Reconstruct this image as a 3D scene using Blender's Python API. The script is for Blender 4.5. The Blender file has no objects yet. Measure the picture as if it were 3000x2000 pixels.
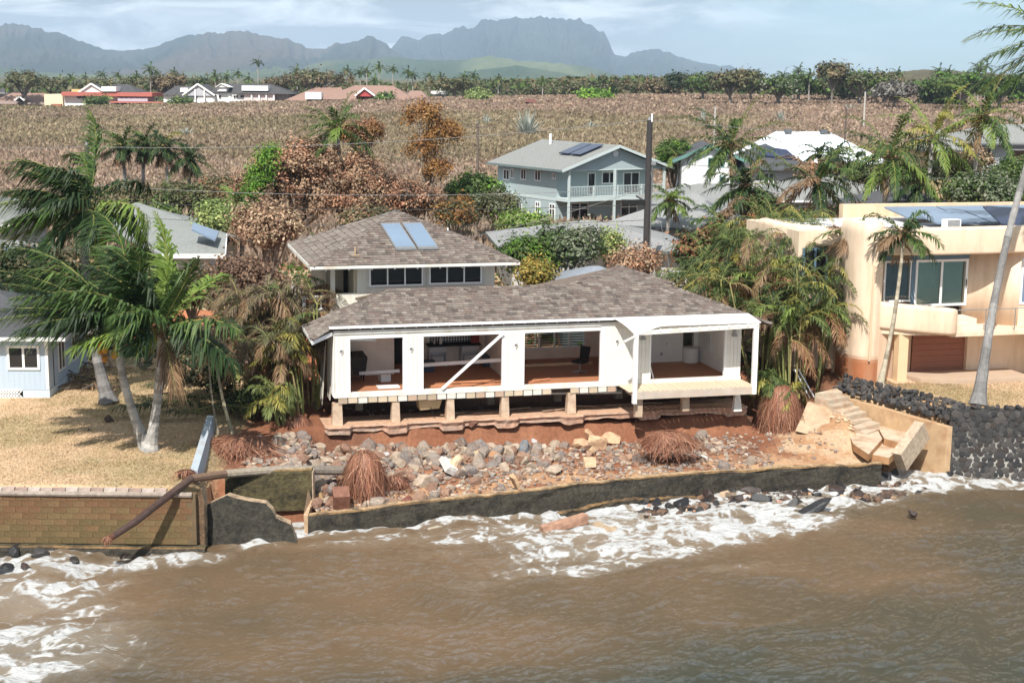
import bpy, math, random
import numpy as np
from mathutils import Vector, Matrix, noise as mnoise
rnd = random.Random(7)
RG = np.random.default_rng(11)
R_ = math.radians
SC = bpy.context.scene
COL = SC.collection
# ------------------------------------------------------------------ camera
FPX, CAMH, HORY, ROLL = 4300., 15., 235., .010          # focal length in pixels of a 3000x2000 frame
PITCH = math.atan((1000 - HORY) / FPX)
cF = np.array([0, math.cos(PITCH), -math.sin(PITCH)]); cU0 = np.array([0, math.sin(PITCH), math.cos(PITCH)]); cR0 = np.array([1., 0, 0])
cR = math.cos(ROLL) * cR0 + math.sin(ROLL) * cU0; cU = -math.sin(ROLL) * cR0 + math.cos(ROLL) * cU0
CAM = np.array([0, 0, CAMH])
cd = bpy.data.cameras.new('camera'); cam = bpy.data.objects.new('camera', cd); COL.objects.link(cam)
cd.sensor_width = 36; cd.lens = 36 * FPX / 3000; cd.clip_start = .5; cd.clip_end = 40000
m3 = Matrix((tuple(cR), tuple(cU), tuple(-cF))).transposed()
cam.matrix_world = Matrix.Translation(CAM) @ m3.to_4x4()
SC.camera = cam
SC.render.resolution_x, SC.render.resolution_y = 1024, 682
# ------------------------------------------------------------------ sky, sun, exposure
SUN_AZ, SUN_EL = R_(192), R_(50)
w = bpy.data.worlds.new('World'); SC.world = w; w.use_nodes = True
nt = w.node_tree; N = nt.nodes; L = nt.links; N.clear()
def nd(t, **k):
    n = N.new(t)
    for a, b in k.items():
        if a in n.inputs.keys(): n.inputs[a].default_value = b
        else: setattr(n, a, b)
    return n
sky = nd('ShaderNodeTexSky', sky_type='NISHITA', sun_disc=False, sun_elevation=SUN_EL, sun_rotation=SUN_AZ, air_density=1., dust_density=.6, ozone_density=1.6)
tc = nd('ShaderNodeTexCoord'); sep = nd('ShaderNodeSeparateXYZ'); L.new(tc.outputs['Generated'], sep.inputs[0])
mp = nd('ShaderNodeMapping'); mp.inputs['Scale'].default_value = (7, 7, 22); mp.inputs['Location'].default_value = (2.3, .4, .75); L.new(tc.outputs['Generated'], mp.inputs[0])
n1 = nd('ShaderNodeTexNoise', Scale=1.0, Detail=7., Roughness=.55, Distortion=.4); L.new(mp.outputs[0], n1.inputs[0])
def mth(op, a=None, b=None, clamp=False):
    n = nd('ShaderNodeMath', operation=op, use_clamp=clamp)
    for i, v in enumerate((a, b)):
        if v is None: continue
        if isinstance(v, (int, float)): n.inputs[i].default_value = v
        else: L.new(v, n.inputs[i])
    return n.outputs[0]
# more cloud over the hills (to the left and ahead), thinning out to the right
cov = mth('ADD', mth('MULTIPLY', sep.outputs[0], -1.25), .21)
cov = mth('ADD', cov, mth('MULTIPLY', sep.outputs[2], 1.6))
cr = nd('ShaderNodeMapRange', interpolation_type='SMOOTHSTEP'); cr.inputs['From Min'].default_value = .32; cr.inputs['From Max'].default_value = .80
L.new(mth('ADD', n1.outputs[0], cov), cr.inputs[0])
mp2 = nd('ShaderNodeMapping'); mp2.inputs['Scale'].default_value = (8, 8, 36); mp2.inputs['Location'].default_value = (.3, .1, 3.); L.new(tc.outputs['Generated'], mp2.inputs[0])
n2 = nd('ShaderNodeTexNoise', Scale=1.2, Detail=7., Roughness=.58, Distortion=.6); L.new(mp2.outputs[0], n2.inputs[0])
cc = nd('ShaderNodeValToRGB'); cc.color_ramp.elements[0].position = .43; cc.color_ramp.elements[1].position = .60
cc.color_ramp.elements[0].color = (3.8, 4.5, 5.1, 1); cc.color_ramp.elements[1].color = (9.8, 10.5, 11.0, 1); L.new(n2.outputs[0], cc.inputs[0])
skc = nd('ShaderNodeMix', data_type='RGBA', blend_type='MULTIPLY'); skc.inputs[0].default_value = 1; L.new(sky.outputs[0], skc.inputs[6]); skc.inputs[7].default_value = (.68, .92, 1.10, 1)
mx = nd('ShaderNodeMix', data_type='RGBA'); L.new(mth('MULTIPLY', cr.outputs[0], .92), mx.inputs[0]); L.new(skc.outputs[2], mx.inputs[6]); L.new(cc.outputs[0], mx.inputs[7])
bg = nd('ShaderNodeBackground', Strength=.082); L.new(mx.outputs[2], bg.inputs[0])
ow = nd('ShaderNodeOutputWorld'); L.new(bg.outputs[0], ow.inputs[0])
sl = bpy.data.lights.new('sun', 'SUN'); sl.energy = 5.0; sl.angle = R_(.5); sl.color = (1., .955, .89)
so = bpy.data.objects.new('sun', sl); COL.objects.link(so)
sd = Vector((math.sin(SUN_AZ) * math.cos(SUN_EL), math.cos(SUN_AZ) * math.cos(SUN_EL), math.sin(SUN_EL)))
so.rotation_euler = sd.to_track_quat('Z', 'Y').to_euler(); so.location = (0, -20, 60)
SC.view_settings.view_transform = 'Standard'; SC.view_settings.look = 'None'; SC.view_settings.gamma = 1; SC.view_settings.exposure = .46
SC.view_settings.use_curve_mapping = False
try:
    SC.cycles.volume_bounces = 1; SC.cycles.max_bounces = 8; SC.cycles.diffuse_bounces = 5; SC.cycles.transparent_max_bounces = 6; SC.cycles.sample_clamp_indirect = 8
except Exception: pass
# ------------------------------------------------------------------ helpers
def ray(px, py): return cF + (px - 1500) / FPX * cR + (1000 - py) / FPX * cU
def Zp(px, py, z):
    d = ray(px, py); return CAM + d * ((z - CAMH) / d[2])
def Yp(px, py, y):
    d = ray(px, py); return CAM + d * (y / d[1])
def hsh(i, j, s=0):
    n = (i.astype(np.int64) * 374761393 + j.astype(np.int64) * 668265263 + s * 974634521) & 0xffffffff
    n = ((n ^ (n >> 13)) * 1274126177) & 0xffffffff
    return ((n ^ (n >> 16)) & 0xffff) / 65535.
def vn(x, y, s=0):
    x = np.asarray(x, float); y = np.asarray(y, float)
    i = np.floor(x); j = np.floor(y); a = x - i; b = y - j
    a = a * a * (3 - 2 * a); b = b * b * (3 - 2 * b); i = i.astype(int); j = j.astype(int)
    return (hsh(i, j, s) * (1 - a) + hsh(i + 1, j, s) * a) * (1 - b) + (hsh(i, j + 1, s) * (1 - a) + hsh(i + 1, j + 1, s) * a) * b
def fbm(x, y, o=4, s=0, g=.5):
    t = 0; a = 1; m = 0
    for k in range(o):
        t = t + a * vn(x * 2 ** k + 17.3 * k, y * 2 ** k - 9.1 * k, s + k); m += a; a *= g
    return t / m
def sst(a, b, x):
    t = np.clip((x - a) / (b - a), 0, 1); return t * t * (3 - 2 * t)
MATS = {}
def mat(name, c=None, rough=.8, var=.15, vs=3., bump=0, bs=25., metal=0, spec=.3, st=(1, 1, 1), dirt=None, ds=.8, da=.5, trans=0, fine=True, dst=None):
    """procedural surface; c None = colour comes from the mesh's own 'col' attribute"""
    if name in MATS: return MATS[name]
    m = bpy.data.materials.new(name); m.use_nodes = True; t = m.node_tree; n = t.nodes; l = t.links; n.clear()
    o = n.new('ShaderNodeOutputMaterial'); b = n.new('ShaderNodeBsdfPrincipled'); l.new(b.outputs[0], o.inputs[0])
    b.inputs['Roughness'].default_value = rough; b.inputs['Metallic'].default_value = metal; b.inputs['Specular IOR Level'].default_value = spec
    tcn = n.new('ShaderNodeTexCoord'); mpn = n.new('ShaderNodeMapping'); mpn.inputs['Scale'].default_value = st; l.new(tcn.outputs['Object'], mpn.inputs[0])
    nz = n.new('ShaderNodeTexNoise'); nz.inputs['Scale'].default_value = vs; nz.inputs['Detail'].default_value = 6; l.new(mpn.outputs[0], nz.inputs[0])
    r = n.new('ShaderNodeMapRange'); r.inputs['From Min'].default_value = .25; r.inputs['From Max'].default_value = .75
    r.inputs['To Min'].default_value = 1 - var; r.inputs['To Max'].default_value = 1 + var; l.new(nz.outputs[0], r.inputs[0])
    mu = n.new('ShaderNodeVectorMath'); mu.operation = 'SCALE'; l.new(r.outputs[0], mu.inputs['Scale'])
    if c is None:
        at = n.new('ShaderNodeAttribute'); at.attribute_name = 'col'; src = at.outputs[0]; l.new(src, mu.inputs[0])
    else: mu.inputs[0].default_value = c[:3]
    out = mu.outputs[0]
    if dirt:
        mpd = n.new('ShaderNodeMapping'); mpd.inputs['Scale'].default_value = dst or st; l.new(tcn.outputs['Object'], mpd.inputs[0])
        dn = n.new('ShaderNodeTexNoise'); dn.inputs['Scale'].default_value = ds; dn.inputs['Detail'].default_value = 8; dn.inputs['Roughness'].default_value = .65; l.new(mpd.outputs[0], dn.inputs[0])
        dr = n.new('ShaderNodeMapRange'); dr.inputs['From Min'].default_value = .47; dr.inputs['From Max'].default_value = .7; dr.inputs['To Max'].default_value = da; l.new(dn.outputs[0], dr.inputs[0])
        dm = n.new('ShaderNodeMix'); dm.data_type = 'RGBA'; l.new(dr.outputs[0], dm.inputs[0]); l.new(out, dm.inputs[6]); dm.inputs[7].default_value = (*dirt[:3], 1); out = dm.outputs[2]
    l.new(out, b.inputs['Base Color'])
    if bump:
        bn = n.new('ShaderNodeTexNoise'); bn.inputs['Scale'].default_value = bs; bn.inputs['Detail'].default_value = 5; l.new(mpn.outputs[0], bn.inputs[0])
        bp = n.new('ShaderNodeBump'); bp.inputs['Strength'].default_value = min(1, bump); bp.inputs['Distance'].default_value = .02 * max(1, bump); l.new(bn.outputs[0], bp.inputs['Height']); l.new(bp.outputs[0], b.inputs['Normal'])
    if trans:
        tr = n.new('ShaderNodeBsdfTranslucent'); l.new(out, tr.inputs[0]); ms = n.new('ShaderNodeMixShader'); ms.inputs[0].default_value = trans
        l.new(b.outputs[0], ms.inputs[1]); l.new(tr.outputs[0], ms.inputs[2]); l.new(ms.outputs[0], o.inputs[0])
    MATS[name] = m; return m
class MB:
    """collects shapes and links them as one mesh object"""
    def __init__(s): s.V = []; s.F = {3: [], 4: []}; s.C = {3: [], 4: []}; s.M = {3: [], 4: []}; s.n = 0; s.X = []
    def add(s, V, F, c=(1, 1, 1), mi=0):
        V = np.asarray(V, float).reshape(-1, 3); F = np.asarray(F, int); k = F.shape[1]
        s.V.append(V); s.F[k].append(F + s.n); m = len(F)
        c = np.asarray(c, float); c = np.broadcast_to(c, (m, 3)) if c.ndim == 1 else c
        s.C[k].append(c); s.M[k].append(np.full(m, mi)); s.n += len(V); return s
    def poly(s, P, c=(1, 1, 1), mi=0):
        n = len(P)
        if n in (3, 4): return s.add(P, [list(range(n))], c, mi)
        P = [np.asarray(p, float) for p in P]; ce = sum(P) / n
        return s.add(P + [ce], [[i, (i + 1) % n, n] for i in range(n)], c, mi)
    def hexa(s, P, c=(1, 1, 1), mi=0):     # P: bottom 4 then top 4 (counter-clockwise)
        return s.add(P, [[3, 2, 1, 0], [4, 5, 6, 7], [0, 1, 5, 4], [1, 2, 6, 5], [2, 3, 7, 6], [3, 0, 4, 7]], c, mi)
    def box(s, x0, x1, y0, y1, z0, z1, c=(1, 1, 1), mi=0):
        return s.hexa([(x0, y0, z0), (x1, y0, z0), (x1, y1, z0), (x0, y1, z0), (x0, y0, z1), (x1, y0, z1), (x1, y1, z1), (x0, y1, z1)], c, mi)
    def bar(s, p, q, w, h, c=(1, 1, 1), mi=0, up=(0, 0, 1)):
        p = np.asarray(p, float); q = np.asarray(q, float); d = q - p; d /= np.linalg.norm(d) + 1e-9
        a = np.cross(d, up)
        if np.linalg.norm(a) < 1e-4: a = np.cross(d, (1, 0, 0))
        a /= np.linalg.norm(a); b = np.cross(a, d); a = a * w / 2; b = b * h / 2
        return s.hexa([p - a - b, p + a - b, q + a - b, q - a - b, p - a + b, p + a + b, q + a + b, q - a + b], c, mi)
    def tube(s, pts, rad, n=8, c=(1, 1, 1), mi=0, cap=True):
        pts = np.asarray(pts, float); m = len(pts); rad = np.broadcast_to(np.asarray(rad, float), (m,))
        T = np.gradient(pts, axis=0); T /= np.linalg.norm(T, axis=1)[:, None] + 1e-9
        ref = np.array([0, 0, 1.]) if abs(T[0, 2]) < .9 else np.array([1., 0, 0])
        A = np.cross(T, ref); A /= np.linalg.norm(A, axis=1)[:, None] + 1e-9; B = np.cross(T, A)
        th = np.arange(n) * 2 * math.pi / n
        V = pts[:, None] + rad[:, None, None] * (np.cos(th)[None, :, None] * A[:, None] + np.sin(th)[None, :, None] * B[:, None])
        i = np.arange(m - 1)[:, None] * n; j = np.arange(n)[None]; k = (j + 1) % n
        F = np.stack([i + j, i + k, i + n + k, i + n + j], -1).reshape(-1, 4)
        base = s.n; s.add(V.reshape(-1, 3), F, c, mi)
        if cap:
            s.add([pts[0]] + list(V[0]), [[0, 1 + (q + 1) % n, 1 + q] for q in range(n)], c if np.ndim(c) == 1 else c[0], mi)
            s.add([pts[-1]] + list(V[-1]), [[0, 1 + q, 1 + (q + 1) % n] for q in range(n)], c if np.ndim(c) == 1 else c[-1], mi)
        return s
    def prism(s, poly, z0, z1, c=(1, 1, 1), mi=0):
        n = len(poly); b = [(p[0], p[1], z0) for p in poly]; t = [(p[0], p[1], z1) for p in poly]
        s.add(b + t, [[i, (i + 1) % n, n + (i + 1) % n, n + i] for i in range(n)], c, mi); s.poly(t, c, mi); return s.poly(b[::-1], c, mi)
    def mesh(s, name, mats, smooth=False):
        me = bpy.data.meshes.new(name); V = np.concatenate(s.V) if s.V else np.zeros((0, 3))
        me.vertices.add(len(V)); me.vertices.foreach_set('co', V.ravel())
        li = []; ls = []; tot = []; cs = []; mi = []; st = 0
        for k in (3, 4):
            if not s.F[k]: continue
            f = np.concatenate(s.F[k]); li.append(f.ravel()); ls.append(st + np.arange(len(f)) * k); st += f.size
            tot.append(np.full(len(f), k)); cs.append(np.repeat(np.concatenate(s.C[k]), k, 0)); mi.append(np.concatenate(s.M[k]))
        li = np.concatenate(li); me.loops.add(len(li)); me.loops.foreach_set('vertex_index', li.astype(np.int32))
        ls = np.concatenate(ls); me.polygons.add(len(ls)); me.polygons.foreach_set('loop_start', ls.astype(np.int32))
        me.polygons.foreach_set('material_index', np.concatenate(mi).astype(np.int32))
        me.update(calc_edges=True); me.polygons.foreach_set('use_smooth', np.full(len(ls), bool(smooth)))
        cs = np.concatenate(cs); a = me.color_attributes.new('col', 'FLOAT_COLOR', 'CORNER'); a.data.foreach_set('color', np.c_[cs, np.ones(len(cs))].astype(np.float32).ravel())
        for q in (mats if isinstance(mats, (list, tuple)) else [mats]): me.materials.append(q)
        me.validate(); return me
    def build(s, name, mats, parent=None, smooth=False, **k):
        return obj(name, s.mesh(name, mats, smooth), parent, **k)
def tag(o, label=None, cat=None, group=None, kind=None):
    for a, b in (('label', label), ('category', cat), ('group', group), ('kind', kind)):
        if b: o[a] = b
    return o
def obj(name, me, parent=None, loc=None, rot=None, scale=None, **k):
    o = bpy.data.objects.new(name, me); COL.objects.link(o)
    if parent: o.parent = parent
    if loc is not None: o.location = loc
    if rot is not None: o.rotation_euler = rot
    if scale is not None: o.scale = scale if np.ndim(scale) else (scale,) * 3
    return tag(o, **k)
def thing(name, label, cat, loc=(0, 0, 0), rz=0, group=None):
    o = bpy.data.objects.new(name, None); COL.objects.link(o); o.location = loc; o.rotation_euler = (0, 0, rz); o.empty_display_size = .2
    return tag(o, label, cat, group)
def grid(xs, ys, zf):
    X, Yg = np.meshgrid(xs, ys); Zg = zf(X, Yg); nx = len(xs); ny = len(ys)
    i = np.arange(ny - 1)[:, None] * nx; j = np.arange(nx - 1)[None]
    F = np.stack([i + j, i + j + 1, i + nx + j + 1, i + nx + j], -1).reshape(-1, 4)
    return np.stack([X, Yg, Zg], -1).reshape(-1, 3), F
def icos():
    t = (1 + 5 ** .5) / 2
    V = np.array([(-1, t, 0), (1, t, 0), (-1, -t, 0), (1, -t, 0), (0, -1, t), (0, 1, t), (0, -1, -t), (0, 1, -t), (t, 0, -1), (t, 0, 1), (-t, 0, -1), (-t, 0, 1)]); V /= np.linalg.norm(V[0])
    F = [(0, 11, 5), (0, 5, 1), (0, 1, 7), (0, 7, 10), (0, 10, 11), (1, 5, 9), (5, 11, 4), (11, 10, 2), (10, 7, 6), (7, 1, 8), (3, 9, 4), (3, 4, 2), (3, 2, 6), (3, 6, 8), (3, 8, 9), (4, 9, 5), (2, 4, 11), (6, 2, 10), (8, 6, 7), (9, 8, 1)]
    return V, F
def subdiv(V, F):
    V = [tuple(v) for v in V]; ca = {}; G = []
    def mid(a, b):
        k = (min(a, b), max(a, b))
        if k not in ca:
            q = (np.array(V[a]) + V[b]) / 2; V.append(tuple(q / np.linalg.norm(q))); ca[k] = len(V) - 1
        return ca[k]
    for a, b, c in F:
        d, e, f = mid(a, b), mid(b, c), mid(c, a); G += [(a, d, f), (b, e, d), (c, f, e), (d, e, f)]
    return np.array(V), G
ICO0 = icos(); ICO1 = subdiv(*ICO0); ICO2 = subdiv(*ICO1)
# ------------------------------------------------------------------ house frame and shoreline
HO = np.array([-6.54, 53.26, 3.4]); HA = R_(14.6); Hu = np.array([math.cos(HA), math.sin(HA), 0]); Hv = np.array([-math.sin(HA), math.cos(HA), 0])
def HW(u, v, z): return HO + u * Hu + v * Hv + np.array([0, 0, z])
WALLP = [(-6.65, 46.62), (-2.3, 48.3), (0, 49.1), (3.5, 50.6), (7.6, 51.9), (11, 52.7), (13.9, 53.45)]
def shore(x):
    x = np.asarray(x, float)
    s = np.interp(x, [p[0] for p in WALLP], [p[1] for p in WALLP])
    s = np.where(x < -6.65, 47.75, s); s = np.where(x < -9.95, 44.95, s)
    s = np.where(x > 13.9, 53.6 + (x - 13.9) * 1.0, s); return np.where(x > 16.4, 55.35, s)
def gh(x, y):
    x = np.asarray(x, float); y = np.asarray(y, float)
    u = (x - HO[0]) * Hu[0] + (y - HO[1]) * Hu[1]; v = (x - HO[0]) * Hv[0] + (y - HO[1]) * Hv[1]
    n = fbm(x * .6, y * .6, 4, 3) - .5; n2 = fbm(x * 2.2, y * 2.2, 3, 9) - .5
    lawn = 2.2 + .45 * sst(45, 60, y) + .06 * n
    d = y - shore(x)
    pit = .72 + .16 * sst(7, 9, u) + .75 * sst(.5, 4.2, d) * sst(15, 2, u) + .45 * sst(.3, 6, d) * sst(10, 16, u) + .70 * sst(-.28, -.02, v + .2 * n2) * sst(17.2, 16.2, u) + .30 * n + .2 * n2
    side = 1.72 + .6 * sst(48, 54, y) + .3 * n + .1 * n2
    k = sst(-6.3, -7.3, x + np.clip(y - 49, 0, 6) * .12)
    mid = pit * (1 - k) + side * k
    rdirt = .85 + 1.75 * sst(53.5, 59.5, y) + .2 * n; lowr = -.6 + 3.1 * sst(54.6, 59.6, y)
    k = sst(9.6, 12.6, x - (y - 53) * .25); mid = mid * (1 - k) + np.maximum(mid, rdirt) * k
    k = sst(13.7, 14.4, x - (y - 54) * -.12); mid = mid * (1 - k) + lowr * k
    k = sst(-9.95, -10.6, x); mid = mid * (1 - k) + lawn * k
    rl = 2.72 + .04 * n; edge = np.interp(y, [55, 59.4, 66], [17.2, 14.1, 12.0]); k = sst(-.15, .15, x - edge); mid = mid * (1 - k) + rl * k
    back = 2.6 + .1 * n; k = sst(60, 66, y); mid = mid * (1 - k) + back * k
    a = x / np.maximum(y, 1); zf = 5.4 + 5.4 * np.clip((a + .30) / .42, 0, 1)
    k = np.clip((y - 125) / 310, 0, 1); k = k * k * (2 - k) ; mid = mid + (zf - 2.6) * k + sst(450, 3000, y) * 6
    mid = mid + sst(130, 200, y) * 2.0 * (fbm(x * .012, y * .012, 3, 5) - .5)
    out = -1.3
    k = sst(-.12, .12, d); return out * (1 - k) + mid * k
def ghf(x, y): return float(gh(np.array([x]), np.array([y]))[0])
def segs(*a): return np.unique(np.round(np.concatenate([np.linspace(p, q, n) for p, q, n in a]), 3))
xs = segs((-9000, -1500, 12), (-1500, -200, 40), (-200, -34, 60), (-34, 34, 280), (34, 200, 60), (200, 1500, 40), (1500, 9000, 12))
ys = segs((-400, 40, 6), (40, 44, 4), (44, 64, 110), (64, 130, 60), (130, 520, 130), (520, 1500, 30), (1500, 11500, 30))
V, F = grid(xs, ys, gh)
X, Yv = V[:, 0], V[:, 1]; fc = V[F].mean(1); fx, fy = fc[:, 0], fc[:, 1]
def lerp(a, b, k): return np.asarray(a) * (1 - k[:, None]) + np.asarray(b) * k[:, None]
n1_ = fbm(fx * .35, fy * .35, 5, 21); n2_ = fbm(fx * 1.5, fy * 1.5, 4, 22); n3_ = fbm(fx * .08, fy * .08, 4, 25)
c = lerp((.50, .35, .22), (.39, .28, .165), sst(.45, .65, n1_)); c = lerp(c, (.56, .42, .27), sst(.5, .7, n2_) * .7)
c = lerp(c, (.20, .165, .08), sst(.5, .62, n1_ * .5 + n2_ * .5) * .35)
dirt = lerp((.185, .075, .042), (.27, .125, .07), n2_); dirt = lerp(dirt, (.11, .055, .038), sst(.5, .7, n1_) * .6)
dsh = fy - shore(fx)
k = sst(-10.3, -9.6, fx + (n2_ - .5) * .8) * sst(13.2, 12.6, fx - (fy - 55) * .05) * sst(75, 66, fy); c = lerp(c, dirt, k)
sand = sst(3.4, .6, dsh + (n1_ - .5) * 4) * (fx > -6.5) * (fx < 13.4); c = lerp(c, lerp((.42, .24, .125), (.50, .36, .22), n2_), sand * sst(.3, .5, n1_) * .85)
k = sst(10.2, 11.2, fx + (n2_ - .5) * 1.5) * sst(57.6, 56.4, fy + (n1_ - .5) * 3) * sst(17.5, 17, fx); c = lerp(c, lerp((.38, .22, .12), (.47, .34, .22), sst(.35, .65, n2_)), k * .85)
k = sst(21, 15.5, fx + (n1_ - .5) * 5) * sst(12.5, 13.5, fx) * sst(57.5, 61.5, fy + (n2_ - .5) * 5) * sst(75, 70, fy); c = lerp(c, dirt * 1.05, k * .95)
k = sst(-16, -11, fx) * sst(59, 63, fy) * sst(82, 76, fy) * (fx < -5); c = lerp(c, (.34, .125, .06), k * .95)      # orange earth spread beside the house
fld = lerp((.235, .16, .11), (.185, .14, .085), sst(.4, .65, n3_)); c = lerp(c, fld, sst(95, 125, fy))
gr = lerp((.07, .085, .035), (.13, .105, .06), n1_); c = lerp(c, gr, sst(440, 520, fy))
mb = MB(); mb.add(V, F, c); mb.build('ground', mat('ground_soil', None, .95, .22, 9., .6, 30., spec=.1), smooth=True, kind='structure')
# ------------------------------------------------------------------ mountains
def range_(name, D, depth, sil, cols, seed, fr, base=10., col2=None, pw=1.):
    sx = np.array([s[0] for s in sil], float); sy = np.array([s[1] for s in sil], float)
    wx = np.array([Yp(a, b, D)[0] for a, b in sil]); wz = np.array([Yp(a, b, D)[2] for a, b in sil])
    gx = np.linspace(wx[0], wx[-1], 420); gt = np.linspace(0, 1.5, 64)
    X, T = np.meshgrid(gx, gt)
    front = np.clip(T, 0, 1)
    wob = (fbm(X / D * fr * 3, T * 2.0, 4, seed) - .5) * (1 - front) * D * .05
    S = np.interp(X + wob, wx, wz); S = base + (S - base) * (1 + (fbm(X / D * 230, T * 0 + .5, 4, seed + 4) - .5) * .17 * front)
    rid = (1 - np.abs(2 * fbm((X + wob * 1.5) / D * fr * 9, T * .9 + seed, 5, seed + 7, .6) - 1)) ** 1.5
    prof = front ** pw * (.55 + .45 * rid) * (1 - sst(.75, 1, front)) + sst(.75, 1, front) * (front ** pw)
    Zg = base + (S - base) * prof; Zg = np.where(T > 1, base + (S - base) * np.clip(1 - (T - 1) * 1.7, 0, 1), Zg) - 6 * (T == 0)
    Yg = D - depth * (1 - T)
    i = np.arange(63)[:, None] * 420; j = np.arange(419)[None]; F = np.stack([i + j, i + j + 1, i + 421 + j, i + 420 + j], -1).reshape(-1, 4)
    V = np.stack([X * Yg / D, Yg, Zg], -1).reshape(-1, 3); fcx = V[F].mean(1)
    a = fbm(fcx[:, 0] / D * 40, fcx[:, 2] / D * 90, 4, seed + 2); b = fbm(fcx[:, 0] / D * 13, fcx[:, 2] / D * 20, 3, seed + 3)
    c = lerp(cols[0], cols[1], sst(.3, .7, a)); c = lerp(c, cols[2], sst(.52, .68, b) * .8)
    mb = MB(); mb.add(V, F, c); return mb.build(name, mat('mountain_slope', None, 1, .25, .02, spec=0), smooth=True, kind='structure')
silA = [(-900, 90), (-500, 60), (-200, 85), (0, 75), (50, 70), (100, 82), (150, 92), (200, 105), (250, 125), (300, 145), (350, 148), (420, 147), (450, 138), (500, 120), (540, 108), (600, 99), (700, 93), (760, 100), (800, 105), (850, 118), (900, 140), (930, 145), (960, 140), (985, 128), (1010, 132), (1040, 122), (1075, 105), (1110, 118), (1145, 140), (1200, 175), (1300, 200), (1400, 235)]
silB = [(950, 235), (1050, 190), (1145, 139), (1175, 108), (1230, 112), (1260, 100), (1300, 104), (1330, 82), (1385, 82), (1410, 65), (1450, 58), (1550, 52), (1620, 51), (1690, 57), (1725, 72), (1770, 98), (1785, 128), (1800, 160), (1830, 166), (1870, 150), (1920, 143), (1960, 152), (2000, 170), (2050, 183), (2110, 193), (2140, 191), (2165, 207), (2210, 246), (2300, 255)]
silC = [(-700, 200), (-300, 190), (0, 185), (150, 205), (350, 215), (600, 200), (780, 190), (880, 200), (960, 178), (1060, 176), (1160, 166), (1220, 176), (1330, 178), (1440, 164), (1520, 178), (1640, 186), (1720, 196), (1780, 212), (1860, 236), (2000, 252)]
silD = [(1000, 240), (1150, 232), (1350, 212), (1450, 200), (1520, 193), (1600, 206), (1720, 228), (1850, 244)]
range_('mountain_range', 7000, 2600, silA, ((.022, .036, .03), (.045, .05, .045), (.08, .065, .052)), 3, 16)
range_('mountain_peak', 9000, 2600, silB, ((.016, .03, .028), (.035, .05, .042), (.025, .04, .034)), 8, 15)
range_('foothills', 5200, 1300, silC, ((.035, .06, .022), (.08, .095, .04), (.12, .14, .055)), 12, 22)
range_('foothill', 4200, 900, silD, ((.03, .055, .02), (.06, .08, .03), (.08, .09, .035)), 15, 22)
range_('hill', 1300, 600, [(2100, 262), (2400, 238), (2600, 214), (2680, 207), (2760, 206), (2860, 212), (3000, 222), (3300, 228), (3700, 262)], ((.12, .09, .06), (.16, .115, .075), (.10, .09, .05)), 19, 20, 8.)
# ------------------------------------------------------------------ sea
sx = segs((-3000, -200, 8), (-200, -27, 40), (-27, 27, 600), (27, 200, 40), (200, 3000, 8))
sy = segs((-3000, -100, 8), (-100, 24, 40), (24, 32, 50), (32, 57.5, 330), (57.5, 62, 6))
FOAM = [(-40, 1690, 3.2, 1.0, .9), (60, 1640, 1.6, .55, .85), (150, 1690, 2.2, .5, .7), (380, 1660, 2.0, .5, .9), (520, 1650, 1.6, .5, .85), (60, 1780, 2.6, .8, .8), (40, 1880, 2.4, 1., .85), (150, 1900, 2.6, .8, .75), (0, 1980, 2.4, 1., .9), (300, 1860, 1.6, .35, .6), (250, 1680, 2.2, .5, .8), (120, 1740, 2.4, .7, .85), (230, 1800, 1.8, .5, .6), (200, 1960, 2., .6, .7),
        (740, 1610, 1.2, .4, .7), (880, 1580, .9, .5, 1.), (1050, 1610, 2.5, .45, .42), (1250, 1590, 2.2, .6, .5), (1330, 1640, 1.8, .4, .35), (1450, 1570, 1.8, .5, .7), (1600, 1600, 2.4, .8, .75), (1740, 1570, 2.5, .9, 1.0), (1850, 1540, 2.5, .9, 1.05), (1640, 1680, 2.8, .6, .6), (1800, 1660, 2.4, .5, .6), (1900, 1590, 2.6, .8, .9), (2050, 1500, 2.3, .9, 1.05), (2130, 1560, 2.8, .8, 1.05), (2300, 1540, 2.2, .7, 1.0), (2270, 1450, 2.6, 1., 1.0), (2460, 1440, 2.6, 1., 1.0), (2600, 1410, 2.2, 1.1, 1.1), (2680, 1380, 1.8, .9, 1.1), (2780, 1430, 2.6, .6, .9), (2900, 1425, 2.6, .5, .9), (3050, 1415, 2.8, .5, .9), (2200, 1500, 2., .8, 1.), (2380, 1480, 2.2, .8, 1.), (2560, 1440, 2., .8, 1.), (2000, 1620, 2.4, .5, .6), (1560, 1560, 2., .7, .8), (1380, 1600, 2., .5, .6), (1150, 1590, 2., .4, .55), (1900, 1640, 2.6, .5, .7), (2050, 1590, 2.6, .6, .85), (2250, 1570, 2.2, .5, .8), (1750, 1620, 2.6, .6, .85), (1620, 1640, 2.2, .5, .6), (2700, 1440, 2.2, .6, .9), (2120, 1680, 1.6, .3, .4), (1450, 1720, 2.2, .3, .3)]
FO = [(*Zp(a, b, 0)[:2], r1, r2, s) for a, b, r1, r2, s in FOAM]
def foamf(X, Yg):
    f = np.zeros_like(X); ca, sa = math.cos(R_(12)), math.sin(R_(12))
    for x, y, r1, r2, s in FO:
        dx = (X - x) * ca + (Yg - y) * sa; dy = -(X - x) * sa + (Yg - y) * ca
        f = np.maximum(f, s * np.exp(-((dx / r1) ** 2 + (dy / (r2 * 1.5)) ** 2)))
    e = shore(X) - Yg; f = np.maximum(f, (.72 + .38 * sst(-1, 2.5, X)) * np.exp(-(e / (.8 + 1.1 * sst(-1, 4, X))) ** 2) * (np.abs(X) < 60)); return f
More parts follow.
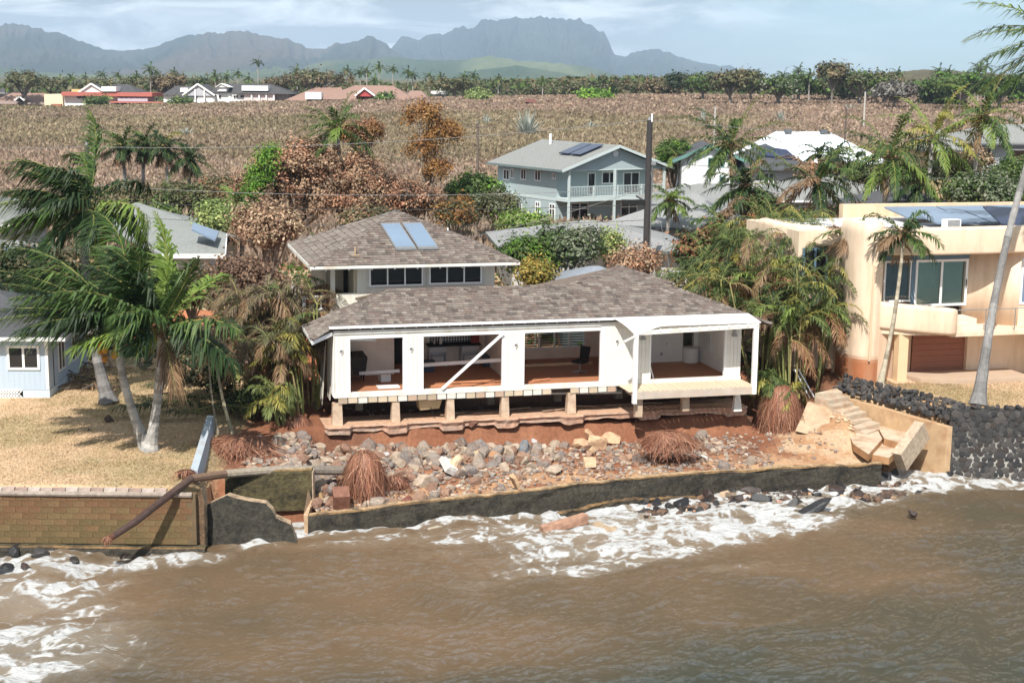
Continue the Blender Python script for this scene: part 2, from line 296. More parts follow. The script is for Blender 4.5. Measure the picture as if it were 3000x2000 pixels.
def sea_h(X, Yg):
    near = sst(200, 40, np.abs(X)) * sst(-60, 10, Yg)
    ca, sa = math.cos(R_(-66)), math.sin(R_(-66))
    A = X * ca + Yg * sa; B = -X * sa + Yg * ca
    wx = (fbm(X * .12, Yg * .12, 3, 40) - .5) * 9; wy = (fbm(X * .12 + 7, Yg * .12, 3, 44) - .5) * 9
    rg = lambda f, e: 1 - np.sqrt((2 * f - 1) ** 2 + e)
    r1 = rg(fbm((A + wx) * .22, (B + wy) * .07, 3, 31), .02); r2 = rg(fbm((A + wx) * .75, (B + wy) * .28, 3, 35), .05)
    r3 = fbm((A + wx * .6) * 2.3, (B + wy * .6) * .8, 3, 37, .6); r4 = fbm(A * 6, B * 3.4, 3, 39)
    h = .85 * (r1 - .6) + .50 * (r2 - .5) + .30 * (r3 - .5) + .09 * (r4 - .5)
    fo = foamf(X, Yg); h = h + .22 * fo * (fbm(X * 1.3, Yg * 1.3, 4, 50)) + .08 * fo * (fbm(X * 5, Yg * 5, 2, 52) - .5)
    return h * near * sst(57, 54.5, Yg) - .14
V, F = grid(sx, sy, sea_h)
X, Yv = V[:, 0], V[:, 1]
f0 = foamf(X, Yv)
wx = (fbm(X * .7, Yv * .7, 3, 60) - .5) * 2.2; wy = (fbm(X * .7 + 3, Yv * .7, 3, 64) - .5) * 2.2
cell = 1 - np.abs(2 * fbm((X + wx) * 1.1, (Yv + wy) * 1.9, 4, 66) - 1); cell2 = 1 - np.abs(2 * fbm((X + wx) * 3.2, (Yv + wy) * 4.6, 3, 69) - 1)
lace = .6 * cell ** 2.2 + .4 * cell2 ** 2.2
fm = np.clip(f0 * 1.3 - .30, 0, 1) * .95 + np.clip(f0 * 1.5, 0, 1) * (lace - .37) * 2.0 + (lace - .93) * 1.2
me = bpy.data.meshes.new('sea'); mb = MB(); mb.add(V, F, (1, 1, 1)); me = mb.mesh('sea', [], True)
at = me.attributes.new('foam', 'FLOAT', 'POINT'); at.data.foreach_set('value', np.clip(fm, -1, 1).astype(np.float32))
mud = .5 + .5 * np.clip(1.15 - (shore(X) - Yv) / 11 + (fbm(X * .16, Yv * .3, 4, 80) - .5) * 2.4 - np.clip(X, 0, 30) * .022, -1, 1)
at = me.attributes.new('wash', 'FLOAT', 'POINT'); at.data.foreach_set('value', np.clip(sst(.12, .9, f0 + .35 * (lace - .45)), 0, 1).astype(np.float32))
at = me.attributes.new('mud', 'FLOAT', 'POINT'); at.data.foreach_set('value', mud.astype(np.float32))
m = bpy.data.materials.new('muddy_water'); m.use_nodes = True; t = m.node_tree; n = t.nodes; l = t.links
b = n['Principled BSDF']; b.inputs['Roughness'].default_value = .16; b.inputs['IOR'].default_value = 1.33; b.inputs['Specular IOR Level'].default_value = 1.
am = n.new('ShaderNodeAttribute'); am.attribute_name = 'mud'; af = n.new('ShaderNodeAttribute'); af.attribute_name = 'foam'
rmp = n.new('ShaderNodeValToRGB'); e = rmp.color_ramp.elements; e[0].color = (.046, .048, .033, 1); e[1].color = (.145, .093, .052, 1); el = e.new(.5); el.color = (.088, .066, .039, 1); l.new(am.outputs['Fac'], rmp.inputs[0])
tcn = n.new('ShaderNodeTexCoord'); mpn = n.new('ShaderNodeMapping'); mpn.inputs['Scale'].default_value = (1, 2.3, 1); mpn.inputs['Rotation'].default_value = (0, 0, R_(-14)); l.new(tcn.outputs['Object'], mpn.inputs[0])
nf = n.new('ShaderNodeTexNoise'); nf.inputs['Scale'].default_value = 6.5; nf.inputs['Detail'].default_value = 7; nf.inputs['Roughness'].default_value = .7; nf.inputs['Distortion'].default_value = 1.2; l.new(mpn.outputs[0], nf.inputs[0])
ma = n.new('ShaderNodeMath'); ma.operation = 'MULTIPLY_ADD'; ma.inputs[1].default_value = 1.1; l.new(nf.outputs[0], ma.inputs[0]); ma.inputs[2].default_value = -.55
ad = n.new('ShaderNodeMath'); ad.operation = 'ADD'; l.new(af.outputs['Fac'], ad.inputs[0]); l.new(ma.outputs[0], ad.inputs[1])
fr = n.new('ShaderNodeMapRange'); fr.interpolation_type = 'SMOOTHSTEP'; fr.inputs['From Min'].default_value = .08; fr.inputs['From Max'].default_value = .95; l.new(ad.outputs[0], fr.inputs[0])
aw_ = n.new('ShaderNodeAttribute'); aw_.attribute_name = 'wash'; wm2 = n.new('ShaderNodeMath'); wm2.operation = 'MULTIPLY'; wm2.inputs[1].default_value = .42; l.new(aw_.outputs['Fac'], wm2.inputs[0])
mw = n.new('ShaderNodeMix'); mw.data_type = 'RGBA'; l.new(wm2.outputs[0], mw.inputs[0]); l.new(rmp.outputs[0], mw.inputs[6]); mw.inputs[7].default_value = (.40, .35, .28, 1)
mx = n.new('ShaderNodeMix'); mx.data_type = 'RGBA'; l.new(fr.outputs[0], mx.inputs[0]); l.new(mw.outputs[2], mx.inputs[6]); mx.inputs[7].default_value = (.60, .60, .59, 1); l.new(mx.outputs[2], b.inputs['Base Color'])
rr = n.new('ShaderNodeMapRange'); l.new(fr.outputs[0], rr.inputs[0]); rr.inputs['To Min'].default_value = .03; rr.inputs['To Max'].default_value = .85; l.new(rr.outputs[0], b.inputs['Roughness'])
bn = n.new('ShaderNodeTexNoise'); bn.inputs['Scale'].default_value = 3.4; bn.inputs['Detail'].default_value = 8; bn.inputs['Roughness'].default_value = .68; bn.inputs['Distortion'].default_value = .5; l.new(mpn.outputs[0], bn.inputs[0])
bp = n.new('ShaderNodeBump'); bp.inputs['Strength'].default_value = 1.; bp.inputs['Distance'].default_value = .2; l.new(bn.outputs[0], bp.inputs['Height']); l.new(bp.outputs[0], b.inputs['Normal'])
# turbid water: the muddy body scatters light evenly from below, only the mirror surface follows the ripples
dfb = n.new('ShaderNodeBsdfDiffuse'); l.new(mw.outputs[2], dfb.inputs[0]); up_ = n.new('ShaderNodeCombineXYZ'); up_.inputs[2].default_value = 1; l.new(up_.outputs[0], dfb.inputs['Normal'])
glb = n.new('ShaderNodeBsdfGlossy'); glb.inputs['Roughness'].default_value = .07; l.new(bp.outputs[0], glb.inputs['Normal'])
fre = n.new('ShaderNodeFresnel'); fre.inputs['IOR'].default_value = 1.42; l.new(bp.outputs[0], fre.inputs['Normal'])
wat = n.new('ShaderNodeMixShader'); l.new(fre.outputs[0], wat.inputs[0]); l.new(dfb.outputs[0], wat.inputs[1]); l.new(glb.outputs[0], wat.inputs[2])
fin = n.new('ShaderNodeMixShader'); l.new(fr.outputs[0], fin.inputs[0]); l.new(wat.outputs[0], fin.inputs[1]); l.new(b.outputs[0], fin.inputs[2])
l.new(fin.outputs[0], n['Material Output'].inputs[0])
me.materials.append(m); obj('sea', me, kind='structure')
# ------------------------------------------------------------------ haze: one even box of air round everything
mb = MB(); mb.box(-9600, 9600, -3100, 12000, -4, 470); hz = bpy.data.materials.new('haze_air'); hz.use_nodes = True; t = hz.node_tree; n = t.nodes; n.clear()
vo = n.new('ShaderNodeVolumePrincipled'); vo.inputs['Color'].default_value = (.62, .78, 1., 1); vo.inputs['Density'].default_value = 9.0e-5; vo.inputs['Anisotropy'].default_value = 0.
oo = n.new('ShaderNodeOutputMaterial'); t.links.new(vo.outputs[0], oo.inputs['Volume'])
hz.cycles.homogeneous_volume = True
mb.build('haze', hz, kind='stuff')
# ------------------------------------------------------------------ shared materials and building helpers
WHITE = mat('white_paint', (.73, .71, .65), .55, .05, 4., dirt=(.46, .37, .28), ds=1.5, da=.65, dst=(1, 1, .3))
WHITE2 = mat('clean_white', (.80, .80, .79), .5, .03, 4.)
CREAMW = mat('offwhite_siding', (.60, .57, .50), .65, .06, 3., dirt=(.40, .36, .28), ds=.8, da=.3, st=(6, 6, .6))
GLASS = mat('dark_glass', (.012, .014, .018), .06, .2, .6, spec=.6)
SOLAR = mat('solar_glass', (.16, .22, .30), .18, .12, .5, spec=.6)
SOLARD = mat('solar_cells', (.025, .035, .075), .15, .2, 1.5, spec=.5)
METAL = mat('grey_metal', (.35, .35, .35), .4, .1, 5., metal=.6)
BLACK = mat('black_matter', (.012, .012, .012), .8, .3, 6.)
WOODR = mat('raw_timber', (.42, .30, .19), .8, .2, 5., .3, 40.)
VCOL = mat('mixed_surface', None, .85, .12, 6., .4, 40.)
VWOOD = mat('weathered_wood', None, .9, .25, 14., .5, 60.)
LEAF = mat('leaf', None, .55, .12, 2., trans=.22, spec=.3)
BARK = mat('bark', None, .95, .25, 7., .6, 25., spec=.1)
CONC = mat('concrete', None, .95, .3, 6., .8, 30., spec=.1)
ROCKM = mat('rock', None, .92, .38, 5., .9, 22., spec=.15, dirt=(.29, .165, .10), ds=2.6, da=.75)
def gl_clear():
    m = bpy.data.materials.new('window_glass'); m.use_nodes = True; t = m.node_tree; n = t.nodes; n.clear(); l = t.links
    o = n.new('ShaderNodeOutputMaterial'); a = n.new('ShaderNodeBsdfTransparent'); a.inputs[0].default_value = (.86, .93, .91, 1); g = n.new('ShaderNodeBsdfGlossy'); g.inputs['Roughness'].default_value = .03
    f = n.new('ShaderNodeFresnel'); f.inputs[0].default_value = 1.7; x = n.new('ShaderNodeMixShader'); l.new(f.outputs[0], x.inputs[0]); l.new(a.outputs[0], x.inputs[1]); l.new(g.outputs[0], x.inputs[2]); l.new(x.outputs[0], o.inputs[0]); return m
GLC = gl_clear()
def AXF(v, s=1): return lambda a, d, z: (a, v - d * s, z)          # wall facing the sea (d = proud of the wall)
def AXR(u): return lambda a, d, z: (u + d, a, z)                   # wall facing right (a runs into depth)
def AXL(u): return lambda a, d, z: (u - d, a, z)
def abox(mb, P, a0, a1, d0, d1, z0, z1, c=(1, 1, 1), mi=0):
    p = np.array([P(a, d, z) for a in (a0, a1) for d in (d0, d1) for z in (z0, z1)]); lo = p.min(0); hi = p.max(0)
    return mb.box(lo[0], hi[0], lo[1], hi[1], lo[2], hi[2], c, mi)
def window(par, P, a0, a1, z0, z1, n=2, fr=.06, fm=None, gm=None, trans=None, name='window', sill=False, rows=1):
    fm = fm or WHITE2; gm = gm or GLASS; f = MB()
    abox(f, P, a0, a1, -.03, .035, z0, z0 + fr); abox(f, P, a0, a1, -.03, .035, z1 - fr, z1)
    for q in range(n + 1):
        c = a0 + fr / 2 + (a1 - a0 - fr) * q / n; abox(f, P, c - fr / 2, c + fr / 2, -.03, .032, z0 + fr, z1 - fr)
    hs = [z0 + fr / 2 + (z1 - z0 - fr) * q / rows for q in range(rows + 1)] if not trans else [z0 + fr / 2, trans, z1 - fr / 2]
    for h in hs[1:-1]: abox(f, P, a0 + fr, a1 - fr, -.03, .030, h - fr / 2, h + fr / 2)
    o = f.build(name, fm, par)
    for q in range(n):
        for r in range(len(hs) - 1):
            g = MB(); b0 = a0 + fr / 2 + (a1 - a0 - fr) * q / n; b1 = a0 + fr / 2 + (a1 - a0 - fr) * (q + 1) / n
            abox(g, P, b0 + fr * .45, b1 - fr * .45, -.02, .005, hs[r] + fr * .45, hs[r + 1] - fr * .45); g.build('pane', gm, o)
    if sill: s = MB(); abox(s, P, a0 - .05, a1 + .05, .0, .09, z0 - .05, z0 - .002); s.build('sill', fm, o)
    return o
SHT = [(.138, .112, .097), (.175, .146, .125), (.22, .188, .16), (.152, .114, .096), (.105, .086, .075), (.19, .152, .128)]
_shm = {}
def shingle_mesh(w, t):
    k = (w, t)
    if k not in _shm:
        mb = MB(); h = w / 2 - .004; mb.hexa([(-h, -.13, .004), (h, -.13, .004), (h, .13, 0), (-h, .13, 0), (-h, -.13, .034), (h, -.13, .034), (h, .13, .008), (-h, .13, .008)], SHT[t]); _shm[k] = mb.mesh('shingle', VWOOD)
    return _shm[k]
def shingle_plane(par, pts, eave, rowh=.19, budget=0, seed=1, tw=None):
    """pts: 3D polygon of a roof plane, eave: two indices of the lower edge. Covers it with wooden shakes."""
    r = random.Random(seed); P = [np.asarray(p, float) for p in pts]; A, B = P[eave[0]], P[eave[1]]
    e = (B - A) / np.linalg.norm(B - A); nn = np.zeros(3)
    for i in range(len(P)): nn = nn + np.cross(P[i] - P[0], P[(i + 1) % len(P)] - P[0])
    nn /= np.linalg.norm(nn); nn = nn if nn[2] > 0 else -nn; s = np.cross(nn, e)
    Q = [((p - A) @ e, (p - A) @ s) for p in P]; smax = max(q[1] for q in Q); smin = min(q[1] for q in Q)
    st = MB(); row = 0; y = smin + .02; ind = []
    while y < smax - .03:
        ym = min(y + .05, smax - .01); xs_ = []
        for i in range(len(Q)):
            (x0, y0), (x1, y1) = Q[i], Q[(i + 1) % len(Q)]
            if (y0 - ym) * (y1 - ym) < 0: xs_.append(x0 + (x1 - x0) * (ym - y0) / (y1 - y0))
        xs_.sort()
        for k in range(0, len(xs_) - 1, 2):
            x = xs_[k] - r.random() * .1
            while x < xs_[k + 1]:
                wd = r.choice((.16, .20, .24, .29)); x0 = max(x, xs_[k]); x1 = min(x + wd, xs_[k + 1])
                if x1 - x0 > .03 and r.random() > .006: ind.append((x0, x1, y, r.choices(range(6), tw or (4, 5, 3, 3, 2, 2))[0], r.uniform(-.014, .014), r.uniform(0, .008)))
                x += wd
        y += rowh
    M = Matrix((tuple(e), tuple(s), tuple(nn))).transposed()
    n = 0
    for (x0, x1, y, t, j, lift) in ind:
        full = [w_ for w_ in (.16, .20, .24, .29) if abs((x1 - x0) - w_) < .004]
        C_ = A + e * ((x0 + x1) / 2) + s * (y + .11 + j) + nn * (.012 + lift)
        if n < budget and full:
            o = bpy.data.objects.new('shingle', shingle_mesh(full[0], t)); COL.objects.link(o); o.parent = par; o.matrix_local = Matrix.Translation(C_) @ M.to_4x4(); n += 1
        else:
            h = (x1 - x0) / 2 - .004; f = lambda a, b, c: C_ + e * a + s * b + nn * c
            cc = np.array(SHT[t]) * r.uniform(.85, 1.15)
            st.hexa([f(-h, -.13, .004), f(h, -.13, .004), f(h, .13, 0), f(-h, .13, 0), f(-h, -.13, .034), f(h, -.13, .034), f(h, .13, .008), f(-h, .13, .008)], cc)
    if st.n: st.build('shingles', VWOOD, par, kind='stuff')
def ridge_caps(par, p, q, w=.2, seed=1, cols=None):
    r = random.Random(seed); p = np.asarray(p, float); q = np.asarray(q, float); d = q - p; Lh = np.linalg.norm(d); d /= Lh; a = np.cross(d, (0, 0, 1)); a /= np.linalg.norm(a); up = np.cross(a, d); mb = MB(); x = 0
    while x < Lh:
        x1 = min(x + .3, Lh); c = np.array((cols or SHT)[r.randrange(len(cols or SHT))])
        for sg in (-1, 1):
            o_ = up * (.045 + r.random() * .01)
            A0 = p + d * x + o_ + up * .02; A1 = p + d * x1 + o_; B0 = A0 + sg * a * w * .7 - up * w * .22; B1 = A1 + sg * a * w * .7 - up * w * .22; t = up * .022
            P = [A0, A1, B1, B0] if sg < 0 else [A0, B0, B1, A1]; mb.hexa([k - t for k in P] + P, c)
        x = x1
    mb.build('ridge_cap', VWOOD, par)
def roof_slab(mb, pts, th=.12, c=(1, 1, 1), mi=0, mi2=None):
    P = [np.asarray(p, float) for p in pts]; Bq = [p - np.array([0, 0, th]) for p in P]; n = len(P)
    mb.poly(P, c, mi); mb.poly(Bq[::-1], c, mi2 if mi2 is not None else mi)
    mb.add(P + Bq, [[n + i, n + (i + 1) % n, (i + 1) % n, i] for i in range(n)], c, mi2 if mi2 is not None else mi)
def hip_roof(par, u0, u1, v0, v1, z, h, mtop, mfas, run=None, th=.16, name='roof', ridge_along='u'):
    """closed hip roof: ridge along u (or a point); returns ridge ends"""
    hw = min((v1 - v0) / 2, (u1 - u0) / 2) if run is None else run
    if ridge_along == 'u': Rl = (u0 + hw, (v0 + v1) / 2, z + h); Rr = (u1 - hw, (v0 + v1) / 2, z + h)
    else: Rl = ((u0 + u1) / 2, v0 + hw, z + h); Rr = ((u0 + u1) / 2, v1 - hw, z + h)
    a, b, c, d = (u0, v0, z), (u1, v0, z), (u1, v1, z), (u0, v1, z); mb = MB()
    if ridge_along == 'u': fs = [[a, b, Rr, Rl], [b, c, Rr], [c, d, Rl, Rr], [d, a, Rl]]
    else: fs = [[a, b, Rl], [b, c, Rr, Rl], [c, d, Rr], [d, a, Rl, Rr]]
    for f in fs: mb.poly(f if len(set(f)) > 2 else f[:3])
    o = mb.build(name, mtop, par); fb = MB()
    e = .002; P = [(u0 - e, v0 - e), (u1 + e, v0 - e), (u1 + e, v1 + e), (u0 - e, v1 + e)]
    fb.add([(x, y, z - th) for x, y in P] + [(x, y, z + .004) for x, y in P], [[0, 1, 5, 4], [1, 2, 6, 5], [2, 3, 7, 6], [3, 0, 4, 7], [3, 2, 1, 0]]); fb.build('fascia', mfas, par)
    return Rl, Rr
def rail(par, P, a0, a1, z0, h, m=None, step=.13, post=1.6, name='railing'):
    m = m or WHITE2; mb = MB(); abox(mb, P, a0, a1, -.03, .03, z0 + h - .06, z0 + h); abox(mb, P, a0, a1, -.02, .02, z0 + .06, z0 + .11); o = mb.build(name, m, par)
    k = int(abs(a1 - a0) / step); b = MB(); b.X = []
    me = MB(); x, y, z = P(0, 0, 0); q0 = np.array(P(a0, 0, z0)); q1 = np.array(P(a1, 0, z0))
    me.box(-.016, .016, -.016, .016, .11, h - .06); me = me.mesh('baluster', m)
    for i in range(k): obj('baluster', me, o, loc=q0 + (q1 - q0) * (i + .5) / k)
    pm = MB().box(-.045, .045, -.045, .045, 0, h + .03).mesh('rail_post', m); kp = max(1, int(abs(a1 - a0) / post))
    for i in range(kp + 1): obj('rail_post', pm, o, loc=q0 + (q1 - q0) * i / kp)
    return o
# ------------------------------------------------------------------ the storm-damaged house
house = thing('damaged_house', 'white storm-wrecked beach house with torn open front hanging over the rubble', 'house', HO, HA)
fl = mat('floor_wood', (.40, .17, .085), .55, .28, 2.2, .2, 30., st=(.5, 9, 1), dirt=(.42, .25, .16), ds=1.3, da=.5)
def part(name, m, fn, parent=None, **k):
    mb = MB(); fn(mb); return mb.build(name, m, parent or house, **k)
part('floor', fl, lambda b: b.box(.05, 16.1, .03, 5.8, -.10, 0))
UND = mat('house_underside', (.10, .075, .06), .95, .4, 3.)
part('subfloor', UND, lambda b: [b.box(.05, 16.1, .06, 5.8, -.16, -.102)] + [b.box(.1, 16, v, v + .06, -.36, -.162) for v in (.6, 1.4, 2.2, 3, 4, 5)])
# front wall pieces (each a stretch of wall between openings)
for u0, u1 in ((0, .50), (2.62, 3.26), (6.44, 7.18), (10.36, 12.30), (15.53, 16.15)):
    wp = part('wall_panel', WHITE, lambda b: b.box(u0 + .002, u1 - .002, .006, .14, .1, 2.2)); nb_ = max(3, round((u1 - u0) / .165))
    sb_ = MB().box(-(u1 - u0) / nb_ / 2 + .004, (u1 - u0) / nb_ / 2 - .004, -.012, .004, .103, 2.197).mesh('siding_board', WHITE)
    for i in range(nb_): obj('siding_board', sb_, wp, loc=(u0 + (i + .5) * (u1 - u0) / nb_, rnd.uniform(-.003, .002), 0))
part('header_beam', WHITE, lambda b: b.box(0, 16.15, 0, .14, 2.2, 2.5))
part('header_trim', WHITE, lambda b: b.box(-.04, 10.3, -.05, -.002, 2.32, 2.47))
part('sill_board', WHITE, lambda b: b.box(-.02, 16.17, -.03, .16, -.08, .10))
for u0, u1 in ((.5, 2.62), (3.26, 6.44), (7.18, 10.36), (12.3, 15.53)):          # casings
    part('opening_frame', WHITE2, lambda b: [b.box(u0, u0 + .07, -.022, .12, .1, 2.13), b.box(u1 - .07, u1, -.022, .12, .1, 2.13), b.box(u0, u1, -.022, .12, 2.13, 2.2)])
for u in (.18, 2.8, 6.85, 10.9):                                                # torn wall lamp wires
    part('lamp_plate', METAL, lambda b: b.tube([(u + .05, -.002, 1.68), (u + .05, -.03, 1.68)], .05, 8))
    part('loose_wire', BLACK, lambda b: b.tube([(u + .05, -.03, 1.68), (u + .1, -.06, 1.75), (u + .14, -.05, 1.66), (u + .06, -.04, 1.56), (u + .09, -.04, 1.5)], .008, 5))
for u, v in ((12.0, -.002), (15.83, -.002)):
    part('wall_lantern', METAL, lambda b: [b.box(u - .09, u + .09, v - .14, v, 1.72, 1.80), b.tube([(u, v - .08, 1.80), (u, v - .08, 2.0)], .07, 8)])
# split boards and outlet marks on the fourth panel
part('torn_strip', WOODR, lambda b: [b.box(10.62, 10.65, -.012, -.001, .15, 1.05), b.box(11.0, 11.025, -.012, -.001, .15, 1.25)])
# joist ends below the sill, each a block
JT = [(.52, .42, .30), (.40, .31, .22), (.66, .62, .55), (.46, .33, .24), (.58, .47, .34)]
jm = [MB().box(-.165, .165, 0, .06, -.1, .1, c).mesh('joist_block', VCOL) for c in JT]
hm = MB().box(-.01, .01, -.02, .04, -.09, .05).mesh('joist_hanger', METAL)
for i in range(29):
    u = .28 + i * .375
    if u > 8.4 and u < 9.0: continue
    obj('joist_block', jm[rnd.randrange(5)], house, loc=(u, -.02, -.195 + rnd.uniform(-.012, .012)))
    obj('joist_hanger', hm, house, loc=(u + .187, -.03, -.2))
PIERM = mat('pier_concrete', (.52, .40, .29), .9, .2, 4., .5, 30., dirt=(.30, .14, .08), ds=2.5, da=.6)
for u, wd, zb in ((.08, .34, -1.2), (2.28, .27, -1.12), (4.38, .27, -1.12), (6.52, .27, -1.12), (9.18, .30, -1.12)):
    part('pier', PIERM, lambda b: b.hexa([(u - wd / 2 - .03, .0, zb), (u + wd / 2 + .03, .0, zb), (u + wd / 2 + .03, .34, zb), (u - wd / 2 - .03, .34, zb), (u - wd / 2, .02, -.29), (u + wd / 2, .02, -.29), (u + wd / 2, .30, -.29), (u - wd / 2, .30, -.29)]))
for u in (1.3, 4.0, 6.6, 9.4, 12, 14.5):
    part('pier', PIERM, lambda b: b.box(u - .14, u + .14, 2.6, 2.9, -1.2, -.37))
part('crawl_box', mat('tan_plastic', (.50, .38, .22), .6, .1), lambda b: b.hexa([(3.25, .3, -.75), (4.0, .3, -.72), (4.0, .9, -.72), (3.25, .9, -.75), (3.2, .25, -.37), (4.1, .25, -.37), (4.1, .95, -.37), (3.2, .95, -.37)]))
# broken concrete footing along the front
def footing(b):
    us = np.linspace(-.42, 16.45, 150); n = len(us)
    pad = np.zeros(n)
    for p in (.1, 2.28, 4.38, 6.52, 9.18, 12.3, 15.9): pad = np.maximum(pad, sst(.5, .38, np.abs(us - p)))
    vf = -.18 - .16 * pad - .16 * (fbm(us * .8, us * 0, 4, 90) - .3); zt = -1.12 + .05 * (fbm(us * 1.4, us * 0 + 3, 3, 91) - .5)
    zb = zt - .15 - .10 * pad - .14 * fbm(us * 1.7, us * 0 + 5, 3, 92)
    rows = [np.stack([us, us * 0 + 1.5, zt - .02], 1), np.stack([us, vf + .35, zt], 1), np.stack([us, vf + .04, zt + .01], 1), np.stack([us, vf, zt - .03], 1), np.stack([us, vf + .03 + .1 * fbm(us * 4, us * 0, 2, 93), (zt + zb) / 2], 1), np.stack([us, vf + .06, zb], 1), np.stack([us, us * 0 + .9, zb], 1)]
    V = np.concatenate(rows); F = [[r * n + i + 1, r * n + i, (r + 1) * n + i, (r + 1) * n + i + 1] for r in range(6) for i in range(n - 1)]
    q = np.array([fbm(np.array([V[f[0]][0] * 2.]), np.array([f[0] // n * 1.]), 3, 95)[0] for f in F])[:, None]; top = np.array([f[0] // n < 2 for f in F])[:, None]
    b.add(V, F, np.where(top, (.52, .33, .22) * np.ones((len(F), 1)), (.34, .19, .125) * (1 - q) * 2 * .7 + np.array((.55, .44, .36)) * q * .6))
    for k, e in ((0, 1), (n - 1, -1)): b.poly([V[r * n + k] for r in range(7)][::e], (.4, .25, .17))
part('footing', CONC, footing)
# ---- lower roof: hip roof of wooden shakes, front overhang torn away
LZ, SL = 2.29, .365
def lz(d): return LZ + SL * d
RV, RZ = 2.6, lz(3.4)
Rl, Rr = (2.44, RV, RZ), (13.7, RV, RZ)
fp = [(-.28, -.12, lz(.68)), (16.42, -.12, lz(.68)), Rr, Rl]
lp = [(-.96, -.8, LZ), (-.28, -.12, lz(.68)), Rl, (.3, 2.6, lz(1.26)), (-.9, 2.2, lz(.03))]
rp = [(17.1, -.8, LZ), (17.1, 5.8, LZ), Rr, (16.42, -.12, lz(.68))]
bp_ = [(-.3, 5.6, lz(.4)), Rl, Rr, (17.1, 5.8, LZ)]
DECKM = mat('roof_sheathing', (.16, .12, .095), .9, .25, 5.)
lr = part('lower_roof', DECKM, lambda b: [roof_slab(b, f, .07) for f in (fp, lp, rp, bp_)])
shingle_plane(lr, fp, (0, 1), budget=300, seed=4); shingle_plane(lr, [lp[0], lp[1], lp[2], lp[3], lp[4]], (4, 0), seed=5, tw=(2, 4, 5, 2, 1, 4)); shingle_plane(lr, rp, (0, 1), seed=6)  # left plane gets a paler shingle mix, sunlight put into its colour
for k, (a, b_) in enumerate(((lp[0], Rl), (rp[0], Rr), (Rl, Rr))): ridge_caps(lr, a, b_, seed=k)
pk = (12.75, 5.2, 3.93); rr_ = [[(9.6, 2.62, RZ - .05), (14.2, 2.62, RZ - .05), pk], [(14.2, 2.62, RZ - .05), (15.6, 8.2, 2.7), pk], [(15.6, 8.2, 2.7), (9.4, 8.2, 2.7), pk], [(9.4, 8.2, 2.7), (9.6, 2.62, RZ - .05), pk]]
rrf = part('rear_roof', DECKM, lambda b: [roof_slab(b, f, .05) for f in rr_]); shingle_plane(rrf, rr_[0], (0, 1), seed=8, tw=(2, 5, 5, 3, 1, 4)); shingle_plane(rrf, rr_[1], (0, 1), seed=9)
ridge_caps(rrf, (14.2, 2.62, RZ - .03), pk, seed=11); ridge_caps(rrf, (9.6, 2.62, RZ - .03), pk, seed=12)
part('gutter', WHITE2, lambda b: b.box(-.22, 16.35, -.20, -.13, 2.55, 2.64))
part('soffit_gap_shade', mat('soffit_gap_shade', (.07, .05, .035), .9, .4, 4.), lambda b: b.box(-.2, 16.3, -.12, -.005, 2.47, 2.545))  # solid dark strip painting the shade of the gap below the gutter
for i in range(24): part('nail_block', WHITE2, lambda b: b.box(.5 + i * .42, .53 + i * .42, -.135, -.10, 2.49, 2.53))
part('barge_board', WHITE2, lambda b: b.bar((-.93, -.80, LZ - .12), (-.10, -.06, lz(.62) - .16), .05, .14))
part('side_fascia', WHITE2, lambda b: b.bar((-.95, -.78, LZ - .06), (-.93, 2.2, LZ - .04), .04, .13))
part('roof_edge', DECKM, lambda b: b.bar((17.08, -.78, LZ - .06), (17.08, 5.6, LZ - .06), .05, .13))
# left side wall, ripped open: bare studs and hanging sheets
for v in (.02, .45, .9, 1.4, 1.9, 2.5, 3.2, 4.0, 4.8): part('stud', VWOOD, lambda b: b.box(-.02, .07, v, v + .07, -.05, 2.42, (.20, .12, .085)))
part('torn_siding', CREAMW, lambda b: b.hexa([(-.12, .7, -.3), (-.09, .7, -.3), (-.05, 1.5, -.3), (-.1, 1.5, -.3), (-.06, .5, 2.3), (-.02, .5, 2.3), (-.02, 1.6, 2.35), (-.06, 1.6, 2.35)]))
part('torn_siding', WHITE, lambda b: b.hexa([(-.10, -.02, .0), (-.02, -.02, -.1), (-.02, .1, -.1), (-.14, .12, .1), (-.04, -.02, 2.4), (-.005, -.02, 2.4), (-.005, .16, 2.4), (-.04, .16, 2.4)]))
part('torn_siding', CREAMW, lambda b: b.hexa([(-.30, 1.7, -.7), (-.26, 1.7, -.7), (-.2, 2.6, -.5), (-.26, 2.6, -.5), (-.10, 1.7, 2.2), (-.06, 1.7, 2.2), (-.06, 2.9, 2.3), (-.10, 2.9, 2.3)]))
part('end_wall', CREAMW, lambda b: b.box(16.02, 16.15, .16, 5.8, -.05, 2.6))
# ---- interior
INT = mat('interior_wall', (.86, .76, .67), .8, .06, 2., dirt=(.58, .48, .40), ds=1.2, da=.35)
INW = mat('interior_white', (.80, .78, .76), .8, .05, 2.)
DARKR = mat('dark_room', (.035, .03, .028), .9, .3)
for q in ((.1, 2.75, 3.6, 3.7, .0, 2.49), (4.0, 6.9, 5.3, 5.4, .0, 2.49), (7.4, 8.7, 5.6, 5.7, 0, 2.49), (11.45, 12.45, 5.6, 5.7, 0, 2.49), (8.7, 11.45, 5.6, 5.7, 0, .42), (8.7, 11.45, 5.6, 5.7, 1.9, 2.49)): part('back_wall', INT, lambda b: b.box(*q))
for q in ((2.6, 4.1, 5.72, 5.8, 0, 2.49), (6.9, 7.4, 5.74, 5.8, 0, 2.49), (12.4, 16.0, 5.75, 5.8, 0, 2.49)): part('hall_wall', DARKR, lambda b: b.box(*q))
for q in ((6.95, 7.05, 2.2, 5.5, 0, 2.49), (2.755, 2.85, 3.6, 5.6, 0, 2.49)): part('partition', INT, lambda b: b.box(*q))
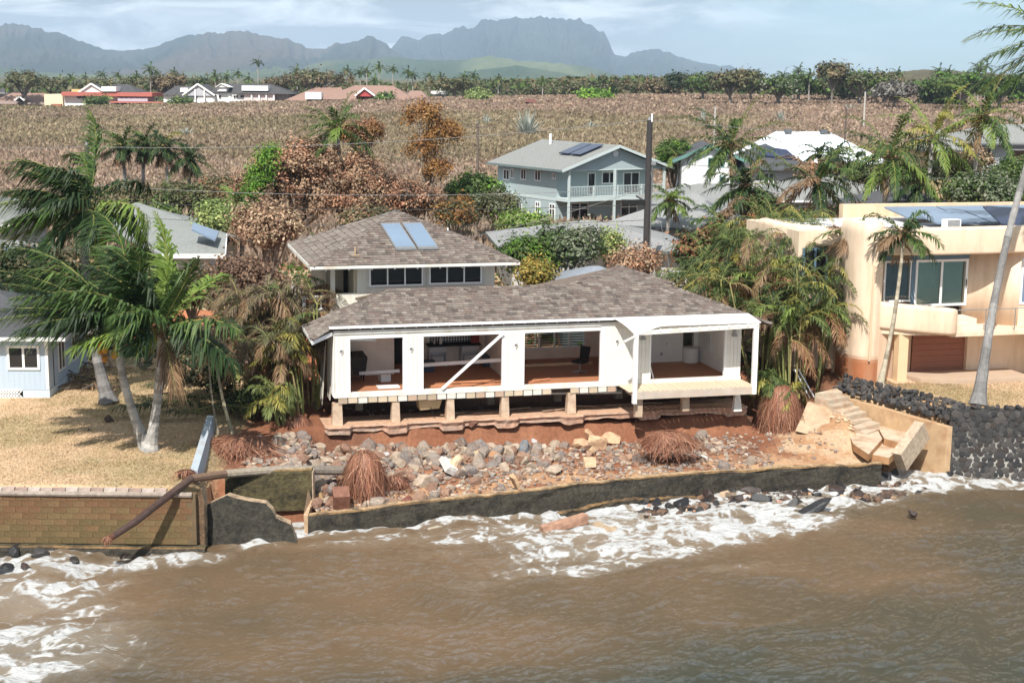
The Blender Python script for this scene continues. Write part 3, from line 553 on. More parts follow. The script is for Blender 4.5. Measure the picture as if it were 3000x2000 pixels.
for q in ((13.7, 15.2, 3.85, 3.95, 0, 2.49), (12.305, 12.4, .2, 5.7, 0, 2.49), (15.7, 15.895, 3.9, 4.1, 0, 2.49), (15.90, 16.0, .2, 4.2, 0, 2.49)): part('bedroom_wall', INW, lambda b: b.box(*q))
part('ceiling', mat('ceiling_board', (.84, .82, .79), .9, .05), lambda b: b.box(.1, 16.0, .16, 5.8, 2.5, 2.55))
iw = window(house, AXF(5.62), 8.7, 11.45, .42, 1.9, 4, .07, gm=GLC, name='louvre_window')
sm = MB().box(-.28, .28, -.03, .03, -.006, .006).mesh('louvre_slat', mat('slat_dark', (.10, .075, .06), .7))
for q in range(4):
    for k in range(12): obj('louvre_slat', sm, iw, loc=(9.06 + q * .675, 5.68, .55 + k * .11), rot=(.5, 0, 0))
part('side_louvre', WHITE2, lambda b: [b.box(15.86, 15.898, 2.5 + 0 * k, 3.2, .62 + k * .1, .68 + k * .1) for k in range(13)])
# tiled splashback: blue-black tiles in rows, each a piece
tile = MB().box(-.04, .04, 0, .02, -.04, .04).mesh('tile', mat('dark_tile', (.03, .04, .07), .2, .2)); sb = part('splashback', WHITE2, lambda b: b.box(4.55, 6.65, 5.25, 5.298, .80, 1.75))
for i in range(18):
    for j in range(8): obj('tile', tile, sb, loc=(4.66 + i * .115, 5.235, .86 + j * .115))
cabm = mat('cabinet_grey', (.50, .52, .54), .5, .08)
def cabinet(b, u): b.box(u, u + .72, 4.72, 5.24, .05, .86); 
for u in (4.5, 5.85):
    c_ = part('kitchen_cabinet', cabm, lambda b: [b.box(u, u + .05, 4.66, 5.2, .03, .84), b.box(u + .67, u + .72, 4.66, 5.2, .03, .84), b.box(u + .05, u + .67, 4.66, 5.2, .62, .84), b.box(u + .05, u + .67, 4.9, 5.2, .03, .6), b.box(u + .1, u + .6, 4.7, 4.88, .12, .45)])
part('worktop', BLACK, lambda b: b.box(4.45, 6.65, 4.62, 5.23, .862, .93))
for (u, v, z, r_, h, c_) in ((4.75, 4.9, .935, .04, .22, (.55, .55, .5)), (5.0, 4.85, .935, .06, .28, (.75, .73, .7))):
    bt = MB(); bt.tube([HW(u, v, z), HW(u, v, z + h * .7), HW(u, v, z + h)], [r_, r_, r_ * .4], 10, c_); o = bt.build('bottle', VCOL); tag(o, 'thin grey bottle on the kitchen worktop' if r_ < .05 else 'stout white bottle on the kitchen worktop', 'bottle')
bt = MB(); bt.box(-.16, .16, -.1, .1, 0, .32); bt.tube([(-.1, 0, .32), (0, 0, .42), (.1, 0, .32)], .025, 6); bt.build('fuel_can', mat('red_plastic', (.22, .02, .015), .45), loc=HW(6.45, 4.9, .932), rot=(0, 0, HA), label='red can standing on the kitchen worktop behind the slanting brace', cat='can')
# things lying and standing in the rooms
def loose(name, label, cat, m, pts, w, h, group=None):
    b = MB(); b.bar(HW(*pts[0]), HW(*pts[1]), w, h); o = b.build(name, m); tag(o, label, cat, group); return o
loose('brace', 'long white diagonal brace crossing the second opening of the house', 'brace', WHITE2, ((6.40, -.06, 2.16), (4.03, -.06, .11)), .10, .09)
loose('rail_board', 'grey horizontal rail across the second opening behind the brace', 'board', WHITE2, ((3.1, 2.4, .55), (6.8, 1.9, .75)), .06, .14)
loose('rail_board', 'grey horizontal rail across the right of the first opening', 'board', cabm, ((1.2, 2.0, .42), (2.75, 1.8, .5)), .06, .12)
loose('rail_board', 'pale straight timber across the third opening of the house', 'board', WOODR, ((7.2, 2.9, .28), (10.9, 2.9, .30)), .08, .10)
loose('plank', 'white plank lying on the red floor inside the first opening', 'plank', WHITE2, ((1.75, 1.1, .04), (2.6, 1.1, .04)), .5, .04)
loose('plank', 'white strip hanging at the top of the first opening', 'plank', WHITE2, ((.55, .3, 2.06), (1.6, .35, 2.0)), .05, .08)
for i, (a, b_) in enumerate((((3.7, 1.0, .03), (4.6, .7, .03)), ((4.7, 1.3, .06), (6.4, 1.1, .12)), ((5.0, 1.0, .03), (6.3, .8, .04)), ((5.4, .6, .02), (6.4, .8, .03)))):
    loose('floorboard', ('short ripped floorboard at the left of the second opening', 'long ripped floorboard lying behind the brace foot', 'ripped floorboard in the middle of the second opening', 'splintered floorboard at the right of the second opening')[i], 'floorboard', mat('torn_floorboard', (.50, .22, .11), .8, .2, 6.), (a, b_), .16, .03)
loose('floorboard', 'slim ripped strip lying inside the third opening', 'floorboard', MATS['torn_floorboard'], ((7.6, .8, .03), (8.6, 1.15, .08)), .07, .05)
loose('plank', 'white board leaning in the fourth opening corner', 'plank', WHITE2, ((12.45, .35, .7), (12.62, .25, .03)), .1, .03)
b = MB(); b.hexa([HW(*p) for p in ((.6, 2.4, .25), (1.5, 2.4, .25), (1.5, 3.3, .25), (.6, 3.3, .25), (.55, 2.3, 1.0), (1.6, 2.4, .95), (1.55, 3.4, 1.05), (.6, 3.4, 1.0))])
for dx, dy in ((.1, .1), (.8, .1), (.1, .7), (.8, .7)): b.bar(HW(.65 + dx, 2.4 + dy, 0), HW(.65 + dx, 2.4 + dy, .3), .05, .05)
b.build('wrecked_sofa', mat('dark_cloth', (.045, .04, .037), .95, .4, 4., .5, 20.), label='dark overturned sofa inside the first opening', cat='sofa')
b = MB(); b.box(-.2, .2, -.18, .18, 0, .28); b.box(-.17, .17, -.185, -.18, .03, .12); b.build('white_box', WHITE2, loc=HW(2.25, 2.4, .0), rot=(0, 0, HA + .2), label='small white box on the floor of the first room', cat='box')
# office chair
ch = thing('office_chair', 'black swivel chair at the right edge of the third opening', 'chair', HW(10.2, 2.3, 0), HA - .9)
part('seat', BLACK, lambda b: b.hexa([(-.26, -.26, .44), (.26, -.26, .44), (.24, .24, .44), (-.24, .24, .44), (-.27, -.27, .52), (.27, -.27, .52), (.25, .25, .54), (-.25, .25, .54)]), ch)
part('backrest', BLACK, lambda b: b.hexa([(-.2, .24, .55), (.2, .24, .55), (.2, .31, .55), (-.2, .31, .55), (-.24, .36, 1.05), (.24, .36, 1.05), (.22, .42, 1.05), (-.22, .42, 1.05)]), ch)
part('gas_column', METAL, lambda b: b.tube([(0, 0, .08), (0, 0, .45)], .03, 8), ch)
for k in range(5):
    a = k * 1.2566; part('leg', METAL, lambda b: b.bar((0, 0, .1), (.3 * math.cos(a), .3 * math.sin(a), .05), .04, .04), ch)
b = MB(); b.tube([HW(15.5, 3.7, 0), HW(15.5, 3.7, .55), HW(15.5, 3.7, .62)], [.34, .34, .36], 18); b.build('laundry_tub', WHITE2, label='white round tub in the bedroom doorway', cat='tub')
part('wall_outlet', METAL, lambda b: [b.box(14.2, 14.3, 3.84, 3.848, .3, .42), b.box(14.45, 14.5, 3.84, 3.848, .75, .82)])
for (u, v, a_) in ((4.2, 3.9, .3), (7.0, 4.5, 0),): 
    b = MB(); b.hexa([(-.3, -.2, 0), (.3, -.2, 0), (.3, .2, 0), (-.3, .2, 0), (-.34, -.22, .45), (.34, -.22, .45), (.34, .22, .45), (-.34, .22, .45)]); b.build('storage_tote', mat('tote', (.05, .07, .10), .5), loc=HW(u, v, 0), rot=(0, 0, a_), label='dark blue tote on the kitchen floor at the %s' % ('left' if u < 5 else 'right'), cat='tote')
# ---- sheet awning on the right, its left corner bent down
def awning(b):
    us = np.linspace(0, 1, 30); vs = np.linspace(0, 1, 8); n = len(us)
    def pt(s, t):
        ul = 10.72 + .5 * t; u = ul + (16.36 - ul) * s; z = 2.63 - .15 * t - .32 * t * t * sst(.22, 0, s); return np.array([u, -.16 - 1.2 * t, z])
    top = [pt(s, t) for t in vs for s in us]; bot = [p - np.array([0, 0, .025]) for p in top]; V = top + bot; m_ = len(top)
    F = [[t * n + i, (t + 1) * n + i, (t + 1) * n + i + 1, t * n + i + 1] for t in range(7) for i in range(n - 1)]
    F = F + [[m_ + q for q in f[::-1]] for f in F] + [[7 * n + i, m_ + 7 * n + i, m_ + 7 * n + i + 1, 7 * n + i + 1] for i in range(n - 1)] + [[t * n, m_ + t * n, m_ + (t + 1) * n, (t + 1) * n] for t in range(7)] + [[(t + 1) * n - 1, (t + 2) * n - 1, m_ + (t + 2) * n - 1, m_ + (t + 1) * n - 1] for t in range(7)]
    b.add(V, F)
aw = part('awning', WHITE2, awning)
part('awning_beam', WHITE, lambda b: b.hexa([(11.32, -1.34, 2.13), (16.3, -1.34, 2.26), (16.3, -1.22, 2.26), (11.32, -1.22, 2.13), (11.32, -1.34, 2.30), (16.3, -1.34, 2.44), (16.3, -1.22, 2.44), (11.32, -1.22, 2.30)]), aw)
for i in range(12):
    u = 11.8 + i * .4; part('rafter_end', WHITE2, lambda b: b.box(u, u + .05, -1.375, -1.342, 2.25 + i * .009, 2.35 + i * .009), aw)
part('awning_post', WHITE2, lambda b: b.box(16.1, 16.28, -1.36, -1.2, -.36, 2.255), aw)
part('awning_post', WHITE2, lambda b: b.box(11.2, 11.36, -1.36, -1.2, -.52, 2.14), aw)
part('bent_gutter', WHITE, lambda b: b.bar((11.35, -1.3, 2.14), (10.75, -1.45, 1.92), .1, .05), aw)
# ---- deck in front of the bedroom
dk = part('deck', mat('deck_frame', (.50, .43, .36), .8, .15, 4., dirt=(.3, .18, .11), ds=2, da=.4), lambda b: [b.box(11.35, 16.28, -1.33, -1.28, -.36, -.07), b.box(11.35, 11.4, -1.27, -.03, -.33, -.07), b.box(16.2, 16.26, -1.27, -.03, -.33, -.07), b.box(11.4, 16.2, -.68, -.63, -.3, -.07)])
dmat = mat('deck_board', (.62, .50, .36), .8, .15, 3., .2, 30., st=(8, 1, 1)); dbm = MB().box(-.088, .088, -1.30, -.035, -.068, -.03).mesh('deck_board', dmat)
for i in range(26): obj('deck_board', dbm, dk, loc=(11.12 + i * .2, rnd.uniform(-.012, .012), rnd.uniform(-.004, .004)))
for u, v, h in ((11.55, -1.1, .75), (13.55, -.9, .65)): part('deck_post', PIERM, lambda b: b.box(u - .14, u + .14, v, v + .25, -.36 - h, -.362), dk)
part('deck_post', WHITE, lambda b: b.hexa([(15.6, -.8, -1.15), (15.95, -.8, -1.15), (15.95, -.55, -1.15), (15.6, -.55, -1.15), (15.68, -.75, -.365), (15.85, -.75, -.365), (15.85, -.6, -.365), (15.68, -.6, -.365)]), dk)
# ---- upper storey
UV = 3.8
part('upper_wall', CREAMW, lambda b: [b.box(1.42, 7.0, UV, UV + .12, 2.9, 4.55), b.box(6.88, 7.0, UV + .12, 10.6, 2.6, 4.55), b.box(.38, .55, UV, UV + .16, 2.5, 4.5), b.box(.38, 1.42, UV + .004, UV + .1, 2.5, 3.28), b.box(.38, 1.42, UV + .004, UV + .1, 4.28, 4.55)])
part('lanai_wall', mat('tan_siding', (.42, .36, .27), .8, .12, 4., st=(8, 8, .5)), lambda b: [b.box(.4, 1.3, UV + 1.6, UV + 1.7, 2.6, 4.55), b.box(.4, .5, UV + 1.7, 10.5, 2.6, 4.55), b.box(1.3, 1.42, UV + .1, UV + 1.7, 2.6, 4.55)])
part('lanai_floor', CREAMW, lambda b: b.box(-.72, 1.3, UV + .02, 8., 2.42, 2.5))
part('lanai_door', GLASS, lambda b: b.box(1.10, 1.285, UV + 1.57, UV + 1.598, 2.6, 4.3))
rail(house, AXF(UV), -.7, .38, 2.5, .72, WHITE2, .14, .55); rail(house, AXL(-.7), UV, 7.8, 2.5, .72, WHITE2, .16, 1.3)
CAS = mat('window_casing', (.50, .49, .46), .7, .08)
for a0, a1 in ((1.84, 4.12), (4.24, 6.52)): part('window_casing', CAS, lambda b: b.box(a0 - .03, a1 + .05, UV - .035, UV - .002, 3.48, 4.42))
window(house, AXF(UV - .045), 1.9, 4.05, 3.53, 4.37, 3, .055); window(house, AXF(UV - .045), 4.3, 6.45, 3.56, 4.40, 3, .055)
EZ, EU0, EU1, EV0, EV1 = 4.46, -.46, 7.80, 3.0, 11.4
AP = (3.67, 7.2, 4.46 + 4.15 * .41); 
e0, e1, e2, e3 = (EU0, EV0, EZ), (EU1, EV0, EZ), (EU1, EV1, EZ), (EU0, EV1, EZ)
ur = part('upper_roof', DECKM, lambda b: [roof_slab(b, f, .08) for f in ([e0, e1, AP], [e1, e2, AP], [e2, e3, AP], [e3, e0, AP])])
shingle_plane(ur, [e0, e1, AP], (0, 1), budget=300, seed=14); shingle_plane(ur, [e3, e0, AP], (0, 1), seed=15, rowh=.26, tw=(1, 4, 7, 1, 0, 5)); shingle_plane(ur, [e1, e2, AP], (0, 1), seed=16)  # left face weighted to pale shingles: its sunlit brightness is painted in
for k, e_ in enumerate((e0, e1, e3)): ridge_caps(ur, e_, AP, seed=20 + k)
part('eave_fascia', WHITE, lambda b: [b.box(EU0 - .02, EU1 + .02, EV0 - .045, EV0 - .005, EZ - .10, EZ + .005), b.box(EU0 - .045, EU0 - .005, EV0, EV1, EZ - .14, EZ + .005), b.box(EU1 + .005, EU1 + .045, EV0, EV1, EZ - .10, EZ + .005)])
part('upper_soffit', WHITE2, lambda b: b.box(EU0 + .02, EU1 - .02, EV0 + .02, EV1 - .02, EZ - .13, EZ - .085))
for i in range(9): part('eave_bulb', WHITE2, lambda b: b.tube([(.1 + i * .9, EV0 + .06, EZ - .13), (.1 + i * .9, EV0 + .06, EZ - .18)], .03, 6))
SLP = (AP[2] - EZ) / (AP[1] - EV0); 
def onroof(u, v, d): return np.array([u, v, EZ + (v - EV0) * SLP + d])
for u in (2.72, 3.62):
    p = [onroof(u + .28, 3.95, .17), onroof(u + 1.10, 3.95, .17), onroof(u + .80, 6.0, .14), onroof(u + .0, 6.0, .14)]; nb = np.array([0, 0, -.09])
    pn = part('solar_panel', METAL, lambda b: b.hexa([q + nb for q in p] + p), label='tilted glass solar water panel')
    ins = [p[0] * .95 + p[2] * .05, p[1] * .95 + p[3] * .05, p[2] * .95 + p[0] * .05, p[3] * .95 + p[1] * .05]; part('panel_glass', SOLAR, lambda b: b.hexa([q + np.array([0, 0, .002]) for q in ins] + [q + np.array([0, 0, .012]) for q in ins]), pn)
part('vent_pipe', WOODR, lambda b: [b.tube([onroof(1.35, 3.75, 0), onroof(1.35, 3.75, .35)], .035, 8), b.box(1.2, 1.5, 3.62, 3.88, EZ + .7 * SLP + .03, EZ + .75 * SLP + .04)])
part('vent_pipe', WHITE2, lambda b: b.tube([(5.6, 6.3, 5.1), (5.6, 6.3, 5.55)], .035, 8))
# ------------------------------------------------------------------ neighbouring buildings
ASPH = mat('grey_shingle_roof', (.22, .225, .215), .95, .22, 7., .5, 40., dirt=(.20, .20, .18), ds=.5, da=.4)
ASPD = mat('dark_shingle_roof', (.075, .077, .083), .95, .25, 7., .5, 40.)
ASPL = mat('pale_shingle_roof', (.25, .25, .25), .95, .18, 7., .5, 40., dirt=(.26, .26, .25), ds=.5, da=.4)
def P4(par):
    def f(name, m, fn, parent=None, **k):
        b = MB(); fn(b); return b.build(name, m, parent or par, **k)
    return f
# ---- pale blue house at the left edge
bl = thing('blue_house', 'pale blue wooden house with white trim at the left edge of the lawn', 'house', (-18.1, 56.2, 2.55), R_(2.5)); p = P4(bl)
BLU = mat('blue_siding', (.42, .50, .58), .7, .05, 4., st=(9, 9, .3)); 
p('wall', BLU, lambda b: b.box(-6, 0, 0, 6.2, .35, 2.45))
p('corner_board', WHITE2, lambda b: b.box(-.10, .012, -.012, .10, .36, 2.44), )
for i in range(30): p('groove_batten', BLU, lambda b: b.box(-5.95 + i * .2, -5.93 + i * .2, -.008, -.001, .36, 2.4))
p('skirt', mat('blue_trim', (.50, .57, .63), .7), lambda b: [b.box(-1.0, .03, -.03, 0, .0, .34), b.box(.0, .03, 0, 6.2, -.1, .34), b.box(-1.05, .06, -.06, .02, -.05, .03)])
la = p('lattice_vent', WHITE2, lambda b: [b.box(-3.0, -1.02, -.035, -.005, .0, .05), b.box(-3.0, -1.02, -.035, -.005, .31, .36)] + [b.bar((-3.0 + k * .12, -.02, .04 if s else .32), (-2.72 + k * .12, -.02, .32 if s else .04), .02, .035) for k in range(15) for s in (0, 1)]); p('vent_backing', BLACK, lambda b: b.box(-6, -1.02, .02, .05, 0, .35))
window(bl, AXF(-.02), -1.55, -.30, 1.15, 2.1, 2, .09, WHITE2)
for v in (1.5, 3.6): window(bl, AXR(.005), v, v + 1.0, .75, 2.1, 2, .07, WHITE2)
p('side_door', BLACK, lambda b: b.box(.002, .02, .75, .8, .36, 2.4))
hip_roof(bl, -7, .85, -.55, 6.9, 2.52, 1.35, ASPD, WHITE2, th=.15)
# ---- debris of branches beside it comes with the vegetation
# ---- grey house behind the palms at the left
lg = thing('grey_house', 'pale grey house with long grey roof behind the coconut palms', 'house', (-18, 84, 2.6)); p = P4(lg); Lg = np.array([-18, 84, 2.6])
A_, B_, C_, D_ = Yp(400, 592, 99) - Lg, Yp(663, 687, 83) - Lg, Yp(659, 745, 80.5) - Lg, Yp(470, 745, 80.5) - Lg
E_ = np.array([A_[0] - 3.5, A_[1] + 1, D_[2]]); G_ = np.array([B_[0] + 1.2, B_[1] + 6, B_[2] - 1.2])
p('roof', mat('light_grey_roof', (.22, .23, .22), .95, .15, 6., .4, 40.), lambda b: [roof_slab(b, [D_, C_, B_, A_], .14), roof_slab(b, [A_, E_, D_], .14), roof_slab(b, [B_, G_, A_ + np.array([4, 3, -1.5]), A_], .14)])
p('fascia', WHITE2, lambda b: [b.bar(D_ + np.array([0, -.03, -.10]), C_ + np.array([0, -.03, -.10]), .05, .24), b.bar(C_ + np.array([.03, 0, -.06]), B_ + np.array([.03, 0, -.06]), .05, .2)])
GW = mat('grey_siding', (.47, .46, .45), .8, .06, 3., st=(9, 9, .3)); 
p('wall', GW, lambda b: [b.box(D_[0] + .3, C_[0] - 1.0, C_[1] + .6, C_[1] + 9, -.1, C_[2] - .1)])
window(lg, AXF(C_[1] + .58), -1.9, -.6, .9, 2.3, 1, .1, WHITE2, rows=2)
p('porch_wall', mat('brown_boards', (.20, .13, .09), .9, .2, 4.), lambda b: b.box(C_[0] - .9, C_[0] + 1.2, C_[1] + 2.5, C_[1] + 3, -.1, 2.2))
q = [Yp(561, 682, 81.3) - Lg, Yp(630, 714, 80.9) - Lg, Yp(642, 690, 82.2) - Lg, Yp(566, 662, 83) - Lg]; up = np.array([0, 0, .22])
p('solar_panel', SOLAR, lambda b: b.hexa([k + up - np.array([0, 0, .1]) for k in q] + [k + up for k in q]))
# ---- roofs at the far left
for nm, lab, loc, (u0, u1, v0, v1), zw, hh, mt in (('bungalow', 'bungalow with broad grey roof at the far left behind the palms', (-28, 88, 2.6), (-12, -2.2, 0, 12), 3.6, 1.7, ASPH), ('cottage', 'cottage with green gable and solar panels half hidden at the left edge', (-25.5, 74, 2.6), (-7, 2.9, 0, 7), 2.7, 1.1, ASPH)):
    t = thing(nm, lab, 'house', loc, .05); pp = P4(t); pp('wall', GW if nm == 'bungalow' else mat('green_wall', (.06, .12, .10), .8), lambda b: b.box(u0 + .8, u1 - .8, v0 + .8, v1 - .8, -.1, zw)); hip_roof(t, u0, u1, v0, v1, zw, hh, mt, WHITE2)
    if nm == 'cottage':
        pp('gable', MATS['green_wall'], lambda b: b.add([(-.4, -.3, zw), (2.6, -.3, zw), (1.1, -.3, zw + .95), (-.4, 3, zw), (2.6, 3, zw), (1.1, 3, zw + .95)], [[0, 1, 2]]).add([(-.4, -.3, zw), (1.1, -.3, zw + .95), (1.1, 3, zw + .95), (-.4, 3, zw)], [[0, 1, 2, 3]]).add([(2.6, -.3, zw), (2.6, 3, zw), (1.1, 3, zw + .95), (1.1, -.3, zw + .95)], [[0, 1, 2, 3]]))
        pp('gable_trim', WHITE2, lambda b: [b.bar((-.6, -.35, zw - .05), (1.1, -.35, zw + 1.02), .1, .14), b.bar((2.8, -.35, zw - .05), (1.1, -.35, zw + 1.02), .1, .14)])
        for k in range(2): pp('solar_panel', SOLAR, lambda b: b.hexa([(-3.6 + k * 1.7, .6, zw + .33), (-2.1 + k * 1.7, .6, zw + .33), (-2.1 + k * 1.7, 2.2, zw + .85), (-3.6 + k * 1.7, 2.2, zw + .85), (-3.6 + k * 1.7, .6, zw + .4), (-2.1 + k * 1.7, .6, zw + .4), (-2.1 + k * 1.7, 2.2, zw + .92), (-3.6 + k * 1.7, 2.2, zw + .92)]))
# ---- blue-green two-storey house
bg_ = thing('two_storey_house', 'blue-green two-storey house with front balcony and low gable roof', 'house', (4.65, 126, 2.6), R_(31)); p = P4(bg_)
TEAL = mat('teal_siding', (.36, .43, .435), .75, .05, 3., st=(2, 2, 6)); TEALL = mat('teal_trim', (.50, .57, .56), .7, .04)
p('wall', TEAL, lambda b: [b.box(0, 10.3, 1.8, 11.9, -.2, 4.85)])
p('side_bay', TEAL, lambda b: b.box(-.9, -.001, 9.2, 11.8, -.2, 2.2)); p('belt_trim', TEALL, lambda b: [b.box(-.03, 0, 1.8, 9.1, 2.1, 2.35)])
p('left_balcony', TEALL, lambda b: [b.box(-1.2, -.002, 9.1, 12.0, 2.2, 2.4)]); rail(bg_, AXL(-1.15), 9.2, 12.0, 2.4, .95, TEALL, .25, 1.4)
p('balcony_floor', TEALL, lambda b: b.box(-.1, 10.4, -.05, 1.8, 2.15, 2.45)); rail(bg_, AXF(0), .1, 10.3, 2.45, 1.0, TEALL, .17, 2.4)
for u in (.1, 4.85, 10.2): p('post', TEALL, lambda b: [b.box(u - .09, u + .09, -.1, .08, -.2, 4.9)])
gz, gr_ = 4.93, 6.95
lft = [(-.85, -.35, gz), (5.1, -.35, gr_), (5.1, 12.4, gr_), (-.85, 12.4, gz)]; rgt = [(5.1, -.35, gr_), (11.05, -.35, gz), (11.05, 12.4, gz), (5.1, 12.4, gr_)]
p('roof', ASPH, lambda b: [roof_slab(b, lft, .1), roof_slab(b, rgt, .1)])
p('barge_board', TEALL, lambda b: [b.bar((-.85, -.38, gz - .12), (5.1, -.38, gr_ - .12), .06, .22), b.bar((5.1, -.38, gr_ - .12), (11.05, -.38, gz - .12), .06, .22)])
p('eave_trim', mat('teal_dark', (.15, .20, .20), .8), lambda b: b.box(-.9, -.84, -.3, 12.4, gz - .2, gz - .01))
p('gable_wall', TEAL, lambda b: b.add([(-.3, .3, 4.85), (10.5, .3, 4.85), (5.1, .3, 6.72)], [[0, 1, 2]]).add([(-.3, 1.9, 4.85), (10.5, 1.9, 4.85), (5.1, 1.9, 6.72)], [[2, 1, 0]])); p('balcony_ceiling', TEALL, lambda b: b.box(-.3, 10.5, .28, 1.85, 4.76, 4.849))
p('gable_vent', WHITE2, lambda b: b.tube([(5.1, .31, 6.2), (5.1, .25, 6.2)], .28, 14))
for a0, a1, z0, z1, n in ((3.2, 4.05, 2.5, 4.5, 1), (4.7, 6.35, 3.45, 4.55, 2), (7.0, 8.8, 2.5, 4.45, 2)): window(bg_, AXF(1.78), a0, a1, z0, z1, n, .1, WHITE2)
for a0, a1 in ((1.5, 3.35), (6.8, 8.65)): window(bg_, AXF(1.78), a0, a1, .1, 1.9, 2, .1, WHITE2, trans=1.35)
for a0, a1, z0, z1 in ((9.75, 10.8, 3.4, 4.4), (8.9, 9.5, 3.6, 4.5), (6.8, 7.75, 3.6, 4.6), (4.35, 5.35, 3.65, 4.65), (1.9, 2.5, 4.0, 4.5)): window(bg_, AXL(-.02), a0, a1, z0, z1, 2, .09, WHITE2)
for a0, a1 in ((4.4, 5.2), (1.95, 2.9)): window(bg_, AXL(-.02), a0, a1, .3, 1.85, 2, .1, WHITE2, trans=1.4)
window(bg_, AXL(-.02), 7.5, 7.9, .3, 1.4, 1, .08, WHITE2)
def onl(u, v, d): return np.array([u, v, gz + (u + .85) / 5.95 * (gr_ - gz) + d])
for v in (1.2, 3.0): p('solar_panel', SOLARD, lambda b: b.hexa([onl(2.0, v, .15), onl(4.4, v, .15), onl(4.4, v + 1.6, .15), onl(2.0, v + 1.6, .15), onl(2.0, v, .24), onl(4.4, v, .24), onl(4.4, v + 1.6, .24), onl(2.0, v + 1.6, .24)]))
p('solar_panel', SOLARD, lambda b: b.hexa([(7, 3, 6.25), (10, 3, 5.25), (10, 9, 5.25), (7, 9, 6.25), (7, 3, 6.48), (10, 3, 5.45), (10, 9, 5.45), (7, 9, 6.48)]))
p('vent_pipe', WHITE2, lambda b: b.tube([(4.2, 9.5, 6.4), (4.2, 9.5, 7.6)], .12, 8))
# ---- hip-roofed houses in the middle ground
def hiphouse(name, label, loc, rz, uv, zw, h, mt, wm, fas=None, along='u', wins=(), ov=.7, walls=True):
    u, v = uv[:2], uv[2:]; t = thing(name, label, 'house', loc, rz); pp = P4(t)
    pp('wall', wm, lambda b: b.box(u[0] + ov, u[1] - ov, v[0] + ov, v[1] - ov, -.2, zw)); hip_roof(t, u[0], u[1], v[0], v[1], zw, h, mt, fas or WHITE2, ridge_along=along)
    for a0, a1, z0, z1, n in wins: window(t, AXF(v[0] + ov - .02), a0, a1, z0, z1, n, .09)
    return t, pp
DT = mat('dark_trim', (.10, .11, .12), .8)
hiphouse('hip_roof_house', 'low house with wide pale grey hip roof behind the utility pole', (4.2, 88, 2.6), R_(6), (-5.2, 6.6, -3.2, 8), 2.65, 1.3, ASPL, GW, DT)
hiphouse('lean_to', 'small slate-blue roof just behind the wrecked house roof', (3.9, 70, 2.6), R_(15), (-2.6, 2.9, -2, 3), 2.75, .85, mat('slate_roof', (.22, .245, .28), .8, .15, 4.), DT, DT)
hiphouse('rear_cottage', 'grey ridge roof just behind the wrecked house upper storey', (-5.6, 76, 2.6), R_(15), (-3, 2.8, -2, 6), 4.2, 1.35, ASPL, GW, DT)
hiphouse('villa', 'house with pale hip roof right of the utility pole', (12.3, 101, 2.6), R_(-22), (-5.2, 5.2, -4.5, 6), 2.9, 2.0, ASPL, GW, DT, wins=((-1, .2, .8, 2.1, 2), (1.2, 2.4, .8, 2.1, 2)))
t, pp = hiphouse('glazed_house', 'low house with grey hip roof and sliding windows between the areca palms', (24.5, 117, 2.6), R_(5), (-4.5, 8.5, -3.5, 7), 3.5, 1.9, ASPH, GW, WHITE2, wins=((-2.6, 2.4, .7, 3.0, 4),))
hiphouse('dark_roof_house', 'house under a low charcoal roof behind the thick palm trunk', (25.6, 97, 2.6), R_(-8), (-4.6, 4.6, -4, 6), 4.2, 1.5, ASPD, DT, DT); hiphouse('dark_roof_house', 'house under a dark roof at the right behind the hedge', (38, 96, 2.6), R_(-8), (-4.6, 7, -3, 6), 3.9, 1.5, ASPD, DT, DT)
hiphouse('low_roof_house', 'grey low roof in front of the white gable house', (15.6, 118, 2.6), R_(3), (-5, 6.5, -3, 6), 3.0, 1.3, ASPH, mat('white_wall', (.70, .70, .70), .7), DT, wins=((-2.6, -1.9, 1.6, 2.5, 1), (-1.2, .1, 1.6, 2.5, 2)))
# ---- white house with green gable
wg = thing('white_gable_house', 'white two-storey house with green trimmed gable and dark roof', 'house', (16.6, 129, 2.6), R_(-3)); p = P4(wg); GT = mat('green_trim', (.12, .24, .21), .7); WW = MATS['white_wall']
p('wall', WW, lambda b: b.box(-1.9, 2.4, 0, 9, -.2, 5.9)); p('gable_wall', WW, lambda b: b.add([(-1.9, 0, 5.9), (2.4, 0, 5.9), (.45, 0, 6.9)], [[0, 1, 2]]))
p('roof', ASPD, lambda b: [roof_slab(b, [(-2.7, -.5, 5.65), (.45, -.5, 7.05), (.45, 9.5, 7.05), (-2.7, 9.5, 5.65)], .12), roof_slab(b, [(.45, -.5, 7.05), (3.6, -.5, 5.75), (3.6, 9.5, 5.75), (.45, 9.5, 7.05)], .12)])
p('barge_board', GT, lambda b: [b.bar((-2.75, -.55, 5.55), (.45, -.55, 6.98), .08, .26), b.bar((.45, -.55, 6.98), (3.6, -.55, 5.65), .08, .26)])
for a in (.35, 1.25): window(wg, AXF(-.02), a, a + .55, 5.1, 5.9, 1, .08, GT)
window(wg, AXF(-.02), 1.4, 1.95, 2.9, 4.3, 1, .08, GT)
hip_roof(wg, 1.5, 10.2, .6, 9.6, 5.0, 2.0, ASPD, DT, name='main_roof'); p('side_wall', GW, lambda b: b.box(2.401, 9.4, 1.4, 9, -.2, 5.0)); window(wg, AXF(1.38), 5.4, 6.3, 3.6, 4.6, 2, .09)
p('solar_panel', SOLARD, lambda b: b.hexa([(5.2, 2.6, 5.95), (8.4, 2.0, 5.65), (7.6, 3.6, 6.4), (5.2, 4.2, 6.7), (5.2, 2.6, 6.1), (8.4, 2.0, 5.8), (7.6, 3.6, 6.55), (5.2, 4.2, 6.85)]))
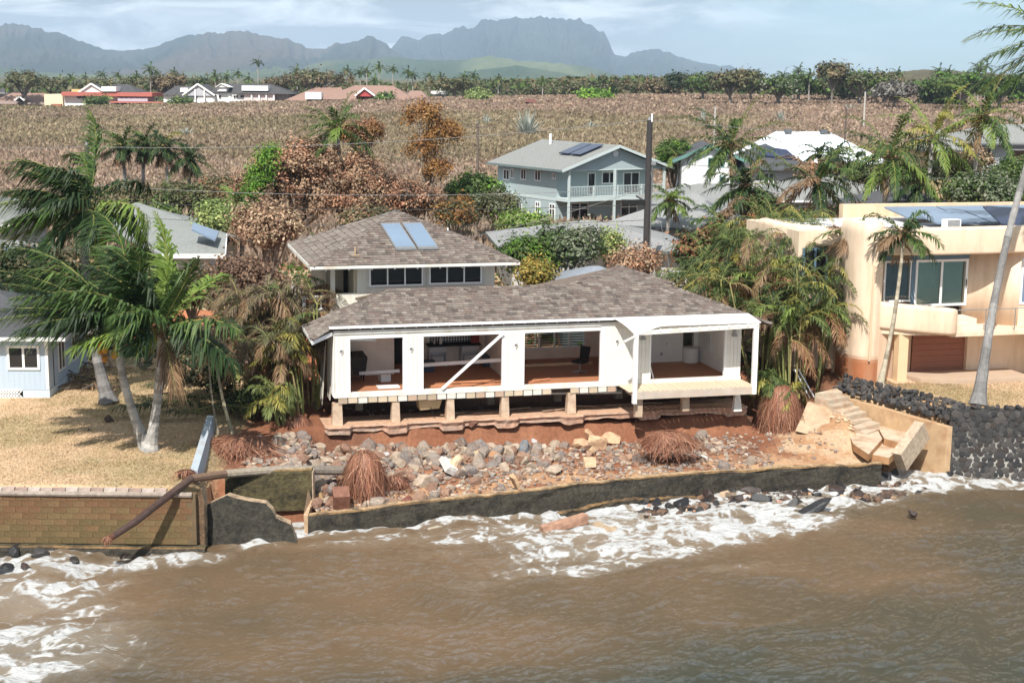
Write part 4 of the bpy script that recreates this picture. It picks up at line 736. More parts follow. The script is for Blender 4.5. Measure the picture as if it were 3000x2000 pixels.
# ---- white metal roof
wm_ = thing('metal_roof_house', 'house with bright white metal hip roof and two dark roof vents', 'house', (31.5, 152, 2.6), R_(2)); p = P4(wm_)
p('wall', GW, lambda b: b.box(-7, 6.5, 1, 11, -.2, 4.6)); MR = mat('white_metal_roof', (.80, .83, .86), .4, .03)
a, b2, c2, d2 = (-8.2, -.5, 4.3), (7.4, -.5, 4.3), (6.5, 12, 4.3), (-7.5, 12, 4.3); r0, r1 = (-3.4, 6, 7.3), (2.3, 6, 7.3)
rf = p('roof', MR, lambda b: [b.poly([a, b2, r1, r0]), b.poly([b2, c2, r1]), b.poly([c2, d2, r0, r1]), b.poly([d2, a, r0]), b.poly([d2, c2, b2, a])])
for k in range(24):
    u = -7.8 + k * .64; t1 = min(1, (u + 8.2) / 4.8, (7.4 - u) / 5.1)
    if t1 > .05: p('roof_seam', MR, lambda b: b.bar((u, -.5, 4.32), (u, -.5 + 6.5 * t1, 4.32 + 3 * t1), .05, .06), rf)
for u in (-2.2, 1.6): p('roof_vent', DT, lambda b: b.box(u - .35, u + .35, 5.3, 6.1, 7.1, 7.55))
# ---- grey house with white balcony, far right
fr_ = thing('balcony_house', 'grey house with white balcony railing at the far right', 'house', (46.5, 146, 2.6), R_(4)); p = P4(fr_)
p('wall', mat('mid_grey_wall', (.24, .25, .26), .8, .06, 3., st=(6, 6, .4)), lambda b: b.box(-2, 12, 0, 8, 2.4, 6.8)); p('lower_wall', mat('ochre_wall', (.42, .30, .17), .8), lambda b: b.box(-5, 12, .5, 8, -.2, 2.4)); hip_roof(fr_, -3.2, 13, -1, 9, 6.75, 1.75, ASPH, DT)
p('balcony', WHITE2, lambda b: b.box(-1.2, 12, -1.6, .0, 3.5, 3.75)); rail(fr_, AXF(-1.55), -1.2, 9, 3.75, 1.25, WHITE2, .16, 1.4)
window(fr_, AXF(-.02), 2.4, 4.2, 4.3, 6.2, 1, .15, gm=mat('brown_door', (.07, .03, .02), .6)); window(fr_, AXF(-.02), -1.5, .6, 5.2, 6.3, 2, .1, DT)
hip_roof(fr_, -6.5, -1.5, -1.5, 6, 6.1, 1.9, ASPH, DT, name='wing_roof'); p('wing_wall', MATS['ochre_wall'], lambda b: b.box(-6, -2.01, -.8, 5.5, -.2, 6.0)); window(fr_, AXF(-.82), -5.5, -4.0, 3.2, 5.4, 2, .12)
# ------------------------------------------------------------------ cream stucco building on the right
cb = thing('stucco_building', 'cream stucco building with rounded corners and curved balcony', 'building', (16.45, 60.25, 2.75), R_(15)); p = P4(cb)
STU = mat('cream_stucco', None, .85, .06, 2., .25, 30., dirt=(.48, .33, .21), ds=1.0, da=.6, dst=(1.5, 1.5, .22))
CR = (.75, .585, .43)
def smooth_path(P, n=8):
    P = [np.array(q, float) for q in P]; P = [2 * P[0] - P[1]] + P + [2 * P[-1] - P[-2]]; o = []
    for i in range(1, len(P) - 2):
        for k in range(n):
            t = k / n; a, b, c, d = P[i - 1:i + 3]; o.append(.5 * (2 * b + (c - a) * t + (2 * a - 5 * b + 4 * c - d) * t * t + (3 * b - a - 3 * c + d) * t ** 3))
    return np.array(o + [P[-2]])
def rprof(t, z0, z1, r, n=4):
    o = []
    for cx, cz, a0 in ((-r, z0 + r, -90), (-r, z1 - r, 0), (-t + r, z1 - r, 90), (-t + r, z0 + r, 180)):
        for k in range(n + 1): a = R_(a0 + 90 * k / n); o.append((cx + r * math.cos(a), cz + r * math.sin(a)))
    return o
def sweep(b, path, prof, col=CR, colf=None, z_of=None):
    P = np.asarray(path, float); T = np.gradient(P, axis=0); T /= np.linalg.norm(T, axis=1)[:, None]; Nn = np.stack([T[:, 1], -T[:, 0]], 1); m = len(P); k = len(prof)
    V = np.array([[(*(P[i] + Nn[i] * o), z + (z_of(i / (m - 1), z) if z_of else 0)) for o, z in prof] for i in range(m)]).reshape(-1, 3)
    F = [[i * k + j, (i + 1) * k + j, (i + 1) * k + (j + 1) % k, i * k + (j + 1) % k] for i in range(m - 1) for j in range(k)]
    c = col if colf is None else np.array([colf(V[f].mean(0)) for f in F])
    b.add(V, F, c); b.poly(V[:k][::-1], col); b.poly(V[-k:], col)
def mudcol(q):
    k = 1 / (1 + math.exp((q[2] - 1.02 - .25 * (vn(np.array([q[0] * 1.5]), np.array([q[1]]), 4)[0] - .5)) * 22)); return np.array(CR) * (1 - k) + np.array((.40, .15, .065)) * k
pier_path = smooth_path([(-2.0, 2.4), (-2.15, 1.2), (-1.95, .45), (-1.5, .18), (-1.15, .25)], 8)
zs = [(-.35, -.1)] + [(0, -.1 + .13 * k) for k in range(50)] + [(-.06, 6.55), (-.22, 6.68), (-.4, 6.66), (-.4, -.1)]
p('corner_pier', STU, lambda b: sweep(b, pier_path, zs, colf=mudcol), smooth=True)
p('downpipe', STU, lambda b: b.tube([(-1.62, .13, .9), (-1.62, .13, 4.9)], .04, 8, (.72, .56, .38)))
p('upper_fascia', STU, lambda b: sweep(b, smooth_path([(-1.35, .32), (-.9, .15), (-.3, .0), (.6, -.15), (2.0, -.2), (4.0, -.12), (6.0, 0), (14, .2)]), rprof(.6, 5.3, 6.42, .10)), smooth=True)
p('fascia_soffit', STU, lambda b: b.box(-1.2, 14, .15, 2.6, 5.32, 5.38, (.5, .36, .22)))
p('upper_wall', STU, lambda b: [sweep(b, smooth_path([(3.3, 1.3), (3.8, 1.25), (4.5, .95), (5.1, .5), (5.4, .3)]), [(0, 2.1), (0, 5.33), (-.25, 5.33), (-.25, 2.1)])], smooth=True)
p('jamb_wall', STU, lambda b: b.prism([(-1.4, .45), (-1.1, .35), (-.75, .9), (-.78, 1.2), (-1.4, 1.3)], 1.9, 5.32, CR))
p('core_wall', STU, lambda b: [b.box(-1.9, 14, 2.6, 9, -.1, 5.9, CR)])
p('right_wall', STU, lambda b: b.box(5.5, 14, .6, 2.6, 2.1, 5.32, CR)); 
p('transom_band', mat('blue_grey_trim', (.12, .19, .25), .6), lambda b: b.prism([(-.75, .86), (.78, 1.02), (3.35, 1.02), (3.35, 1.3), (-.75, 1.3)], 4.98, 5.31))
p('corner_mullion', MATS['blue_grey_trim'], lambda b: b.box(.62, .80, .99, 1.1, 2.9, 4.975))
CURT = mat('pale_curtain', (.80, .84, .80), .9, .05); CURB = mat('blue_curtain', (.34, .38, .47), .9, .1)
def curtain(b, a0, a1, v, z0, z1):
    n = int((a1 - a0) / .05); V = [(a0 + i * .05, v + (.035 if i % 2 else -.035), z) for z in (z0, z1) for i in range(n + 1)]; b.add(V, [[i, i + 1, n + 2 + i, n + 1 + i] for i in range(n)])
w1 = window(cb, lambda a, d, z: (a, .98 - d + (a) * .06, z), -.70, .60, 3.22, 4.97, 1, .085, gm=GLC, name='corner_window'); p('curtain', CURB, lambda b: curtain(b, -.62, .52, 1.12, 3.3, 4.9), w1)
w2 = window(cb, AXF(1.02), .82, 3.30, 2.98, 4.97, 2, .10, gm=GLC, name='sliding_door'); p('curtain', CURT, lambda b: curtain(b, .92, 3.2, 1.16, 3.06, 4.88), w2); p('door_handle', BLACK, lambda b: b.box(3.22, 3.25, .95, .98, 3.7, 4.1), w2)
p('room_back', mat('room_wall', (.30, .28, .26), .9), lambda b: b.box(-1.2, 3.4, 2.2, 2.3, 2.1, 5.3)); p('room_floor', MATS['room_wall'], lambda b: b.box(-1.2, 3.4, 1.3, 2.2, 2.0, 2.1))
# balcony belly
p('curved_balcony', STU, lambda b: sweep(b, smooth_path([(-1.5, .55), (-1.1, .30), (-.5, -.05), (.2, -.5), (.9, -.85), (1.5, -.95), (1.85, -.75), (1.95, -.3), (1.95, .4)]), rprof(.45, 2.08, 3.22, .16), z_of=lambda s, z: .15 - .32 * s), smooth=True)
p('balcony_infill', STU, lambda b: b.prism([(-1.2, .5), (-.5, .1), (.3, -.35), (1.6, -.6), (1.75, 1.3), (-1.2, 1.3)], 2.0, 2.95, CR))
bd = p('balcony_deck', STU, lambda b: b.box(1.6, 14, -.72, 1.25, 1.95, 2.12, (.72, .56, .42)))
rr = MB(); rr.tube([(1.85, -.62, 3.05), (14, -.62, 3.05)], .022, 6); rl_ = rr.build('rail_pipe', METAL, cb)
for u in (1.87, 3.25, 4.65, 6.0): p('rail_post', METAL, lambda b: b.tube([(u, -.62, 2.12), (u, -.62, 3.05)], .022, 6), rl_)
p('balcony_step', STU, lambda b: b.box(2.0, 3.3, .1, 1.2, 2.125, 2.55, (.74, .60, .48))); p('balcony_step', STU, lambda b: b.box(2.0, 3.9, -.2, .1, 2.125, 2.32, (.74, .60, .48)))
window(cb, AXF(.58), 5.6, 7.4, 3.0, 5.0, 2, .1, gm=SOLAR)
# lower storey
p('lower_wall', STU, lambda b: [sweep(b, [(-1.3, .30), (-.7, .45), (.2, .9), (.95, 1.25)], [(0, -.1), (0, 2.2), (-.3, 2.2), (-.3, -.1)], colf=mudcol)])
p('lower_wall', STU, lambda b: b.box(3.5, 6.2, 1.0, 1.3, -.1, 2.0, CR)); p('lower_wall', STU, lambda b: b.box(6.2, 14, 1.001, 1.3, -.1, 2.0, CR))
bdm = mat('plywood_red', (.30, .13, .085), .85, .15, 4., .2, 30., st=(1, 4, 8)); 
for k in range(7): p('shutter_board', bdm, lambda b: b.box(.98, 3.49, 1.2, 1.24, .02 + k * .26, .27 + k * .26))
p('column', STU, lambda b: b.box(-.36, .08, -.02, .38, 0, 2.3, (.70, .52, .32))); p('column_pad', STU, lambda b: b.box(-.6, .35, -.3, .6, -.06, .015, (.6, .42, .28)))
p('terrace_slab', STU, lambda b: b.prism([(.3, 1.1), (.35, .4), (.6, -.25), (1.1, -.7), (1.8, -.95), (2.8, -1.05), (5.5, -1.0), (5.5, 1.1)], -.06, .15, (.45, .34, .25)))
window(cb, AXF(.99), 6.35, 7.5, .1, 1.45, 1, .1, trans=.55)
# left rear wing with blue window
p('rear_wing', STU, lambda b: sweep(b, smooth_path([(-3.6, 7.5), (-3.9, 5.5), (-3.7, 4.1), (-3.1, 3.3), (-2.3, 2.9), (-1.9, 2.8)]), rprof(.7, -.1, 3.4, .2), colf=mudcol), smooth=True)
p('rear_fascia', STU, lambda b: sweep(b, smooth_path([(-3.5, 7.5), (-3.6, 5.6), (-3.2, 4.2), (-2.6, 3.2), (-2.1, 2.7), (-1.7, 2.5)]), rprof(.6, 5.35, 6.2, .2)), smooth=True)
p('rear_fill', STU, lambda b: b.box(-3.4, -1.9, 3.5, 9, -.1, 6.0, CR)); window(cb, AXF(3.3), -3.3, -2.1, 3.5, 5.3, 2, .1, MATS['blue_grey_trim'])
p('flat_roof', mat('roof_membrane', (.55, .54, .53), .9, .1, 2.), lambda b: b.box(-1.9, 14, .45, 9, 5.92, 6.0))
p('back_parapet', STU, lambda b: b.box(1.5, 14, 9, 9.4, 5.8, 6.62, (.72, .54, .36)))
for k in range(3):
    for v in (3.5, 6.0): 
        sp = p('solar_panel', SOLAR, lambda b: b.hexa([(3.2 + k * 2.7, v, 6.2), (5.8 + k * 2.7, v, 6.2), (5.8 + k * 2.7, v + 2.2, 6.5), (3.2 + k * 2.7, v + 2.2, 6.5), (3.2 + k * 2.7, v, 6.27), (5.8 + k * 2.7, v, 6.27), (5.8 + k * 2.7, v + 2.2, 6.57), (3.2 + k * 2.7, v + 2.2, 6.57)]))
p('tilted_panel', SOLARD, lambda b: b.hexa([(4.9, 1.2, 6.35), (8, 1.0, 6.1), (8.2, 2.8, 6.8), (5.1, 3.0, 6.95), (4.9, 1.2, 6.42), (8, 1.0, 6.17), (8.2, 2.8, 6.87), (5.1, 3.0, 7.02)])); p('panel_leg', METAL, lambda b: [b.tube([(5.0, 1.4, 6.0), (5.0, 1.4, 6.4)], .02, 6)])
ac = p('air_conditioner', WHITE2, lambda b: b.box(2.5, 3.2, 1.6, 2.0, 6.02, 6.58)); p('grille', mat('grille_grey', (.2, .2, .2), .6), lambda b: [b.box(2.56, 3.14, 1.585, 1.598, 6.1 + k * .06, 6.135 + k * .06) for k in range(8)], ac)
# ------------------------------------------------------------------ shopping village across the field
def farb(name, label, cat='building'):
    o = thing(name, label, cat); return o
class FB:
    def __init__(s, par, D): s.p = par; s.D = D; par.location = Yp(600, 300, D); s.L = np.array(par.location)
    def part(s, name, m, fn, parent=None):
        b = MB(); fn(b); b.V = [v - s.L for v in b.V] if parent is None else [v - s.L for v in b.V]; return b.build(name, m, parent or s.p)
    def box(s, name, m, x0, x1, y0, y1, d0=0, d1=10, parent=None):
        A = Yp(x0, y1, s.D + d0); B = Yp(x1, y0, s.D + d0); return s.part(name, m, lambda b: b.box(A[0], B[0], s.D + d0, s.D + d1, A[2], B[2]), parent)
    def hip(s, name, m, x0, x1, ye, xr0, xr1, yr, d0=0, d1=16, th=.35):
        a = Yp(x0, ye, s.D + d0); b_ = Yp(x1, ye, s.D + d0); z = (a[2] + b_[2]) / 2; h = Yp((xr0 + xr1) / 2, yr, s.D + (d0 + d1) / 2)[2]; dm = s.D + (d0 + d1) / 2
        r0 = (Yp(xr0, yr, dm)[0], dm, h); r1 = (Yp(xr1, yr, dm)[0], dm, h); P = [(a[0], s.D + d0, z), (b_[0], s.D + d0, z), (b_[0], s.D + d1, z), (a[0], s.D + d1, z)]
        return s.part(name, m, lambda b: [b.poly([P[0], P[1], r1, r0]), b.poly([P[1], P[2], r1]), b.poly([P[2], P[3], r0, r1]), b.poly([P[3], P[0], r0]), b.poly(P[::-1])])
    def gable(s, name, m, x0, x1, ye, xa, ya, d0, d1, mr=None, trim=None):
        a = Yp(x0, ye, s.D + d0); c = Yp(x1, ye, s.D + d0); t = Yp(xa, ya, s.D + d0); dd = np.array([0, d1 - d0, 0]); z = (a[2] + c[2]) / 2; a[2] = c[2] = z
        o = s.part(name, m, lambda b: b.add([a, c, t], [[0, 1, 2]]))
        e = np.array([0, -.4, .15]); s.part('gable_roof', mr or MR, lambda b: [roof_slab(b, [a + e, t + e, t + dd, a + dd], .2), roof_slab(b, [t + e, c + e, c + dd, t + dd], .2)])
        if trim: s.part('gable_trim', trim, lambda b: [b.bar(a + e, t + e + np.array([0, -.1, 0]), .3, .5), b.bar(t + e + np.array([0, -.1, 0]), c + e, .3, .5)])
BRN = mat('brown_shingle', (.27, .17, .135), .95, .15, 2.); REDR = mat('red_metal', (.42, .13, .10), .7, .08); CRE = mat('cream_wall', (.72, .62, .42), .8, .04); FW = mat('far_white', (.78, .77, .75), .8, .03); CHAR = mat('charcoal_roof', (.07, .068, .07), .95, .2, 1.); PNK = mat('pinkish_wall', (.62, .55, .53), .8); REDG = mat('red_gable', (.42, .07, .07), .8)
f = FB(farb('shopping_hall', 'long hall with brown roof left of the red-roofed building across the field'), 452); f.hip('roof', BRN, -40, 150, 306, 35, 135, 273, 0, 20); f.box('wall', mat('grey_wall', (.3, .29, .28), .9), -30, 140, 300, 318, 1, 18); f.gable('gable', BLACK, 44, 73, 296, 58, 284, -1, 4, BRN, FW)
f = FB(farb('grey_hall', 'grey-roofed hall at the far left edge beyond the field'), 470); f.hip('roof', CHAR, -120, 35, 276, -60, 0, 255, 0, 20); f.box('wall', MATS['grey_wall'], -110, 25, 272, 310, 1, 18)
f = FB(farb('red_trim_building', 'cream and white building with red eaves across the field'), 448)
f.box('cream_wall', CRE, 131, 183, 277, 322, 0, 12); f.box('upper_wall', PNK, 183, 345, 279, 322, 1, 12); f.box('white_wall', FW, 190, 330, 304, 322, -.5, 1)
f.box('red_eave', REDR, 180, 445, 272, 281, -1.5, 14); f.hip('red_awning', REDR, 318, 472, 302, 325, 440, 296, -4, 6); f.box('balcony_wall', mat('lilac_wall', (.45, .42, .47), .8), 345, 432, 287, 297, -1, 8); f.box('dark_storey', BLACK, 345, 432, 280, 288, .5, 8); f.box('dark_base', BLACK, 335, 440, 304, 318, .5, 8)
f.box('gate', mat('red_gate', (.36, .13, .08), .8), 151, 179, 305, 318, -1, 0); f.gable('gable', FW, 228, 315, 275, 268, 247, -.5, 14, CHAR, FW); f.hip('roof', CHAR, 290, 405, 271, 320, 375, 247, 1, 16); f.part('dormer', FW, lambda b: b.box(*[Yp(297, 270, 446)[0], Yp(340, 270, 446)[0]], 446, 452, Yp(300, 268, 446)[2], Yp(300, 254, 446)[2]))
f.box('tank', mat('ochre_tank', (.6, .45, .2), .8), 210, 240, 262, 276, 3, 8)
for x in (352, 365, 380, 398, 412): f.box('window', BLACK, x, x + 8, 281, 287, -1.2, -.9)
for x in (225, 240, 270): f.box('window', BLACK, x, x + 12, 283, 288, .5, 1.1)
for x in (350, 371, 401, 430): f.box('post', FW, x, x + 3, 302, 316, -3, -2)
f = FB(farb('white_mall', 'white building with charcoal roofs and big gable across the field'), 446)
f.hip('left_roof', CHAR, 473, 575, 279, 515, 560, 252, 0, 16); f.box('left_wall', FW, 480, 560, 279, 316, 1, 14); f.box('dormer', FW, 528, 550, 258, 270, 0, 5)
f.box('white_wall', FW, 545, 735, 272, 318, .5, 14); f.box('gable_base', FW, 540, 628, 281, 318, -1.5, 2); f.gable('gable', mat('grey_gable', (.45, .45, .47), .8), 535, 630, 281, 580, 248, -2, 14, CHAR, FW); f.box('balcony_recess', mat('dark_recess', (.12, .12, .13), .9), 545, 578, 279, 288, -1.7, -1.4)
for x in (570, 597): f.box('gable_post', FW, x, x + 3, 262, 290, -2.4, -2)
f.hip('mid_roof', CHAR, 618, 735, 272, 640, 720, 246, 0, 16); f.hip('right_roof', CHAR, 690, 860, 275, 720, 790, 246, -1, 18); f.box('roof_band', FW, 708, 785, 252, 266, 0, 4); f.box('dormer', FW, 637, 663, 255, 268, -1, 5); f.gable('dormer_gable', FW, 632, 672, 256, 648, 246, -1.5, 5, FW)
f.box('beige_wall', PNK, 715, 805, 273, 300, 0, 12); f.box('side_wall', mat('shadow_grey', (.35, .34, .34), .8), 805, 850, 275, 305, 2, 14); f.hip('red_awning', mat('faded_red', (.36, .16, .13), .8), 712, 830, 305, 722, 805, 297, -4, 3)
for x in (735, 757, 778, 800): f.box('pilaster', FW, x, x + 4, 275, 296, -.6, -.1)
for x in (641, 684, 691, 705, 712): f.box('window', BLACK, x, x + 5, 280, 286, .1, .4)
f = FB(farb('red_gable_hall', 'long hall with brown roof and red gable across the field'), 440)
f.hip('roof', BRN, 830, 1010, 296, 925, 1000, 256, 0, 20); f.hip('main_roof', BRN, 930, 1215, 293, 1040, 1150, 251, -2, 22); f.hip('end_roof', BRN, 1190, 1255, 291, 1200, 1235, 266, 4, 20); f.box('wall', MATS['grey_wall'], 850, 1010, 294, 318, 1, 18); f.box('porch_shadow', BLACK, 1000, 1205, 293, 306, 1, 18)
f.box('sign_board', FW, 894, 941, 271, 291, -3, 2); f.gable('red_gable', REDG, 1040, 1100, 283, 1068, 260, -3, 8, BRN, FW)
for x in (1012, 1058, 1103, 1152, 1198): f.box('porch_post', FW, x, x + 4, 293, 306, -2, -1.4)
f = FB(farb('white_shop', 'small white building right of the brown hall among far trees'), 470); f.box('wall', FW, 1268, 1305, 278, 296, 0, 8); f.box('roof', FW, 1262, 1312, 268, 276, -1, 10); f.box('window', BLACK, 1275, 1300, 281, 288, -.3, -.05)
f = FB(farb('white_warehouse', 'distant white block above the far trees in the middle'), 520); f.box('wall', FW, 1425, 1468, 247, 262, 0, 10); f.box('roof_edge', MATS['grey_wall'], 1422, 1470, 244, 247, -1, 11)
f = FB(farb('red_shed', 'dark red shed roof at the far field edge'), 400); f.hip('roof', mat('dark_red', (.16, .06, .05), .9), 1538, 1575, 300, 1545, 1568, 291, 0, 6); f.box('wall', BLACK, 1542, 1572, 299, 306, .5, 5)
f = FB(farb('hill_cabin', 'tiny white gabled cabin among the trees on the right hill'), 480); f.gable('gable', FW, 2672, 2695, 250, 2684, 237, 0, 8, CHAR, CHAR); f.box('wall', FW, 2673, 2694, 249, 256, .2, 7)
# ------------------------------------------------------------------ sea walls, steps and rubble
def Gp(px, py, z=1.5):
    for _ in range(14): q = Zp(px, py, z); z = .5 * z + .5 * ghf(q[0], q[1])
    q = Zp(px, py, z); return np.array([q[0], q[1], ghf(q[0], q[1])])
def vnoise3(p, s): return mnoise.noise(Vector(p) * s)
WETC = mat('sea_wall_concrete', None, .9, .45, 7., 2.5, 14., spec=.2, dirt=(.016, .016, .015), ds=1.5, da=1., dst=(1, 1, 1.5))
def speckle(m):      # salt and shell specks over the dark algae
    t = m.node_tree; n = t.nodes; l = t.links; b = next(q for q in n if q.type == 'BSDF_PRINCIPLED'); src = b.inputs['Base Color'].links[0].from_socket
    tcn = n.new('ShaderNodeTexCoord'); nz = n.new('ShaderNodeTexNoise'); nz.inputs['Scale'].default_value = 11; nz.inputs['Detail'].default_value = 9; nz.inputs['Roughness'].default_value = .8; l.new(tcn.outputs['Object'], nz.inputs[0])
    r = n.new('ShaderNodeMapRange'); r.inputs['From Min'].default_value = .55; r.inputs['From Max'].default_value = .72; r.inputs['To Max'].default_value = .5; l.new(nz.outputs[0], r.inputs[0])
    x = n.new('ShaderNodeMix'); x.data_type = 'RGBA'; l.new(r.outputs[0], x.inputs[0]); l.new(src, x.inputs[6]); x.inputs[7].default_value = (.24, .18, .11, 1); l.new(x.outputs[2], b.inputs['Base Color'])
speckle(WETC)
ALG = (.05, .044, .034)
# block wall on the left
cw = thing('block_wall', 'stained concrete block sea wall in front of the left lawn', 'wall', (-9.95, 44.75, 0)); p = P4(cw)
p('mortar_core', mat('mortar', (.13, .09, .05), .95, .2), lambda b: b.box(-14.5, 0, .012, .32, .38, 2.02))
bmats = mat('block_face', None, .95, .35, 9., .8, 45., spec=.1, dirt=(.10, .08, .045), ds=4., da=.6); bl_me = {}
for j in range(8):
    for i in range(37):
        x = -14.5 + i * .40 + (.2 if j % 2 else 0)
        if x > -.2: continue
        t = j / 7 + rnd.uniform(-.45, .45); t = min(1, max(0, t)); kq = round(t * 5)
        if (kq,) not in bl_me:
            c = (np.array((.215, .155, .075)) * (1 - kq / 5) + np.array((.23, .125, .068)) * kq / 5) * (.62, .76, .68, .78, .65, .72)[kq]
            bb = MB(); bb.hexa([(-.196, 0, -.096), (.196, 0, -.096), (.196, .1, -.096), (-.196, .1, -.096), (-.196, 0, .096), (.196, 0, .096), (.196, .1, .096), (-.196, .1, .096)], c); bl_me[(kq,)] = bb.mesh('block', bmats)
        obj('block', bl_me[(kq,)], cw, loc=(x, rnd.uniform(-.006, .006), .485 + j * .2), scale=(1 if x < -.4 else .9, 1, 1))
p('cap_ledge', CONC, lambda b: b.tube([(-14.5 + k * .4, -.02 + .02 * vn(np.array([k * .9]), np.array([3.]), 2)[0], 2.02) for k in range(37)], .085, 8, (.30, .25, .21)))
for i in range(36): 
    if i > 33: continue
    obj('cap_brick', bl_me.setdefault(('cap', i % 3), MB().box(-.185, .185, -.05, .14, -.045, .045, ((.42, .33, .28), (.34, .25, .21), (.48, .41, .36))[i % 3]).mesh('cap_brick', CONC)), cw, loc=(-14.3 + i * .4, .06, 2.13 + rnd.uniform(-.01, .01)))
def rough_strip(b, path, y_off, z_top, z_bot, t, col, seed, amp=.12, n=90, colt=None):
    P = np.array(path, float); s = np.linspace(0, len(P) - 1, n); px_ = np.interp(s, range(len(P)), P[:, 0]); py_ = np.interp(s, range(len(P)), P[:, 1])
    zt = np.interp(s, range(len(P)), np.broadcast_to(z_top, len(P))) + amp * .5 * (fbm(s * 3, s * 0, 4, seed) - .5); rows = []
    prof = [(t, -.05), (t, 0), (.05, .015), (0, -.03), (-.02, -.12), (-.03, -.3), (-.05, -.6), (-.06, -1.4)]
    for k, (o, dz) in enumerate(prof):
        w_ = amp * (fbm(s * 4 + k * .7, s * 0 + k * .9, 4, seed + 3) - .5) * (1 if k > 1 else .3); rows.append(np.stack([px_, py_ + o - y_off + w_, np.maximum(zt + dz, z_bot) + amp * .2 * (fbm(s * 7, s * 0 + k, 3, seed + 9) - .5)], 1))
    V = np.concatenate(rows); F = [[(r + 1) * n + i, (r + 1) * n + i + 1, r * n + i + 1, r * n + i] for r in range(len(prof) - 1) for i in range(n - 1)]
    C = []
    for f in F:
        r = f[3] // n; q = fbm(np.array([V[f[0]][0] * 1.2]), np.array([V[f[0]][2] * 3.]), 4, seed + 5)[0]
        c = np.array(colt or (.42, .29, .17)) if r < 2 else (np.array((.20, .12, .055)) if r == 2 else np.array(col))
        C.append(c * (.85 + .3 * q))
    b.add(V, F, np.array(C)); m_ = len(prof); b.poly([V[r * n] for r in range(m_)], col); b.poly([V[r * n + n - 1] for r in range(m_)][::-1], col)
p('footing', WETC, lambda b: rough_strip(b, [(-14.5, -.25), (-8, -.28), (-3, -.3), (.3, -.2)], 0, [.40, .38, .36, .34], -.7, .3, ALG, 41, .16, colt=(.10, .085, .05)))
# tall concrete stretch and its broken slab
tw = MB(); tw.X = []
tallw = thing('concrete_wall', 'tall algae-stained concrete wall stretch behind the broken slab', 'wall', (-8.1, 47.6, 0)); p = P4(tallw)
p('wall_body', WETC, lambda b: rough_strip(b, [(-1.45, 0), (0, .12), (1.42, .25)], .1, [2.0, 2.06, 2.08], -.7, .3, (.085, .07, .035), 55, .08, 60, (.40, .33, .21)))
p('broken_edge', CONC, lambda b: b.hexa([(1.425, .1, -.4), (1.50, .05, -.4), (1.50, .5, -.4), (1.425, .52, -.4), (1.425, .12, 2.0), (1.46, .1, 1.95), (1.47, .5, 2.0), (1.425, .52, 2.04)], (.45, .34, .24)))
def slab_px(name, label, pts, y0, lean, th, ct, cf, mats=None, cat='slab', zmin=None):
    F_ = [np.array(Yp(a, b_, y0)) for a, b_ in pts]; zl = min(q[2] for q in F_); F_ = [q + np.array([0, (q[2] - zl) * lean, 0]) for q in F_]; c0 = sum(F_) / len(F_); B_2 = [c0 + (q - c0) * .96 + np.array([0, th, .02]) for q in F_]
    n = len(F_); b = MB(); b.poly(F_, cf); b.poly(B_2[::-1], cf); b.add(F_ + B_2, [[n + i, n + (i + 1) % n, (i + 1) % n, i] for i in range(n)], ct)
    o = b.build(name, mats or WETC); o.data.transform(Matrix.Translation(-c0)); o.location = c0; tag(o, label, cat); return o
slab_px('broken_slab', 'dark broken sea wall slab leaning between the two left walls', [(572, 1640), (574, 1575), (578, 1500), (605, 1482), (660, 1457), (690, 1466), (730, 1474), (775, 1480), (795, 1500), (806, 1522), (850, 1540), (868, 1585), (870, 1640)][::-1], 45.5, .12, .4, (.40, .29, .19), (.045, .042, .034))
slab_px('wall_stub', 'dark wall stub at the end of the block wall', [(560, 1650), (566, 1460), (590, 1432), (598, 1470), (600, 1650)][::-1], 45.0, 0, .5, (.36, .26, .17), (.16, .10, .06))
# low wall along the rubble
lw = thing('low_sea_wall', 'long low dark sea wall in front of the rubble', 'wall', (0, 49, 0)); p = P4(lw)
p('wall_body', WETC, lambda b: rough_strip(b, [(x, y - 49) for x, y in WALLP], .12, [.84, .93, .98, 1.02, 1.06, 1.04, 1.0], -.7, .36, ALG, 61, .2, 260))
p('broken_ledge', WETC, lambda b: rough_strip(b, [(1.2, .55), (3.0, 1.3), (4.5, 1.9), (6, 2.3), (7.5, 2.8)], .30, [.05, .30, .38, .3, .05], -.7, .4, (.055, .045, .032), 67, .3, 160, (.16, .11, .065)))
p('end_edge', CONC, lambda b: b.hexa([(-6.74, -2.5, -.5), (-6.62, -2.5, -.5), (-6.62, -1.0, -.5), (-6.74, -1.0, -.5), (-6.80, -2.46, .86), (-6.66, -2.5, .84), (-6.66, -1.0, 1.1), (-6.80, -1.0, 1.6)], (.44, .30, .19)))
def flat_px(name, label, pts, th, c, cat='slab', m=None):
    T = [np.array(Zp(a, b_, z)) for a, b_, z in pts]; c0 = sum(T) / len(T); B_2 = [q - np.array([0, 0, th]) for q in T]; n = len(T); b = MB(); b.poly(T[::-1], c); b.poly(B_2, c); b.add(T + B_2, [[i, (i + 1) % n, n + (i + 1) % n, n + i] for i in range(n)], np.array(c) * .8)
    o = b.build(name, m or CONC); o.data.transform(Matrix.Translation(-c0)); o.location = c0; return tag(o, label, cat)
# short blue-grey boundary wall running back from the shore
bw = MB(); bw.hexa([(-10.42, 46.3, 2.0), (-10.12, 46.3, 2.0), (-10.72, 51.9, 2.1), (-11.0, 51.9, 2.1), (-10.44, 46.35, 2.42), (-10.2, 46.3, 2.38), (-10.80, 51.9, 2.92), (-11.02, 51.9, 2.95)]); bw.build('boundary_wall', mat('bluegrey_paint', (.40, .45, .49), .7, .1, 3., dirt=(.25, .17, .12), ds=1.5, da=.5), label='short blue-grey boundary wall tilting at the lawn edge', cat='wall')
